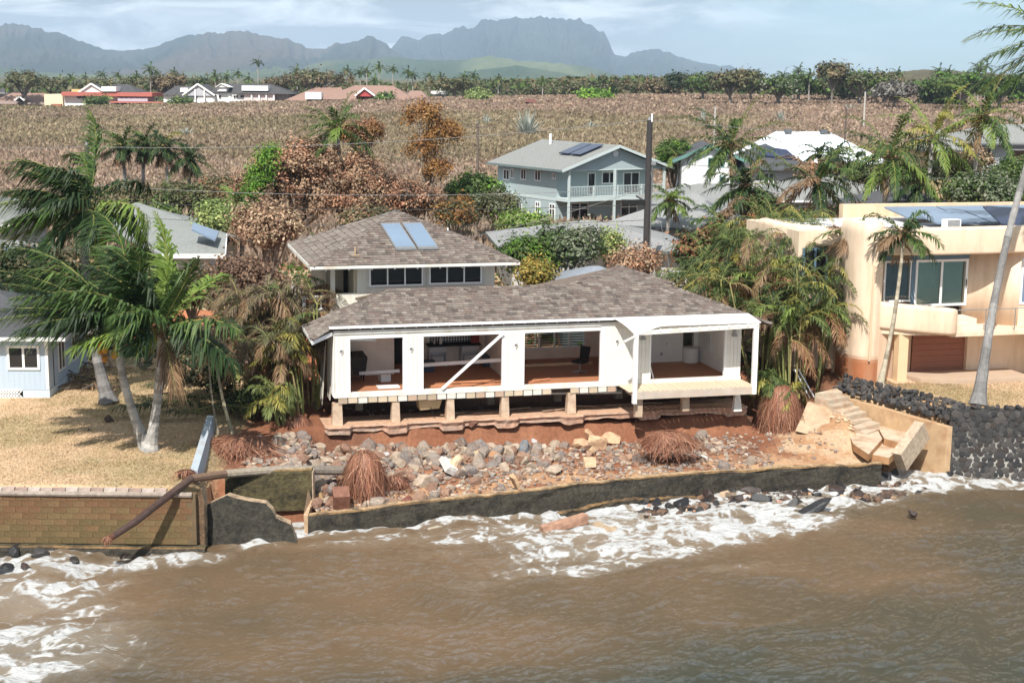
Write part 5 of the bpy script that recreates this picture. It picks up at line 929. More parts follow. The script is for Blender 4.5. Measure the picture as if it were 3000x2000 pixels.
# ---- right side: stair, stucco retaining wall, lava rock wall
TAN = (.50, .34, .20)
STW = mat('tan_stucco', None, .9, .14, 3., .5, 26., dirt=(.33, .17, .09), ds=1.6, da=.75, spec=.1)
rw = MB(); rw.hexa([(16.70, 54.85, -.8), (16.95, 54.95, -.8), (13.65, 59.4, -.8), (13.40, 59.2, -.8), (16.70, 54.85, 2.08), (16.95, 54.95, 2.08), (13.65, 59.4, 2.34), (13.40, 59.2, 2.34)], TAN); rw.build('stucco_wall', STW, label='orange tan stucco retaining wall beside the broken steps', cat='wall')
LV = [(.055, .053, .052), (.075, .07, .068), (.04, .04, .042), (.095, .085, .078), (.06, .05, .045)]
LAVA = mat('lava_stone', None, .9, .35, 8., .9, 35., spec=.25)
def lava_stone(seed):
    r = random.Random(seed); n = 7; a0 = r.random() * 6; A = [(math.cos(a0 + k * 6.283 / n) * r.uniform(.85, 1.08), math.sin(a0 + k * 6.283 / n) * r.uniform(.8, 1.05)) for k in range(n)]
    V = [(x * .5, .25, z * .5) for x, z in A] + [(x * .5, .0, z * .5) for x, z in A] + [(x * .43 + .02, -.05 + r.uniform(-.03, .03), z * .43) for x, z in A] + [(.03, -.08, .02)]
    F4 = [[k, (k + 1) % n, n + (k + 1) % n, n + k] for k in range(n)] + [[n + k, n + (k + 1) % n, 2 * n + (k + 1) % n, 2 * n + k] for k in range(n)]; c = LV[seed % 5]
    b = MB(); b.add(V, F4, c); b.add(V, [[2 * n + k, 2 * n + (k + 1) % n, 3 * n] for k in range(n)], c); return b.mesh('stone', LAVA)
LST = [lava_stone(k) for k in range(10)]
lava = thing('lava_rock_wall', 'black lava rock sea wall with pale mortar at the right', 'wall', (16.9, 55, 0)); p = P4(lava)
def mortar(b):
    xs_ = np.linspace(0, 9, 60); zs_ = np.linspace(-.7, 2.72, 30); V = [(x, .05, z) for z in zs_ for x in xs_]; F = [[j * 60 + i, j * 60 + i + 1, (j + 1) * 60 + i + 1, (j + 1) * 60 + i] for j in range(29) for i in range(59)]
    C = [np.array((.36, .345, .31)) * (1 - k) + np.array((.045, .043, .042)) * k for k in (1 / (1 + math.exp(-(V[f[0]][2] - 1.55 + (fbm(np.array([V[f[0]][0] * .9]), np.array([V[f[0]][2]]), 3, 5)[0] - .5) * 3.2 + (.9 if V[f[0]][0] < .6 else -.2)) * 5)) for f in F)]
    b.add(V, F, np.array(C))
p('mortar', VCOL, mortar); p('wall_core', VCOL, lambda b: b.box(.0, 9, .06, .6, -.7, 2.70, (.06, .055, .05)))
nst = 0; stf = MB()
for j in range(15):
    for i in range(42):
        x = .1 + i * .225 + (.11 if j % 2 else 0) + rnd.uniform(-.065, .065); z = -.25 + j * .2 + rnd.uniform(-.05, .05)
        if x > 8.9: continue
        s_ = rnd.uniform(.225, .345)
        if x < 4.6 and nst < 290: obj('stone', LST[rnd.randrange(10)], lava, loc=(x, .03, z), rot=(0, rnd.uniform(0, 6.28), 0), scale=(s_, s_, s_ * rnd.uniform(.8, .98))); nst += 1
        else:
            me_ = LST[rnd.randrange(10)]; n7 = 7; V = np.zeros((len(me_.vertices), 3)); me_.vertices.foreach_get('co', V.ravel()); V = V * s_ + np.array([x, .03, z]); tri = [list(q.vertices) for q in me_.polygons]
            stf.add(V, [q for q in tri if len(q) == 4], LV[i % 5]); stf.add(V, [q for q in tri if len(q) == 3], LV[i % 5])
stf.build('stones', LAVA, lava, kind='stuff')
# ragged top course of the wall running inland above the stucco wall
tp = thing('lava_rock_kerb', 'sloping kerb of dark lava rocks along the right lawn edge', 'wall', (16.9, 55, 2.2))
for k in range(27):
    for r in range(5):
        t = (k + rnd.uniform(-.3, .3)) / 26; x = 16.95 - 3.5 * t + r * .13; y = 55.05 + 4.4 * t + r * .10; s_ = rnd.uniform(.22, .32)
        obj('stone', LST[rnd.randrange(10)], tp, loc=(x - 16.9, y - 55, .18 + r * .11 + .16 * t + rnd.uniform(-.04, .04)), rot=(rnd.uniform(-1.3, -.5), rnd.uniform(0, 6.28), rnd.uniform(-.9, .2)), scale=(s_, s_ * 1.3, s_))
for k in range(20):
    s_ = rnd.uniform(.24, .34); obj('stone', LST[rnd.randrange(10)], tp, loc=(.2 + k * .24, .25, .56 + rnd.uniform(-.03, .03)), rot=(-1.2, rnd.uniform(0, 6.28), rnd.uniform(-.3, .3)), scale=(s_, s_ * 1.2, s_))
# broken stair
stt = thing('broken_stairs', 'collapsed tan concrete steps beside the orange retaining wall', 'stairs', (12.5, 58.9, 1)); p = P4(stt)
dS = np.array([.61, -.79, 0]); lS = np.array([-.79, -.61, 0]); S0 = np.array([13.35, 59.0, 2.62]) - np.array([12.5, 58.9, 1])
for k in range(10):
    a = S0 + dS * .31 * k + np.array([0, 0, -.165 * k]); w_ = 1.15 + rnd.uniform(-.15, .1) + k * .03; h_ = np.array([0, 0, -.6]); e1_ = rnd.uniform(-.05, .05); cc = np.array((.50, .41, .31)) * rnd.uniform(.85, 1.1)
    jj = lambda: RG.normal(0, .045, 3); P_ = [a + jj(), a + dS * .33 + jj(), a + dS * (.33 + e1_) + lS * w_ + jj(), a + lS * (w_ + e1_) + jj()]; p('step', STW, lambda b: b.hexa([q + h_ for q in P_[::-1]] + P_[::-1], cc))
c3 = lambda *a: np.array(Zp(*a)) - np.array([12.5, 58.9, 1])
q = [c3(2330, 1262, 1.45), c3(2480, 1300, 1.25), c3(2457, 1206, 2.02), c3(2366, 1178, 2.3)]; bk = np.array([.12, .22, 0])
p('stair_flank', STW, lambda b: b.hexa([q[0], q[1], q[1] + bk, q[0] + bk, q[3], q[2], q[2] + bk, q[3] + bk], (.46, .34, .23)))
for pts, z in (([(2478, 1252), (2560, 1236), (2585, 1285), (2545, 1330), (2500, 1300)], 1.42), ([(2565, 1238), (2665, 1250), (2648, 1300), (2590, 1283)], 1.5), ([(2588, 1288), (2645, 1303), (2605, 1340), (2550, 1330)], 1.22)):
    q = [c3(a, b_, z) for a, b_ in pts]; m_ = len(q); p('landing_slab', STW, lambda b: [b.poly(q[::-1], (.52, .42, .31)), b.add(q + [k - np.array([0, 0, .28]) for k in q], [[i, (i + 1) % m_, m_ + (i + 1) % m_, m_ + i] for i in range(m_)], (.42, .24, .12)), b.poly([k - np.array([0, 0, .28]) for k in q], (.3, .2, .1))])
b = MB(); b.bar(Yp(2702, 1258, 55.0), Yp(2634, 1352, 54.0), .42, .85, (.42, .33, .24)); b.build('tilted_slab', CONC, label='thick grey slab leaning against the orange retaining wall', cat='slab')
for k, (a, c_) in enumerate((((2328, 1082, 3.4), (2372, 1165, 2.2)), ((2338, 1080, 3.4), (2384, 1162, 2.2)))): b = MB(); b.bar(Zp(*a), Zp(*c_), .12, .05); b.build('white_board', WHITE2, label=('left' if k == 0 else 'right') + ' of two white boards leaning by the big root ball', cat='board')
# ------------------------------------------------------------------ loose rocks
def rockmesh(seed, c, sub=1, m=None):
    r = random.Random(seed); V, F = (ICO1 if sub == 1 else ICO2); V = np.array(V, float); pl = [(np.array([r.gauss(0, 1) for _ in range(3)]), r.uniform(.42, .78)) for _ in range(11)]
    for nrm, d in pl:
        nrm = nrm / np.linalg.norm(nrm); k = V @ nrm; V = V - np.clip(k - d, 0, 9)[:, None] * nrm
    V = V * np.array([r.uniform(.9, 1.3), r.uniform(.75, 1.05), r.uniform(.6, .9)]) * (1 + .06 * np.array([vnoise3(tuple(v), 3.) for v in V]))[:, None]
    b = MB(); b.add(V, F, c); return b.mesh('rock', m or ROCKM)
RC = [(.25, .215, .185), (.30, .25, .205), (.19, .155, .135), (.29, .185, .13), (.36, .29, .22), (.24, .145, .105), (.42, .34, .265), (.22, .195, .18)]
RM = [rockmesh(100 + k, RC[k % 8]) for k in range(24)]
nr = 0; stf = MB(); rr0 = random.Random(3)
def put_rock(x, y, s, label, group, me=None, sink=.25, cat='rock'):
    return obj('rock', me or RM[rr0.randrange(24)], None, loc=(x, y, ghf(x, y) + s * (.42 - sink)), rot=(rr0.uniform(0, 6.3), rr0.uniform(-.5, .5), rr0.uniform(0, 6.3)), scale=s, label=label, cat=cat, group=group)
cand = []
while len(cand) < 1150:
    u = rr0.uniform(-2.3, 15.5); v = rr0.uniform(-6.6, -.75); q = HW(u, v, 0); d = q[1] - float(shore(q[0]))
    if d < .55: continue
    dens = 1.0 if u < 8.5 else .45
    if d < 2.0 and 1.5 < u < 9: dens *= .18
    if u > 8 and d < 2.6: dens *= .15
    if rr0.random() < dens: cand.append((q[0], q[1], min(.40, .09 + rr0.expovariate(11.5))))
cand.sort(key=lambda t: -t[2])
for k, (x, y, s) in enumerate(cand):
    if k < 235: put_rock(x, y, s, 'weathered grey brown rock in the rubble below the house', 'rocks in the rubble slope')
    else:
        me_ = RM[rr0.randrange(24)]; V = np.zeros((42, 3)); me_.vertices.foreach_get('co', V.ravel()); a = rr0.uniform(0, 6.3); V = V @ np.array([[math.cos(a), math.sin(a), 0], [-math.sin(a), math.cos(a), 0], [0, 0, 1]]); s *= rr0.uniform(.6, 1); stf.add(V * s + np.array([x, y, ghf(x, y) + s * .2]), ICO1[1], np.array(RC[rr0.randrange(8)]) * rr0.uniform(.8, 1.2))
def small_rocks(n, fn, smin, smax, cols=RC, z0=None):
    XY = np.array([fn() for _ in range(n)]); GZ = gh(XY[:, 0], XY[:, 1]) if z0 is None else np.full(n, z0)
    for (x, y), g_ in zip(XY, GZ):
        s = rr0.uniform(smin, smax); V, F = ICO0; V = V * np.array([rr0.uniform(.8, 1.3), rr0.uniform(.8, 1.2), rr0.uniform(.5, .9)]) + RG.normal(0, .16, V.shape); stf.add(V * s + np.array([x, y, g_ + s * .25]), F, np.array(cols[rr0.randrange(len(cols))]) * rr0.uniform(.8, 1.25))
def rub():
    while 1:
        u = rr0.uniform(-2.3, 16); v = rr0.uniform(-6.6, -.75); q = HW(u, v, 0)
        if q[1] - float(shore(q[0])) > .5: return q[0], q[1]
small_rocks(3200, rub, .03, .10, RC + [(.20, .11, .075), (.16, .09, .065), (.36, .30, .25)])
small_rocks(260, lambda: (rr0.uniform(-9.3, -6.8), rr0.uniform(48.2, 52)), .04, .16)
small_rocks(160, lambda: tuple(HW(rr0.uniform(.5, 16), rr0.uniform(.2, 3), 0)[:2]), .03, .1, [(.3, .2, .15), (.2, .12, .09), (.45, .36, .3)])
small_rocks(220, lambda: tuple(HW(rr0.uniform(14.5, 19), rr0.uniform(-3.5, 1), 0)[:2]), .03, .09, RC + [(.4, .3, .22)])
def surf():
    x = rr0.uniform(4.5, 15.5); return x, float(np.interp(x, [p_[0] for p_ in WALLP] + [16], [p_[1] for p_ in WALLP] + [54.6])) - .25 - rr0.random() ** 1.6 * 1.6
small_rocks(330, surf, .05, .2, [(.03, .03, .032), (.05, .045, .042), (.07, .05, .04), (.02, .02, .022)], .1); small_rocks(60, surf, .04, .12, [(.45, .3, .2), (.35, .2, .14)], .15)
small_rocks(90, lambda: tuple(np.array([13.4, 58.6]) + dS[:2] * rr0.uniform(0, 3.4) + lS[:2] * rr0.uniform(.1, 1.5)), .03, .11, [(.58, .44, .3), (.48, .33, .2)])
stf.build('rubble', ROCKM, kind='stuff', label='small stones and gravel strewn through the rubble', cat='rubble')
for (a, b_, s, c, lab) in ((1532, 1325, .42, (.15, .17, .185), 'blue-grey boulder near the middle of the rubble'), (1178, 1350, .46, (.19, .17, .155), 'big brown-grey boulder left of the tilted pedestal'), (1127, 1338, .17, (.50, .50, .50), 'pale rounded stone left of the tilted pedestal'), (1565, 1298, .2, (.46, .45, .44), 'pale grey stone above the blue-grey boulder'), (1455, 1345, .30, (.44, .24, .13), 'orange rounded boulder in the middle rubble'), (1405, 1335, .32, (.50, .37, .24), 'sandy block beside the orange boulder'), (1385, 1293, .26, (.17, .085, .06), 'red brown rock under the concrete footing'), (1305, 1468, .22, (.19, .075, .055), 'dark red stone lying on the sand by the low wall'), (1195, 1470, .24, (.20, .08, .06), 'dark red slab stone near the low wall corner'), (940, 1465, .25, (.32, .21, .11), 'orange brown stone at the corner of the low wall'), (1845, 1345, .2, (.45, .29, .19), 'pink stone at the right end of the rubble'), (1735, 1330, .3, (.52, .36, .22), 'sandy stone below the big sandy boulder'), (2250, 1275, .22, (.48, .42, .36), 'pale round stone below the big root ball'), (1905, 1305, .17, (.50, .44, .38), 'pale stone beside the low root mat')):
    q = Gp(a, b_); put_rock(q[0], q[1], s, lab, None, rockmesh(int(a), c, 2), .2)
for k, (a, b_, s) in enumerate(((1745, 1275, .62), (1790, 1300, .48), (1695, 1310, .45), (1730, 1245, .35))):
    q = Gp(a, b_); o = put_rock(q[0], q[1], s, ('largest sandy earth boulder at the top right of the rubble', 'sandy boulder right of the largest sandy one', 'sandy boulder left of the largest sandy one', 'small sandy boulder just under the footing')[k], None, rockmesh(300 + k, (.56, .37, .23), 2), .15, 'boulder')
for k in range(9):
    q = Gp(*((870, 1075), (895, 1090), (880, 1125), (905, 1140), (930, 1150), (860, 1110), (900, 1180), (925, 1190), (890, 1055))[k], z=2.4); put_rock(q[0], q[1], rr0.uniform(.25, .5), 'brown earth-covered rock piled against the left side of the wrecked house', 'rocks left of the house', rockmesh(400 + k, ((.26, .12, .08), (.22, .15, .11))[k % 2], 2), .2)
# black rocks in the surf
SEAR = mat('wet_rock', None, .35, .3, 5., .8, 20., spec=.5); SM = [rockmesh(500 + k, ((.022, .022, .024), (.035, .032, .03), (.045, .03, .025))[k % 3], 2, SEAR) for k in range(9)]
SP = [(45, 1625, .3), (120, 1645, .3), (85, 1690, .30), (20, 1690, .28), (220, 1660, .18), (365, 1645, .14), (2000, 1490, .36), (1960, 1495, .22), (2200, 1455, .42), (2230, 1480, .34), (2130, 1455, .38), (2160, 1475, .2), (2340, 1430, .36), (2400, 1435, .32), (2450, 1450, .3), (2572, 1412, .46), (2495, 1428, .18), (2520, 1445, .14), (2380, 1510, .52), (2330, 1495, .36), (2675, 1520, .2), (2460, 1440, .28), (2290, 1440, .26), (2070, 1470, .26), (1920, 1490, .24), (2100, 1490, .2), (2260, 1425, .24), (2430, 1410, .22), (2620, 1398, .2), (2650, 1390, .18), (2780, 1405, .22), (1890, 1480, .2), (2520, 1462, .2), (2390, 1465, .2), (2440, 1475, .18), (2300, 1465, .18), (2180, 1500, .16), (2050, 1510, .16)]
for k, (a, b_, s) in enumerate(SP):
    q = Zp(a, b_, .05); lab = 'wet black rock in the foam below the low wall' if a > 1800 else 'wet black rock in the surf below the block wall'
    if k == 15: lab = 'largest rounded black boulder in the right surf'
    if k == 18: lab = 'broad flat rock awash in the white water'
    if k == 20: lab = 'lone black rock in brown water off the right shore'
    obj('rock', SM[k % 9], None, loc=(q[0], q[1], .24), rot=(rr0.uniform(0, 6), rr0.uniform(-.4, .4), rr0.uniform(0, 6)), scale=s * 1.1 if k != 18 else (.8, .55, .32), label=lab, cat='rock', group=('surf rocks right' if a > 1800 else 'surf rocks left') if k not in (15, 18, 20) else None)
# concrete lumps in the water and on the rubble
for nm, lab, A, B, w_, h_, c in (('concrete_beam', 'long pinkish concrete beam lying in the surf', (1585, 1555, .15), (1715, 1515, .35), .35, .3, (.38, .22, .15)), ('concrete_block', 'broken concrete block half sunk right of the pink beam', (1745, 1540, .1), (1830, 1572, -.05), .45, .3, (.40, .30, .2)), ('concrete_block', 'small hollow concrete block at the foot of the low wall', (1252, 1558, .12), (1290, 1548, .16), .22, .22, (.42, .36, .28)), ('concrete_block', 'pale block washed among the black surf rocks', (2115, 1448, .3), (2150, 1445, .2), .3, .2, (.50, .36, .25)), ('brick_block', 'square brown block standing at the corner of the low wall', (1000, 1440, 1.35), (1000, 1488, .7), .55, .5, (.20, .10, .07)), ('pipe_piece', 'short white pipe lying on the right rubble', (2030, 1325, 1.25), (2072, 1340, 1.2), .05, .05, (.75, .73, .7)), ('tan_shard', 'triangular tan concrete shard standing in the rubble', (1500, 1395, 1.45), (1520, 1430, 1.0), .5, .12, (.50, .33, .2)), ('tan_shard', 'pointed tan slab piece at the right of the rubble', (1725, 1340, 1.4), (1728, 1370, 1.05), .4, .1, (.54, .38, .24))):
    b = MB(); A, B = Zp(*A), Zp(*B); c0 = (A + B) / 2; b.bar(A - c0, B - c0, w_, h_, c)
    for vv in b.V: vv += RG.normal(0, .025 if w_ > .1 else 0, vv.shape)
    b.build(nm, CONC, loc=c0, label=lab, cat=nm.split('_')[-1])
pd = thing('pedestal', 'tilted white concrete pedestal with a round stub in the rubble', 'pedestal', Gp(1330, 1385) + np.array([0, 0, .25])); pd.rotation_euler = (.35, .5, .5); p = P4(pd)
p('base', CONC, lambda b: b.box(-.42, .42, -.42, .42, -.18, .0, (.55, .52, .48))); p('lip', CONC, lambda b: b.box(-.34, .34, -.34, .34, .002, .06, (.62, .59, .54))); p('stub', CONC, lambda b: b.tube([(0, .05, .06), (0, .05, .3), (.03, .05, .45)], [.2, .16, .12], 12, (.56, .42, .28)))
# ------------------------------------------------------------------ poles and wires
def pole(label, px, ytop, D, h, r, c, arm=False):
    T = Yp(px, ytop, D); t = thing('utility_pole', label, 'pole', (T[0], D, T[2] - h)); q = P4(t)
    q('shaft', VWOOD, lambda b: b.tube([(0, 0, 0), (0, 0, h * .5), (.02, 0, h)], [r, r * .92, r * .8], 12, c))
    if arm: q('crossarm', VWOOD, lambda b: b.bar((-arm, -.1, h - .4), (arm, -.1, h - .4), .1, .12, c))
    q('cap', METAL, lambda b: b.tube([(0, 0, h), (0, 0, h + .18)], [r * .5, r * .3], 8)); return np.array([T[0], D, T[2]]), t, q
PA, t, q = pole('tall dark utility pole standing behind the wrecked house', 1903, 352, 80, 10.6, .19, (.05, .045, .045))
q('insulator', WHITE2, lambda b: b.tube([(.12, -.1, 10.5), (.12, -.1, 10.95)], .05, 8)); q('conduit', METAL, lambda b: b.tube([(.22, 0, 2), (.2, 0, 8.4)], .03, 6)); q('transformer_bracket', METAL, lambda b: b.box(.15, .4, -.1, .1, 8.2, 8.4)); q('guy_wire', METAL, lambda b: b.tube([(.1, 0, 8.0), (1.2, -3, 2.0)], .012, 5)); q('cable_box', BLACK, lambda b: b.box(-1.4, -.15, -.15, .15, 6.05, 6.3))
PB, _, q = pole('dark pole top showing between the left palm crowns', 253, 425, 90, 9.5, .17, (.08, .075, .07))
pole('slim pole with crossarm behind the brown trees', 1400, 360, 150, 9, .13, (.14, .11, .09), 1.3); pole('pale slim pole beyond the right palms', 2095, 315, 170, 9, .12, (.42, .40, .36)); pole('pale pole at the far end of the right field', 2535, 270, 300, 8, .2, (.45, .42, .38)); pole('thin dark pole above the white metal roof', 2480, 315, 210, 6, .12, (.12, .09, .08), .8)
pole('thin pole above the dry shrubs in the right field', 2815, 260, 330, 7, .12, (.14, .1, .1), .8)
WIRE = mat('wire', (.22, .22, .22), .6); WIRD = mat('dark_wire', (.06, .06, .06), .6)
def wire(A, B, sag, lab, m=None, r=.014):
    A = np.array(A, float); B = np.array(B, float); t = np.linspace(0, 1, 24); P_ = A + (B - A) * t[:, None]; P_[:, 2] -= sag * 4 * t * (1 - t); b = MB(); b.tube(P_, r, 4); b.build('power_line', m or WIRE, label=lab, cat='wire', group='overhead wires')
z_ = lambda P, d, x=0: P + np.array([x, 0, d])
wire(z_(PB, -.1), z_(PA, 0), .55, 'top overhead wire between the two dark poles'); wire(z_(PB, -.1), Yp(-200, 418, 110), .2, 'top overhead wire leaving the frame at the left'); wire(z_(PA, 0), Yp(3200, 420, 105), .3, 'top overhead wire running right from the tall dark pole')
for d, s, lab in ((-2.4, .5, 'second overhead wire crossing the brown trees'), (-3.3, .45, 'lower overhead wire crossing the brown trees'), (-4.2, .5, 'lowest overhead wire across the frame middle')):
    wire(z_(PB, d), z_(PA, d * .95 - 1.4), s, lab, WIRE if d > -3 else WIRD); wire(z_(PB, d), Yp(-200, 440 - d * 45, 112), .2, lab.replace('crossing the brown trees', 'running off left').replace('across the frame middle', 'running off left'), WIRD)
wire(z_(PA, -2.2), Yp(3200, 520, 100), .4, 'second wire running right behind the areca palms', WIRD); wire(z_(PA, -3.6), Yp(1330, 705, 84), .2, 'service wire dropping left to the grey hip roof')
# ------------------------------------------------------------------ vegetation
def nrm(v): return v / (np.linalg.norm(v, axis=-1, keepdims=True) + 1e-9)
def leaf_quads(P, Nn, size, asp=.5):
    """one small folded leaf (two quads would be costly: one quad) per point"""
    n = len(P); r = nrm(RG.normal(size=(n, 3))); a = nrm(np.cross(Nn, r)); b = nrm(np.cross(Nn, a)); s = (size * RG.uniform(.45, 1.7, n))[:, None]
    V = np.stack([P - a * s, P - b * s * asp, P + a * s, P + b * s * asp], 1).reshape(-1, 3); return V, np.arange(4 * n).reshape(-1, 4)
def pal(cols, n, jit=.25):
    c = np.array(cols)[RG.integers(0, len(cols), n)]; return c * RG.uniform(1 - jit, 1 + jit, (n, 1))
def cloud(mb, ells, nclump, per, size, cols, spread=.32, hollow=.55, asp=.5, zmin=None):
    tot = sum(e[3] * e[4] * e[5] for e in ells) if len(ells) > 1 else 1; tot = sum((e[3] * e[4] * e[5]) ** .67 for e in ells)
    for e in ells:
        k = max(3, int(nclump * (e[3] * e[4] * e[5]) ** .67 / tot)); d = nrm(RG.normal(size=(k, 3))); d[:, 2] = np.where(d[:, 2] < -.35, -d[:, 2] * .6, d[:, 2])
        rr = RG.uniform(hollow, 1.05, (k, 1)) ** .6; wob = 1 + .22 * np.array([mnoise.noise(Vector(q) * 1.7 + Vector(e[:3])) for q in d])[:, None]
        C = np.array(e[:3]) + d * rr * wob * np.array(e[3:6]); cc = pal(cols, k, .3); sp = spread * RG.uniform(.5, 1.3, (k, 1, 1))
        off = RG.normal(size=(k, per, 3)) * sp; P = (C[:, None] + off).reshape(-1, 3); N_ = nrm(nrm(off + 1e-6) * .6 + d[:, None] * .6 + np.array([0, 0, .5]) + RG.normal(size=(k, per, 3)) * .5).reshape(-1, 3)
        V, F = leaf_quads(P, N_, np.full(len(P), size), asp); mb.add(V, F, np.repeat(cc, per, 0) * RG.uniform(.7, 1.3, (k * per, 1)))
def limbs(mb, base, ells, r, c, n=7, seed=0):
    rr = random.Random(seed); base = np.array(base, float)
    fork = base + (np.array(ells[0][:3]) - base) * .38; mb.tube([base - np.array([0, 0, .2]), base * .6 + fork * .4 + np.array([.1 * r, 0, 0]), fork], [r * 1.25, r, r * .85], 7, c)
    for k in range(n):
        e = ells[k % len(ells)]; t = np.array(e[:3]) + np.array([rr.uniform(-.75, .75) * e[3], rr.uniform(-.75, .75) * e[4], rr.uniform(-.2, .85) * e[5]]); m_ = fork * .5 + t * .5 + np.array([rr.uniform(-.3, .3), rr.uniform(-.3, .3), rr.uniform(-.1, .4)]) * e[3] * .35
        mb.tube([fork, m_, t], [r * .6, r * .32, r * .1], 5, c)
        t2 = t + np.array([rr.uniform(-.5, .5) * e[3], rr.uniform(-.4, .4) * e[4], rr.uniform(0, .5) * e[5]]); mb.tube([m_, (m_ + t2) / 2 + np.array([0, 0, .1]), t2], [r * .28, r * .18, r * .06], 4, c)
BK = (.24, .19, .15); BKG = (.26, .24, .22)
GREEN = [(.055, .10, .022), (.085, .14, .03), (.04, .075, .02), (.11, .15, .04)]; BRIGHT = [(.12, .24, .025), (.17, .28, .035), (.08, .18, .02)]; LIME = [(.23, .29, .09), (.30, .34, .12), (.17, .23, .07)]
RUST = [(.35, .175, .10), (.43, .245, .15), (.28, .145, .085), (.40, .27, .17), (.18, .12, .075)]; AMBER = [(.30, .15, .04), (.25, .12, .035), (.20, .09, .035), (.35, .2, .07)]; DRY = [(.34, .21, .135), (.40, .27, .17), (.26, .155, .10), (.45, .34, .22)]
OLIVE = [(.10, .105, .045), (.13, .12, .055), (.075, .085, .035), (.16, .13, .07)]; SAGE = [(.14, .17, .10), (.20, .22, .14), (.10, .13, .065), (.26, .27, .19)]; DARKG = [(.025, .045, .014), (.04, .06, .02), (.02, .035, .012)]
def tree(label, px, py, wp, hp, D, cols, n=220, per=34, size=.2, fine=True, trunk=True, parts=None, name='tree', depth=None, group=None, bc=BK, spread=.34, hollow=.5, cat=None):
    c = Yp(px, py, D); s = D / FPX; rx = wp * s / 2; rz = hp * s / 2; ry = depth or rx * .8; gx = ghf(c[0], D)
    t = thing(name, label, cat or name.replace('_', ' ').split(' ')[-1], (c[0], D, gx), 0, group); L0 = np.array([c[0], D, gx]); rel = np.array([0, 0, c[2] - gx])
    if parts is None:
        parts = [(0, 0, 0, .62, .7, .72)] + [(math.cos(k * 1.05 + px) * .55, math.sin(k * 1.05 + px) * .5, rnd.uniform(-.25, .38), .5, .5, .5) for k in range(6)]
    ells = [(rel[0] + a * rx, b * ry, rel[2] + c_ * rz, d * rx, e * ry, f * rz) for a, b, c_, d, e, f in parts]
    if fine and D < 200: n = int(n * 1.05); size *= .68; per = int(per * 1.8); spread *= .85
    mb = MB(); cloud(mb, ells, n, per, size, cols, spread, hollow)
    if trunk:
        tb = MB(); limbs(tb, (0, 0, 0), ells, max(.06, rx * .07), bc, 16, int(px)); tb.build('trunk', BARK, t)
    mb.build('crown' if 'tree' in name else 'foliage', LEAF, t); return t
# ---- palms
def frond_mesh(d_az, el, Lf, droop, wind, npair, lw, cols, hang=.45, nseg=12, rw=.03, rc=None, sag=1.3, wl=.035):
    mb = MB(); d = np.array([math.cos(d_az) * math.cos(el), math.sin(d_az) * math.cos(el), math.sin(el)]); p_ = np.zeros(3); pts = [p_.copy()]; ds = Lf / nseg; dirs = [d]
    for i in range(nseg):
        s = (i + 1) / nseg; q = d + np.array([0, 0, -1.]) * droop * s ** sag + np.array(wind) * s; q = q / np.linalg.norm(q); p_ = p_ + q * ds; pts.append(p_.copy()); dirs.append(q)
    pts = np.array(pts); dirs = np.array(dirs); rc = rc or (.22, .23, .07)
    mb.tube(pts, np.linspace(rw, rw * .25, nseg + 1), 4, rc, cap=False)
    t = np.linspace(.10, 1, npair); P_ = np.stack([np.interp(t, np.linspace(0, 1, nseg + 1), pts[:, k]) for k in range(3)], 1); T = nrm(np.stack([np.interp(t, np.linspace(0, 1, nseg + 1), dirs[:, k]) for k in range(3)], 1))
    S = nrm(np.cross(T, np.array([0, 0, 1.])) + 1e-4); U_ = nrm(np.cross(S, T)); ln = lw * np.clip(np.sin((t * .86 + .14) * math.pi) ** .55, .15, 1)
    for sg in (-1, 1):
        m_ = len(t); a = R_(38) + R_(26) * t; jit = RG.normal(0, .17, (m_, 3)); dirl = nrm(S * sg * np.cos(a)[:, None] + T * np.sin(a)[:, None] + U_ * .16 + jit + np.array(wind) * .5)
        l_ = (ln * RG.uniform(.8, 1.15, m_))[:, None]; mid = P_ + dirl * l_ * .5; tip = P_ + dirl * l_ * .92 + np.array([0, 0, -1.]) * l_ * hang * RG.uniform(.5, 1.5, (m_, 1)) + np.array(wind) * l_ * .35
        mid = mid + np.array([0, 0, -1.]) * l_ * hang * .18; wv = nrm(np.cross(dirl, U_)) * wl * (ln / lw)[:, None]
        V = np.concatenate([P_ - wv * .4, P_ + wv * .4, mid + wv, mid - wv, tip]); i = np.arange(m_); c = pal(cols, m_, .22)
        mb.add(V, np.stack([i, i + m_, i + 2 * m_, i + 3 * m_], 1), c); mb.add(V, np.stack([i + 3 * m_, i + 2 * m_, i + 4 * m_], 1), c)
    return mb.mesh('frond', LEAF)
PG = [(.045, .09, .018), (.06, .115, .022), (.035, .07, .016), (.085, .13, .03)]; PD = [(.024, .052, .014), (.03, .062, .016), (.02, .04, .012)]; PY = [(.26, .24, .05), (.33, .27, .07), (.20, .20, .045)]; PB_ = [(.22, .13, .07), (.16, .10, .055), (.28, .18, .10)]; PL = [(.13, .20, .035), (.17, .24, .05)]
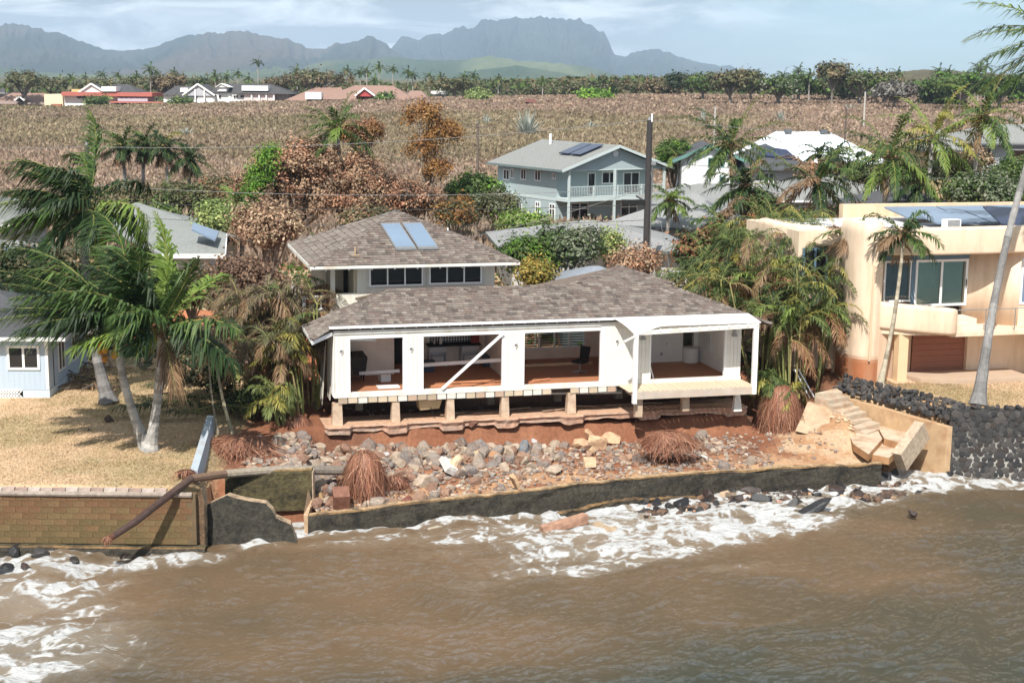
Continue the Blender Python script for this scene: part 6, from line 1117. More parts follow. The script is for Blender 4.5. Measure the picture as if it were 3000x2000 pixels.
def palm(label, base, top, bow, r0, r1, n, Lf, wind=(-.35, 0, 0), cols=PG, droop=.9, mix=(), seed=0, npair=34, lw=.75, tc=(.30, .285, .26), group=None, name='coconut_palm', elr=(-.25, 1.25), skirt=0, nuts=0, azb=None, rings=True, hang=.45, wl=.04):
    rr = random.Random(seed); base = np.array(base, float); top = np.array(top, float); t = thing(name, label, 'palm', base, 0, group); H_ = top - base; s = np.linspace(0, 1, 34 if rings else 12); P_ = H_ * s[:, None] + np.array(bow)[None] * (np.sin(s * math.pi))[:, None]
    rad = r1 * 1.15 - r1 * .25 * s + (r0 - r1) * (1 - s) ** 9 + (r1 * .12 * (np.arange(len(s)) % 2) if rings else 0); rad[0] *= 1.25; tb = MB(); m_ = len(s) - 1; cc = np.array([np.array(tc) * rr.uniform(.62, 1.15) for _ in range(m_)]); tb.tube(P_, rad, 10 if rings else 6, np.repeat(cc, 10 if rings else 6, 0)); tb.build('trunk', BARK, t)
    ht = H_
    for k in range(n):
        az = k * 2.399 + rr.uniform(-.3, .3); u = (k + .5) / n; el = elr[1] - (elr[1] - elr[0]) * u ** .8
        if azb: az = az + azb[1] * math.sin(azb[0] - az)
        cs = cols
        for c_, pr in mix:
            if rr.random() < pr: cs = c_
        me = frond_mesh(az, el, Lf * rr.uniform(.82, 1.1), droop * rr.uniform(.8, 1.25), np.array(wind) * rr.uniform(.6, 1.3), npair, lw, cs, hang, wl=wl, rc=(.30, .28, .08) if cs is not PB_ else (.25, .16, .09))
        obj('frond', me, t, loc=ht + np.array([0, 0, rr.uniform(-.1, .15)]))
    for k in range(skirt):
        az = rr.uniform(0, 6.28); me = frond_mesh(az, -.7, Lf * rr.uniform(.45, .7), 1.6, np.array(wind) * .4, max(10, npair // 2), lw * .7, PB_, .9); obj('dead_frond', me, t, loc=ht - np.array([0, 0, .25]))
    if n >= 12:
        fb = MB(); cloud(fb, [(0, 0, -.15, r1 * 2.2, r1 * 2.2, .45)], 14, 12, .10, [(.20, .12, .06), (.14, .09, .05), (.28, .18, .09)], .1, .3); fb.build('crown_fibre', LEAF, t, loc=ht)
    for k in range(nuts):
        a = rr.uniform(0, 6.28); V, F = ICO1; nb = MB(); nb.add(V * np.array([.11, .11, .14]), F, ((.45, .22, .03), (.38, .17, .03))[k % 2]); nb.build('coconut', VCOL, t, smooth=True, loc=ht + np.array([math.cos(a) * r1 * 2.2 - .25, -abs(math.sin(a)) * r1 * 2.4, -.45 - rr.random() * .55]))
    return t
g0 = Gp(440, 1318, 2.3); g1 = Gp(428, 1308, 2.3); g2 = Gp(318, 1180, 2.5)
palm('coconut palm on the left lawn with straight ringed trunk, right of a pair', g0, Yp(474, 962, 48.8), (.08, 0, 0), .28, .135, 20, 3.9, (-.34, .05, .0), PD, .68, ((PG, .55), (PL, .12)), 1, 66, 1.05, (.42, .40, .37), skirt=1, hang=.6, azb=(2.4, .45), elr=(-.05, 1.45), wl=.05)
palm('coconut palm on the left lawn leaning left with orange coconuts', g1, Yp(338, 962, 49.2), (-.18, 0, 0), .25, .13, 22, 4.4, (-.7, .0, .02), PG, .72, ((PD, .3), (PL, .18)), 2, 66, 1.05, (.42, .40, .37), skirt=0, wl=.045, hang=.6, nuts=9, azb=(3.14, .5), elr=(.12, 1.25))
palm('tallest coconut palm behind the pair, dark trunk beside the blue house', g2, Yp(250, 615, 56), (-.35, 0, 0), .32, .15, 26, 4.0, (-.75, .05, -.03), PD, .8, ((PG, .5), (PL, .1)), 3, 60, 1.0, (.22, .21, .20), skirt=1, wl=.045, hang=.7, azb=(3.0, .4), elr=(-.3, 1.3))
palm('tall leaning coconut palm at the right edge of the lawn', Gp(2865, 1186, 2.75), Yp(3135, 120, 60), (-.5, 0, 0), .28, .125, 22, 4.6, (-.35, 0, .02), PG, .85, ((PL, .35), (PD, .2)), 4, 44, .9, (.26, .25, .24), azb=(3.1, .45), elr=(-.45, 1.1))
palm('slender palm standing right before the stucco building', Gp(2578, 1132, 2.75), Yp(2648, 690, 60), (.12, 0, 0), .16, .07, 14, 2.0, (-.1, 0, 0), PG, 1.15, ((PD, .3), (PB_, .15)), 5, 30, .6, (.42, .37, .28), name='slender_palm', elr=(-.3, 1.2), skirt=2)
palm('slender palm leaning before the blue corner window', Gp(2345, 1120, 2.5), Yp(2498, 700, 62), (.35, 0, 0), .10, .05, 11, 1.7, (-.1, 0, 0), PB_, 1.2, ((PG, .35),), 6, 26, .5, (.22, .18, .12), name='slender_palm', skirt=2)
for k, (lab, tx, ty, D, by, n, L_, cs, mx, sk, wd) in enumerate((
    ('coconut palm in front of the white gable house with bright upright frond', 2140, 425, 92, 0, 22, 4.5, PG, ((PL, .3), (PD, .3)), 2, -.12), ('thick-trunked coconut palm left of the yellow-fronded palm', 2608, 455, 86, 0, 22, 4.3, PD, ((PG, .4), (PL, .15)), 2, -.15),
    ('coconut palm with drooping yellow fronds', 2735, 405, 96, 0, 20, 4.4, PY, ((PL, .4),), 0, -.1), ('coconut palm before the far right balcony house', 2880, 345, 96, 0, 20, 4.3, PG, ((PL, .4), (PY, .15)), 1, -.25), ('coconut palm crown rising out of the brown tree', 985, 375, 104, 0, 18, 3.6, PG, ((PL, .4),), 0, -.5),
    ('short palm left of the thick areca thicket top', 2185, 545, 84, 0, 18, 2.9, PD, ((PG, .4), (PB_, .2)), 4, -.1), ('short palm above the middle of the areca thicket', 2392, 530, 80, 0, 18, 3.0, PD, ((PG, .4), (PB_, .2)), 5, -.1), ('small palm at the upper left of the areca thicket', 2110, 660, 76, 0, 13, 2.0, PG, ((PB_, .3),), 2, -.1),
    ('dark palm with dead skirt left of a far group of four', 358, 430, 112, 0, 13, 2.2, PD, ((PG, .3),), 8, -.2), ('dark palm second in the far group of four', 425, 420, 114, 0, 13, 2.2, PD, ((PG, .3),), 8, -.3), ('dark palm with one yellow frond in the far group of four', 480, 430, 112, 0, 13, 2.2, PD, ((PG, .2), (PY, .1)), 8, .2), ('dark palm rightmost in the far group of four', 552, 465, 112, 0, 13, 2.1, PD, ((PG, .2),), 9, .1),
    ('small palm in front of the white metal roof, left one', 2400, 450, 128, 0, 11, 2.2, PD, ((PG, .3),), 3, -.2), ('small palm in front of the white metal roof, middle one', 2450, 455, 126, 0, 11, 2.2, PD, ((PG, .3),), 3, -.2), ('small palm in front of the white metal roof, right one', 2510, 470, 118, 0, 11, 2.4, PD, ((PG, .4),), 3, -.2), ('dark bushy palm below the yellow-fronded palm', 2690, 540, 94, 0, 16, 2.3, PD, ((PG, .5),), 1, -.1), ('broad palm tuft right of the utility pole', 1965, 590, 96, 0, 13, 1.9, PG, ((PL, .3),), 1, -.1), ('small palm between the pole and white gable house', 1985, 460, 132, 0, 12, 2.4, PG, ((PL, .2),), 1, -.1), ('green palm tuft behind the yellow shrub left of the house', 700, 600, 92, 0, 12, 2.2, PG, ((PL, .3),), 1, -.3))):
    T = Yp(tx, ty, D); palm(lab, (T[0] + rnd.uniform(-.4, .4), D, ghf(T[0], D)), T, (rnd.uniform(-.3, .3), 0, 0), .24, .14, n, L_, (wd, 0, -.02), cs, 1.0, mx, 20 + k, 34, .72, (.36, .34, .32), skirt=sk, rings=(k < 3), wl=.05, elr=(-.45, 1.3))
# ---- areca thickets
def areca(label, x, y, h, n, seed, cols, mix, group, Lf=1.7, lean=(0, 0)):
    rr = random.Random(seed); z = ghf(x, y); t = thing('areca_palm', label, 'palm', (x, y, z), 0, group); cn = MB()
    for k in range(n):
        a = rr.uniform(0, 6.28); q = rr.uniform(.2, 1.0) * h * .2; hh = h * rr.uniform(.55, 1.0); tp_ = np.array([math.cos(a) * q + lean[0] * hh, math.sin(a) * q + lean[1] * hh, hh * .72]); b0 = np.array([math.cos(a) * .25, math.sin(a) * .25, -.1])
        cn.tube([b0, b0 * .5 + tp_ * .5 + np.array([0, 0, .15]), tp_], [.045, .038, .03], 6, ((.30, .30, .10), (.34, .27, .13), (.20, .22, .08))[k % 3])
        for j in range(rr.randint(4, 6)):
            az = rr.uniform(0, 6.28); cs = cols
            for c_, pr in mix:
                if rr.random() < pr: cs = c_
            dead = cs is PB_ or cs is RUSTP; obj('frond', frond_mesh(az, rr.uniform(.3, 1.25) if not dead else rr.uniform(-.1, .8), Lf * rr.uniform(.8, 1.2), 1.4 if not dead else 2.0, (-.08, 0, 0), 22, .46, cs, .5 if not dead else .8, 8, .018, (.32, .30, .10), 1.2, .028), t, loc=tp_)
    cn.build('cane', BARK, t); return t
RUSTP = [(.26, .12, .06), (.20, .10, .05), (.33, .19, .10)]; AG = [(.075, .11, .03), (.10, .14, .035), (.05, .08, .022)]
RT = [(11.6, 59.4, 4.6), (12.6, 60.6, 5.0), (10.6, 61.2, 5.6), (11.8, 62.2, 5.8), (13.2, 62.4, 5.0), (9.6, 63.4, 4.6), (10.9, 64.0, 6.0), (12.5, 64.6, 5.8), (9.0, 65.6, 4.0), (10.3, 66.3, 5.6), (11.8, 66.6, 6.2), (13.4, 66.0, 5.6), (8.6, 67.6, 3.7), (9.8, 68.8, 4.8), (11.4, 69.2, 6.3), (13.0, 69.0, 6.0), (14.0, 64.6, 4.9), (14.4, 68.2, 5.4), (13.6, 70.6, 5.8), (12.2, 71.4, 6.2), (10.9, 71.6, 5.6), (13.5, 67.4, 6.0), (14.6, 70.6, 6.0), (12.5, 68.2, 5.8), (13.3, 64.2, 5.4)]
for k, (x, y, h) in enumerate(RT): areca('browned areca palm in the thicket between the house and stucco building', x, y, h * 1.42, 9, 60 + k, AG, ((RUSTP, .22), (PB_, .2), (PY, .07), (PL, .10), (PD, .1)), 'areca thicket right', 2.0)
LT = [(-7.8, 56.0, 4.9), (-8.7, 57.2, 5.2), (-9.6, 56.4, 5.0), (-10.6, 57.8, 4.8), (-9.2, 59.6, 5.4), (-7.4, 58.8, 5.2), (-11.4, 59.2, 4.4), (-10.2, 54.8, 3.6)]
for k, (x, y, h) in enumerate(LT): areca('withered areca palm in the thicket left of the wrecked house', x, y, h * 1.22, 9, 90 + k, [(.17, .115, .075), (.13, .095, .06), (.11, .10, .05)], ((PB_, .42), (AG, .10), (RUSTP, .12)), 'areca thicket left', 1.6)
areca('green tilted areca palm with bare pale canes at the left house corner', -8.0, 53.9, 4.6, 8, 120, [(.085, .09, .035), (.10, .10, .045)], ((PY, .2), (PB_, .4)), None, 1.4, (-.12, 0)); areca('small grassy areca shoot above the left root mass', -8.5, 53.2, 1.8, 8, 121, [(.16, .19, .06), (.12, .15, .05)], ((PY, .25),), None, 1.3, (-.3, 0)); areca('areca palm growing on top of the big root ball', 10.9, 58.4, 2.6, 7, 122, AG, ((PY, .35), (PB_, .3)), None, 1.2)
for k, (A, B, r, c) in enumerate((((685, 1290), (620, 970), .075, (.40, .34, .22)), ((640, 1275), (612, 1000), .05, (.30, .25, .18)))):
    A_2 = Gp(*A, z=2.0); B_2 = Yp(*B, A_2[1] + .8); palm(('thicker' if k == 0 else 'thinner') + ' bare leaning palm stem with a broken brown top left of the house', A_2, B_2, (-.1, 0, 0), r * 1.3, r * .7, 7, 1.4, (0, 0, 0), PB_, 1.7, ((AG, .2),), 130 + k, 22, .5, c, name='broken_palm', rings=False)
# ---- broadleaf trees and bushes
tree('big rust-brown dead-leaved tree behind the wrecked house', 900, 540, 430, 300, 104, RUST + DRY[:2], 560, 44, .14, parts=[(-.35, 0, -.05, .55, .6, .65), (.25, 0, .1, .6, .6, .7), (.75, .1, -.1, .4, .5, .7), (-.05, -.2, .45, .5, .5, .45), (-.7, 0, -.3, .35, .4, .5), (.5, -.3, -.45, .45, .4, .5)], hollow=.35)
tree('bright green vine-covered tree on the left of the brown tree', 775, 520, 130, 190, 102, BRIGHT, 150, 40, .11, parts=[(.3, 0, .5, .55, .5, .45), (-.2, 0, -.1, .6, .5, .5), (-.5, 0, -.6, .5, .5, .4)])
tree('tall amber tree with sparse brown leaves and bare trunk', 1255, 470, 170, 340, 108, AMBER, 190, 36, .11, parts=[(-.25, 0, .72, .62, .6, .3), (.55, 0, .42, .6, .6, .32), (-.2, 0, .2, .5, .5, .25), (.3, 0, -.2, .5, .5, .3)], hollow=.5, bc=(.32, .26, .2))
tree('rust tree with dark hollows between amber and green trees', 1190, 590, 230, 190, 103, RUST + [(.10, .07, .05)], 360, 44, .115, hollow=.3); tree('orange brown shrub top beside the green palm crown', 1055, 400, 130, 130, 108, AMBER + RUST, 150, 36, .11)
tree('olive green tree in front of the blue-green house left wall', 1395, 570, 170, 150, 112, GREEN + BRIGHT[:1], 170, 36, .16); tree('grey twiggy olive shrub left of the blue-green house', 1455, 610, 150, 130, 108, OLIVE + SAGE, 130, 30, .13); tree('amber palm-like shrub behind the upper roof', 1330, 630, 120, 130, 98, AMBER + OLIVE, 90, 30, .14); tree('bright green bush beside the pale hip roof', 1530, 655, 150, 80, 100, BRIGHT + LIME, 110, 34, .14)
tree('yellow-green shrub behind the grey house roof', 655, 640, 170, 120, 88, LIME, 150, 36, .13, hollow=.6); tree('pale dried shrub left of the upper storey', 785, 690, 200, 210, 76, DRY, 260, 40, .12, hollow=.35); tree('brown dried shrub below the pale dry shrub', 720, 830, 230, 160, 66, [(.20, .12, .08), (.15, .09, .06), (.25, .16, .10)], 190, 36, .11, hollow=.4)
tree('grey-green broadleaf bush behind the lower roof', 1660, 735, 190, 150, 72, SAGE + GREEN[:1], 210, 34, .12, hollow=.55, bc=BKG); tree('light green leafy bush left of the grey-green one', 1545, 755, 150, 140, 71, GREEN + BRIGHT[:1], 170, 34, .12); tree('yellow-orange croton bush just above the ridge', 1570, 805, 110, 70, 67, [(.38, .26, .05), (.30, .22, .05), (.22, .22, .05)], 90, 34, .09); tree('pale lime bush left of the utility pole', 1785, 720, 90, 80, 74, LIME, 80, 30, .1); tree('dry brown bush at the foot of the utility pole', 1860, 770, 150, 70, 71, DRY + RUST, 110, 32, .1)
tree('large green hedge bush behind the stucco building', 2890, 570, 260, 140, 84, SAGE + GREEN, 260, 36, .14); tree('olive bush left of the large green hedge', 2790, 500, 140, 80, 100, OLIVE + DRY[:1], 110, 30, .14); tree('grey-pink dry bush before the far right house', 2830, 480, 160, 70, 108, DRY + OLIVE, 90, 30, .14); tree('green bush at the right edge under the balcony', 2975, 500, 130, 90, 105, GREEN, 100, 34, .15)
tree('green tree right of the blue-green house', 1975, 470, 110, 150, 134, GREEN + BRIGHT[:1], 120, 32, .18); tree('mixed bush line before the metal roof, left', 2420, 510, 170, 70, 120, OLIVE + RUST[:2], 110, 32, .16); tree('mixed bush line before the metal roof, right', 2560, 520, 150, 80, 112, OLIVE + GREEN, 110, 32, .15); tree('bright bush beside the thick palm trunk', 2650, 520, 90, 60, 100, BRIGHT + LIME, 60, 30, .13)
for k, (a, b_, w_, h_, D, cs, lab) in enumerate(((60, 790, 260, 170, 62, DARKG + OLIVE, 'dark shrub behind the blue house roof'), (230, 800, 220, 150, 63, OLIVE + PB_, 'brown-green shrub behind the coconut palms'), (420, 850, 200, 130, 66, OLIVE + DARKG, 'olive shrub before the grey house wall'), (560, 850, 160, 120, 67, PB_ + OLIVE, 'withered shrub right of the grey house'), (100, 600, 200, 60, 108, OLIVE + DRY[:1], 'dry hedge at the field edge far left'), (330, 590, 220, 90, 106, OLIVE, 'olive hedge at the field edge left of centre'), (530, 590, 220, 110, 104, OLIVE + GREEN[:1], 'tangled hedge behind the grey house roof'), (640, 560, 150, 80, 118, OLIVE + RUST[:1], 'brown hedge below the group of four palms'), (470, 640, 100, 60, 98, LIME + GREEN, 'green shrub behind the grey roof edge'), (1075, 650, 160, 60, 97, OLIVE + RUST[2:], 'low dark hedge behind the upper roof ridge'), (2230, 620, 160, 110, 84, RUSTP + AG, 'browned shrub top above the areca thicket'), (2330, 680, 220, 120, 74, RUSTP + AG, 'rusty shrub filling the areca thicket back'), (2480, 640, 160, 60, 84, RUSTP + OLIVE, 'rusty shrub over the stucco roof edge'), (2060, 760, 160, 200, 72, AG + RUSTP, 'green and rust shrub at the left of the areca thicket'), (2200, 900, 260, 240, 68.5, DARKG + AG, 'dark undergrowth inside the areca thicket'), (1700, 560, 30, 60, 140, GREEN, 'narrow green shrub behind the blue-green house'))):
    tree(lab, a, b_, w_, h_, D, cs, 130, 34, .12 + D * .0004, trunk=k < 10, name='shrub', hollow=.4)
# dark creeper mound and fallen fronds between lawn and house
def mound(label, px, py, w_, h_, D, cols, n=90, s=.1, name='shrub'): return tree(label, px, py, w_, h_, D, cols, n, 34, s, trunk=False, name=name, hollow=.2, spread=.2)
mound('dark tangled shrub between the lawn and the wrecked house', 600, 1110, 170, 200, 56, DARKG + OLIVE + PB_[1:2], 170, .09); mound('dark olive shrub left of the bare leaning stems', 545, 1060, 120, 140, 58, DARKG + GREEN[:1], 110, .09); mound('drooping dark grass clump by the left house corner', 750, 1170, 180, 160, 54, DARKG + AG, 140, .08)
for k in range(16):
    a, b_ = ((530, 1190), (560, 1215), (600, 1230), (500, 1200), (470, 1215), (620, 1180), (560, 1150), (500, 1140), (650, 1220), (580, 1245), (520, 1230), (690, 1230), (280, 1090), (240, 1110), (260, 1125), (220, 1135))[k]; q = Gp(a, b_, 2.3)
    me = frond_mesh(rnd.uniform(-.6, .6) + (0 if k % 2 else 3.1), .25, 2.0, .5, (0, 0, 0), 26, .5, (PD + OLIVE) if k < 12 else PB_, .6, 8, .025); obj('fallen_frond', me, None, loc=q + np.array([0, 0, .15 + .05 * k]) if k < 12 else q + np.array([0, 0, .1]), label='fallen palm frond heaped at the lawn edge left of the house' if k < 12 else 'dry fallen frond in the heap beside the blue house', cat='frond', group='fallen fronds by the house' if k < 12 else 'dry fronds by the blue house')
for k in range(14):
    q = Gp(rnd.uniform(170, 300), rnd.uniform(1085, 1145), 2.4); a = rnd.uniform(-.8, .8); b = MB(); b.tube([(-.7, 0, .02), (-.2, .1, .2), (.3, 0, .14), (.8, .12, .05)], [.035, .03, .025, .012], 5, (.12, .10, .09)); b.build('branch', BARK, loc=q + np.array([0, 0, .04 * k % .3]), rot=(0, 0, a), label='grey broken branch in the heap beside the blue house', cat='branch', group='branches by the blue house')
# ---- agaves in the field
for k, (a, b_, w_, h_, n) in enumerate(((1545, 355, 110, 85, 90), (545, 382, 80, 32, 45), (1425, 345, 40, 40, 22), (2060, 335, 50, 45, 22), (2290, 338, 70, 40, 30), (1730, 362, 60, 26, 24), (2965, 345, 70, 40, 32), (2490, 310, 60, 22, 22))):
    z = 4.; q = None
    for _ in range(20): q = Zp(a, b_ + h_ * .5, z); z = .6 * z + .4 * ghf(q[0], q[1])
    s = q[1] / FPX; b = MB()
    for j in range(n):
        az = rnd.uniform(0, 6.28); el = rnd.uniform(.25, 1.5); l_ = h_ * s * rnd.uniform(.6, 1.05); wd = w_ * s * .5; d = np.array([math.cos(az) * math.cos(el) * wd * 1.1, math.sin(az) * math.cos(el) * wd, math.sin(el) * l_]); o_ = np.array([math.cos(az), math.sin(az), 0]) * wd * .25 * rnd.random(); sd_ = np.array([-math.sin(az), math.cos(az), 0]) * .10
        m_ = o_ + d * .55 + np.array([0, 0, l_ * .05]); b.add([o_ - sd_, o_ + sd_, m_ + sd_, m_ - sd_, o_ + d], [[0, 1, 2, 3]], c := np.array((.34, .37, .32)) * rnd.uniform(.6, 1.25)); b.add([m_ - sd_, m_ + sd_, o_ + d], [[0, 1, 2]], c)
    b.build('agave', LEAF, loc=(q[0], q[1], ghf(q[0], q[1])), label=('largest spiky grey agave clump in the middle of the field', 'wide low agave clump in the left field', 'small agave left of the largest clump', 'tall thin agave left of the right palms', 'agave clump behind the white gable house palm', 'faint low agave right of the largest clump', 'agave clump at the right edge of the field', 'low agave row on the right slope')[k], cat='agave')
b = MB(); q = Yp(2418, 375, 158); cloud(b, [(0, 0, -1.2, .5, .5, 1.6)], 26, 14, .22, DRY, .18, .3); b.build('dead_plant', LEAF, loc=q, label='brown dead palm stump sticking up behind the white metal roof', cat='plant')
# ---- dry scrub of the field (nobody could count it)
n = 105000; t = RG.random(n); Yq = 96 + (470 - 96) * t ** 1.35; A_ = RG.uniform(-.44, .44, n); Xq = A_ * Yq; gq = gh(Xq, Yq); dens = fbm(Xq * .02, Yq * .02, 3, 70); pick = RG.random(n) < np.clip(.35 + dens, 0, 1); Xq, Yq, gq = Xq[pick], Yq[pick], gq[pick]; n = len(Xq)
xr = Xq * .8 + Yq * .6; yr = -Xq * .6 + Yq * .8; green = (sst(.50, .68, fbm(xr * .011, yr * .011, 4, 73)) * .6 + sst(330, 430, Yq) * sst(-30, -110, Xq) * .5)[:, None].clip(0, .8); base_c = pal([(.345, .245, .18), (.30, .21, .155), (.39, .285, .21), (.27, .19, .14), (.32, .245, .17)], n, .15) * (1 - green) + pal([(.24, .20, .11), (.19, .18, .085)], n) * green
mb = MB(); base_c = base_c * (.78 + .5 * fbm(xr * .05, yr * .05, 4, 171))[:, None]; hgt = RG.uniform(.25, .95, n) * (1 + .3 * fbm(Xq * .1, Yq * .1, 2, 77))
for k in range(4):
    a = RG.uniform(0, 6.28, n); ox = RG.normal(0, .5, n); oy = RG.normal(0, .5, n); w_ = (.07 + Yq * .00062) * RG.uniform(.6, 1.5, n); hz_ = hgt * RG.uniform(.5, 1.1, n); P0 = np.stack([Xq + ox, Yq + oy, gq - .05], 1); sd_ = np.stack([np.cos(a), np.sin(a), np.zeros(n)], 1) * w_[:, None]; tp_ = P0 + np.stack([RG.normal(0, .25, n), RG.normal(0, .25, n), hz_], 1); md = (P0 * .4 + tp_ * .6)
    V = np.stack([md - sd_, P0 * .7 + tp_ * .3, md + sd_, tp_], 1).reshape(-1, 3); mb.add(V, np.arange(4 * n).reshape(-1, 4), base_c * RG.uniform(.72, 1.18, (n, 1)))
mb.build('field_scrub', LEAF, kind='stuff', label='dry pinkish brown scrub covering the field', cat='scrub')
# low rough growth between the houses
n = 26000; Xq = RG.uniform(-36, 48, n); Yq = RG.uniform(61.5, 122, n); ok = ~((np.abs(Xq + 2) < 9) & (Yq < 68)) & ~((Xq > 12) & (Yq < 72)); Xq, Yq = Xq[ok], Yq[ok]; n = len(Xq); gq = gh(Xq, Yq); k_ = fbm(Xq * .12, Yq * .12, 3, 88)[:, None]; cc = pal(OLIVE + [(.22, .15, .10)], n) * (k_ < .5) + pal(GREEN + RUST[:1], n) * (k_ >= .5); P0 = np.stack([Xq, Yq, gq + RG.uniform(.0, .45, n)], 1); V, F = leaf_quads(P0, nrm(RG.normal(size=(n, 3)) + np.array([0, -.5, .8])), np.full(n, .22), .6); mb = MB(); mb.add(V, F, cc); mb.build('undergrowth', LEAF, kind='stuff', label='low weeds and litter between the houses', cat='undergrowth')
# short dry grass blades of the two lawns
n = 60000; Xq = np.where(RG.random(n) < .72, RG.uniform(-19.5, -9.9, n), RG.uniform(13.8, 21.5, n)); Yq = np.where(Xq < 0, RG.uniform(44.95, 62, n), RG.uniform(55.3, 63, n)); ok = (Xq < 0) | (Xq > np.interp(Yq, [55, 59.4, 66], [17.0, 13.9, 11.8])); ok &= ~((Xq < -18.0) & (Yq > 56)); Xq, Yq = Xq[ok], Yq[ok]; n = len(Xq); gq = gh(Xq, Yq); k_ = fbm(Xq * .35, Yq * .35, 4, 21)[:, None]; cc = pal([(.56, .42, .27), (.50, .36, .22), (.62, .48, .32)], n) * (1 - sst(.42, .62, k_)) + pal([(.40, .31, .17), (.34, .28, .14), (.45, .34, .19)], n) * sst(.42, .62, k_)
P0 = np.stack([Xq, Yq, gq + .015], 1); a = RG.uniform(0, 6.28, n); sd_ = np.stack([np.cos(a), np.sin(a), np.zeros(n)], 1) * .02; tp_ = P0 + np.stack([RG.normal(0, .035, n), RG.normal(0, .035, n), RG.uniform(.02, .06, n)], 1); V = np.stack([P0 - sd_, P0 + sd_, tp_], 1).reshape(-1, 3); mb = MB(); mb.add(V, np.arange(3 * n).reshape(-1, 3), cc); mb.build('lawn_grass', LEAF, kind='stuff', label='short dry straw-coloured lawn grass', cat='grass')
# ---- far palms and trees
FPL = [(15, 240), (40, 222), (62, 212), (85, 205), (175, 225), (210, 216), (250, 215), (300, 205), (345, 208), (400, 210), (440, 190), (458, 200), (510, 200), (560, 225), (595, 225), (630, 210), (665, 212), (695, 203), (728, 218), (755, 168), (795, 222), (840, 220), (870, 195), (910, 205), (1018, 195), (1055, 200), (1074, 195), (1110, 185), (1098, 222), (1150, 190), (1195, 198), (1209, 205), (1258, 210), (1290, 214), (1360, 212), (1387, 210), (1460, 218), (1512, 225), (1538, 232), (1590, 225), (1650, 232), (1770, 218), (1480, 250), (2295, 207), (2342, 190), (2372, 208), (2325, 212), (2630, 200), (2752, 195), (2780, 195), (2870, 185), (2890, 182), (2860, 205)]
ORD = ['%s far palm' % w_ for w_ in ('first',)]
fpm = []
for v in range(6):
    rr = random.Random(700 + v); mb = MB()
    for k in range(13):
        az = k * 2.399 + rr.uniform(-.3, .3); me = frond_mesh(az, 1.2 - 1.6 * (k / 13) ** .8, 3.0 * rr.uniform(.8, 1.1), 1.0, (-.45 * rr.uniform(.5, 1.4), 0, 0), 12, .8, PG + PL[:1] if rr.random() < .5 else PD, .5, 6, .05, (.2, .2, .07), 1.3, .13)
        V = np.zeros((len(me.vertices), 3)); me.vertices.foreach_get('co', V.ravel()); col = np.zeros((len(me.loops), 4), np.float32); me.color_attributes['col'].data.foreach_get('color', col.ravel())
        for q in me.polygons: pass
        tr = [list(q.vertices) for q in me.polygons if len(q.vertices) == 3]; qd = [list(q.vertices) for q in me.polygons if len(q.vertices) == 4]; ct = [col[q.loop_start][:3] for q in me.polygons if len(q.vertices) == 3]; cq = [col[q.loop_start][:3] for q in me.polygons if len(q.vertices) == 4]
        mb.add(V, tr, np.array(ct)); mb.n = mb.n; mb.add(V, qd, np.array(cq)); bpy.data.meshes.remove(me)
    fpm.append(mb.mesh('crown', LEAF))
tkm = MB().tube([(0, 0, 0), (.02, 0, .5), (0, 0, 1)], [1.2, .9, .8], 6, (.33, .30, .27)).mesh('trunk', BARK)
for k, (a, yt) in enumerate(FPL):
    D = 455 + (k * 37 % 60) if a < 1900 else 400 + (k * 23 % 60); T = Yp(a, yt + 14, D); g = ghf(T[0], D); sc = 1.0 if a != 755 else .95
    near = 'left' if a < 500 else ('centre left' if a < 950 else ('centre' if a < 1450 else ('right of centre' if a < 1900 else 'right hill')))
    t = thing('far_palm', 'single very tall palm rising above the white building' if a == 755 else 'small windblown palm on the skyline, %s' % near, 'palm', (T[0], D, g), 0, 'skyline palms' if a != 755 else None); obj('trunk', tkm, t, scale=(.2, .2, T[2] - g)); obj('crown', fpm[k % 6], t, loc=(0, 0, T[2] - g), rot=(0, 0, rnd.uniform(-.4, .4)), scale=sc * rnd.uniform(.85, 1.15))
OLV = [(.10, .112, .05), (.13, .13, .06), (.08, .095, .04), (.165, .135, .07)]; BRO = [(.15, .11, .06), (.19, .14, .075), (.11, .10, .05)]
FT = [(70, 240, 110, 60, OLV), (160, 252, 110, 50, OLV), (300, 258, 160, 50, OLV), (420, 250, 130, 60, OLV), (490, 245, 110, 60, BRO), (590, 248, 120, 40, OLV), (820, 245, 110, 50, BRO), (930, 236, 200, 75, BRO + OLV), (1000, 262, 90, 40, OLV), (1330, 250, 150, 45, OLV), (1420, 268, 200, 60, GREEN[:2] + OLV), (1470, 282, 120, 50, OLV), (1540, 278, 110, 50, BRIGHT[2:] + OLV), (1600, 275, 120, 55, OLV), (1680, 270, 120, 60, OLV), (1755, 262, 110, 60, DARKG + OLV), (1750, 285, 110, 40, BRIGHT[:2]), (1860, 252, 180, 60, BRO + OLV), (1940, 262, 110, 60, BRO), (1985, 240, 60, 50, DARKG), (1400, 285, 60, 20, LIME),
      (2060, 245, 120, 60, GREEN + OLV), (2140, 240, 140, 80, OLV), (2200, 245, 110, 100, DARKG + BRO), (2280, 258, 140, 60, SAGE[2:] + GREEN), (2340, 250, 140, 80, GREEN), (2440, 215, 90, 60, BRO + OLV), (2430, 255, 130, 80, GREEN + OLV), (2520, 235, 180, 80, GREEN + OLV), (2500, 268, 160, 60, GREEN), (2590, 250, 120, 70, OLV + BRO), (2620, 270, 130, 50, [(.2, .19, .17), (.16, .14, .12)]), (2740, 262, 200, 80, BRIGHT[2:] + GREEN), (2820, 250, 180, 90, GREEN + BRIGHT[2:]), (2760, 290, 140, 40, GREEN), (2930, 262, 160, 90, DARKG + GREEN), (2990, 275, 140, 80, GREEN + BRIGHT[2:]), (3060, 260, 140, 90, GREEN)]
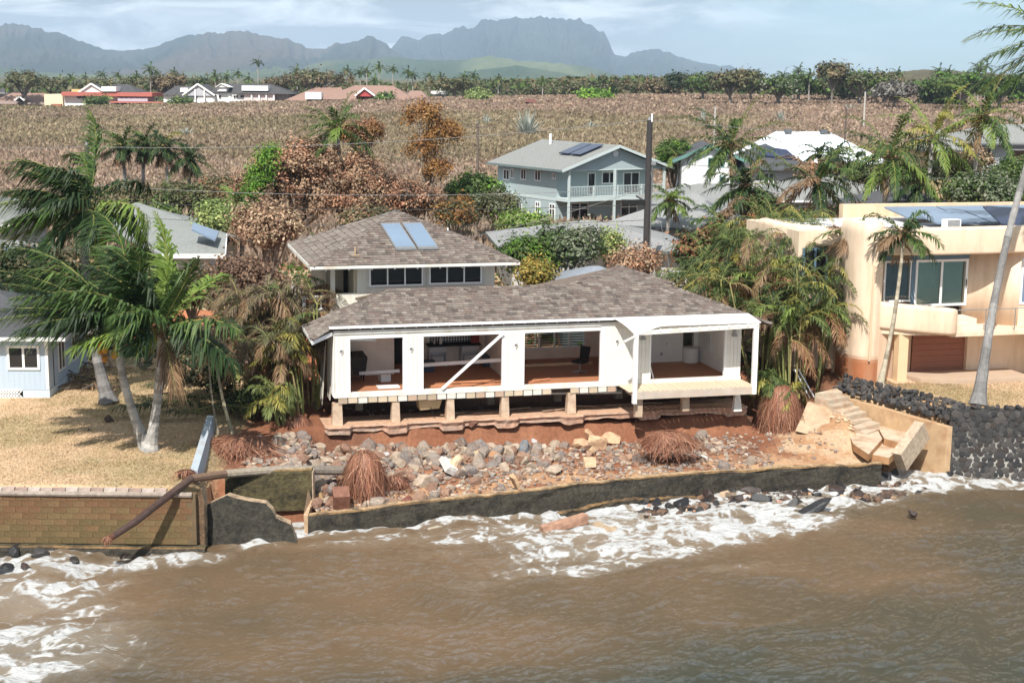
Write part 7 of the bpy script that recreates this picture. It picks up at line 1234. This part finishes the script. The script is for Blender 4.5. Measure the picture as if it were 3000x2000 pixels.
for k, (a, b_, w_, h_, cs) in enumerate(FT):
    D = 452 + (k * 29 % 50) if a < 2000 else 365 + (k * 31 % 60)
    if cs is BRIGHT or a in (1750, 1400): D = 425
    kind = 'bright green' if cs[0] in BRIGHT else ('brown-green' if cs[0] in BRO else ('dark green' if cs[0] in DARKG else ('green' if cs[0] in GREEN else 'olive')))
    tree('%s spreading tree on the far side of the field, %s' % (kind, 'left' if a < 700 else 'centre' if a < 1500 else 'right of centre' if a < 2020 else 'right hill'), a, b_, w_, h_, D, cs, 110, 26, .42, name='far_tree', group='trees across the field', spread=.75, hollow=.45, bc=(.2, .18, .16))
n = 26000; Yq = RG.uniform(470, 640, n); A_ = RG.uniform(-.42, .42, n); Xq = A_ * Yq; hq = (2.5 + 5 * fbm(Xq * .03, Yq * .03, 3, 99)) * RG.random(n) ** .6; P0 = np.stack([Xq, Yq, gh(Xq, Yq) + hq], 1); V, F = leaf_quads(P0, nrm(RG.normal(size=(n, 3)) + np.array([0, -.4, .6])), np.full(n, .8), .6); mb = MB(); mb.add(V, F, pal(OLV + GREEN[:2] + BRO[:1], n)); mb.build('far_woods', LEAF, kind='stuff', label='band of distant woods behind the far buildings', cat='woods')
for k, (a, b_, w_, h_) in enumerate(((285, 298, 80, 30), (530, 300, 75, 26), (1130, 288, 60, 24), (275, 305, 40, 20))):
    tree(('green shrub before the red-eaved building', 'green shrub before the white gable building', 'green shrub before the red gable hall', 'light low shrub at the red-eaved building')[k], a, b_, w_, h_, 436, BRIGHT[2:] + GREEN + LIME[:1], 70, 24, .36, trunk=False, name='shrub', spread=.6)
# ------------------------------------------------------------------ uprooted palms: root balls and the fallen trunk
RTC = [(.29, .125, .075), (.36, .17, .105), (.22, .09, .055), (.43, .24, .15)]
def rootball(t, R3, n, hang, name='roots', c0=(0, 0, 0), seed=0):
    mb = MB(); V, F = ICO2; mb.add(V * np.array(R3) * .80 * (1 + .22 * np.array([vnoise3(tuple(v), 2.6) for v in V]))[:, None] + np.array(c0), F, (.12, .055, .035)); rr = np.random.default_rng(seed)
    for k in range(n):
        lq = rr.uniform(.12, .38); az = rr.uniform(0, 6.28); el = rr.uniform(-.1, 1.45); p0 = np.array([math.cos(az) * math.cos(el), math.sin(az) * math.cos(el), math.sin(el)]); d = np.array([math.cos(az), math.sin(az), .1]) * .45; pts = []; q = p0 * .88
        ns_ = 6
        for j in range(6):
            pts.append(q * np.array(R3) + np.array(c0)); f = j / 5; d = nrm(d + np.array([0, 0, -.75 * hang]) + rr.normal(0, .34, 3)); q = q + d * lq
            rad = np.linalg.norm(q); q = q / rad * max(rad, .97) if q[2] > -.3 else q
        pts = np.array(pts); w_ = rr.uniform(.004, .010); s_ = nrm(np.cross(np.gradient(pts, axis=0), p0 + 1e-3)) * w_; V2 = np.concatenate([pts - s_, pts + s_]); mb.add(V2, [[i, i + 1, 7 + i, 6 + i] for i in range(5)], np.array(RTC[rr.integers(0, 4)]) * rr.uniform(.7, 1.25))
    return mb.build(name, LEAF, t)
fp_ = thing('fallen_palm', 'uprooted palm lying over the sea wall, its root ball on the rubble', 'palm', Gp(1070, 1440)); o_ = np.array(fp_.location)
rootball(fp_, (.66, .62, .86), 1700, 1.0, 'root_ball', Yp(1068, 1385, o_[1]) - o_, 1)
path = [Yp(1030, 1378, 49.2), Yp(912, 1377, 48.3), Yp(780, 1378, 47.7), Yp(660, 1388, 47.1), Yp(560, 1402, 45.5), Yp(500, 1446, 44.4), Yp(400, 1525, 43.7), Yp(335, 1568, 43.4), Yp(316, 1580, 43.35)]
b = MB(); b.tube(np.array(path) - o_, [.17, .16, .15, .14, .13, .12, .11, .10, .08], 9, np.repeat(np.array([(.20, .17, .14), (.26, .22, .18), (.26, .22, .17), (.20, .13, .09), (.09, .06, .05), (.06, .04, .035), (.07, .045, .04), (.10, .05, .035)]), 9, 0)); b.build('trunk', BARK, fp_)
b = MB(); rootball(fp_, (.16, .16, .14), 60, 1.1, 'trunk_end_fibre', path[-1] - o_, 5)
for lab, px, py, D, R3, n, h_ in (('low root mat lying on the right of the rubble', 1960, 1290, 53.2, (.86, .6, .42), 1500, .9), ('big hanging root ball at the right corner of the wrecked house', 2288, 1195, 57.6, (.76, .65, 1.0), 2200, 1.15)):
    q = Yp(px, py, D); t = thing('root_ball', lab, 'roots', (q[0], D, ghf(q[0], D))); rootball(t, R3, n, h_, 'root_fibre', (0, 0, q[2] - ghf(q[0], D)), int(px))
for lab, px, py, z, R3, n in (('matted red roots hanging left of the wrecked house', 865, 1265, 2.0, (.6, .5, .6), 900), ('wide tangle of red roots behind the tall concrete wall', 700, 1320, 2.0, (1.2, .7, .45), 1100), ('small red root tuft beside the fallen root ball', 1165, 1425, 1.0, (.5, .4, .3), 200), ('red root litter at the end of the block wall', 545, 1400, 2.2, (.35, .3, .16), 90)):
    q = Zp(px, py, z); t = thing('root_ball', lab, 'roots', (q[0], q[1], z)); rootball(t, R3, n, .8, 'root_fibre', (0, 0, .15), int(px))
# ------------------------------------------------------------------ yard things left of the house
q = Gp(395, 1050, 2.5); t = thing('low_platform', 'dark low platform behind the palm trunks', 'platform', q); pp = P4(t); pp('bed', mat('dark_boards', (.06, .055, .055), .8, .2), lambda b: b.box(-1.1, 1.0, 0, 1.6, .42, .55))
for dx in (-1.0, .9): pp('leg', BLACK, lambda b: b.box(dx - .05, dx + .05, .1, .2, 0, .42)); pp('leg', BLACK, lambda b: b.box(dx - .05, dx + .05, 1.4, 1.5, 0, .42))
pp('skirt', BLACK, lambda b: b.box(-.95, .85, .3, .34, .0, .415))  # black sheet standing in for the shadow under the platform
b = MB(); b.hexa([(-.42, -.25, 0), (.42, -.25, 0), (.4, .25, 0), (-.4, .25, 0), (-.38, -.2, .42), (.36, -.2, .36), (.35, .2, .4), (-.36, .2, .42)]); b.build('red_bundle', mat('red_tarp', (.42, .045, .035), .6, .15), loc=q + np.array([-.25, .5, .55]), label='red bundle lying on the dark platform', cat='bundle'); b = MB(); b.hexa([(-.22, -.2, 0), (.2, -.2, 0), (.2, .2, 0), (-.2, .2, 0), (-.18, -.1, .3), (.15, -.1, .24), (.15, .15, .26), (-.15, .15, .3)]); b.build('white_bag', WHITE2, loc=q + np.array([-.3, .5, .98]), label='white bag on top of the red bundle', cat='bag')
b = MB(); b.add([(-.35, .05 * math.sin(i), z) for z in (0, .9) for i in range(1)] + [(-.3 + .1 * i, .06 * math.sin(i * 2.), 0) for i in range(7)] + [(-.3 + .1 * i, .05 * math.sin(i * 2.), .85) for i in range(7)], [[2 + i, 3 + i, 10 + i, 9 + i] for i in range(6)]); b.build('white_sheet', WHITE2, loc=Gp(275, 1020, 2.5) + np.array([0, .4, .5]), label='white cloth hanging behind the blue house corner', cat='cloth')
pw = HW(-2.2, 5.2, -1.0); b = MB(); b.box(-.02, .02, 0, 1.0, 0, 2.5); b.box(-.05, .05, -.06, 0, -.05, 2.6); b.box(-.05, .05, 1.0, 1.06, -.05, 2.6); b.build('plywood_sheet', mat('plywood', (.34, .16, .055), .8, .25, 3.), loc=(pw[0], pw[1], ghf(pw[0], pw[1]) - .1), rot=(0, 0, R_(-38)), label='orange plywood sheet standing left of the wrecked house', cat='board')
b = MB(); V, F = ICO2; b.add(V * np.array([2.6, 1.6, .8]) * (1 + .1 * np.array([vnoise3(tuple(v), 2.) for v in V]))[:, None], F, (.40, .15, .07)); b.build('earth_pile', mat('orange_earth', None, .95, .2, 6., .8, 20.), loc=Gp(555, 960, 2.5) + np.array([0, 0, .1]), label='orange earth pile behind the left thicket', cat='pile', smooth=True)
q = Gp(318, 1410 - 175, 2.3); obj('rock', rockmesh(900, (.07, .055, .05), 2), None, loc=q + np.array([0, 0, .1]), scale=.22, label='dark rock lying alone on the left lawn', cat='rock'); q = Gp(262, 1262, 2.3); obj('rock', rockmesh(901, (.09, .07, .06), 2), None, loc=q + np.array([0, 0, .03]), scale=.08, label='small dark stone on the left lawn near the lone rock', cat='rock'); q = Gp(578, 1305, 2.3); obj('rock', rockmesh(902, (.14, .11, .09), 2), None, loc=q + np.array([0, 0, .05]), scale=.13, label='small rock on the lawn beside the boundary wall', cat='rock')
# hanging pipes and wires below the torn floor, splintered battens on the footing
for k, (u, v, l_) in enumerate(((1.1, .5, .5), (3.6, .35, .8), (5.6, .6, .6), (7.9, .5, .7), (10.0, .4, .5))):
    part('hanging_cable', BLACK, lambda b: b.tube([(u, v, -.37), (u + .12, v - .1, -.37 - l_ * .6), (u + .3, v, -.37 - l_)], .012, 5))
part('drain_pipe', WHITE2, lambda b: b.tube([(7.6, 1.2, -.5), (11.6, 1.2, -.62)], .05, 8)); part('drain_pipe', WHITE2, lambda b: b.tube([(9.4, 1.2, -.56), (9.4, 1.3, -1.15)], .05, 8))
for k in range(7):
    q = HW(4.6 + k * 1.35, rnd.uniform(.3, 1.1), -1.06); a = HA + rnd.uniform(-.5, .5); b = MB(); b.box(-.55, .55, -.04, .04, 0, .03, ((.45, .30, .2), (.30, .2, .14))[k % 2]); b.build('batten', VWOOD, loc=q, rot=(0, rnd.uniform(-.06, .06), a), label='splintered batten lying on the footing under the house', cat='batten', group='battens under the house')
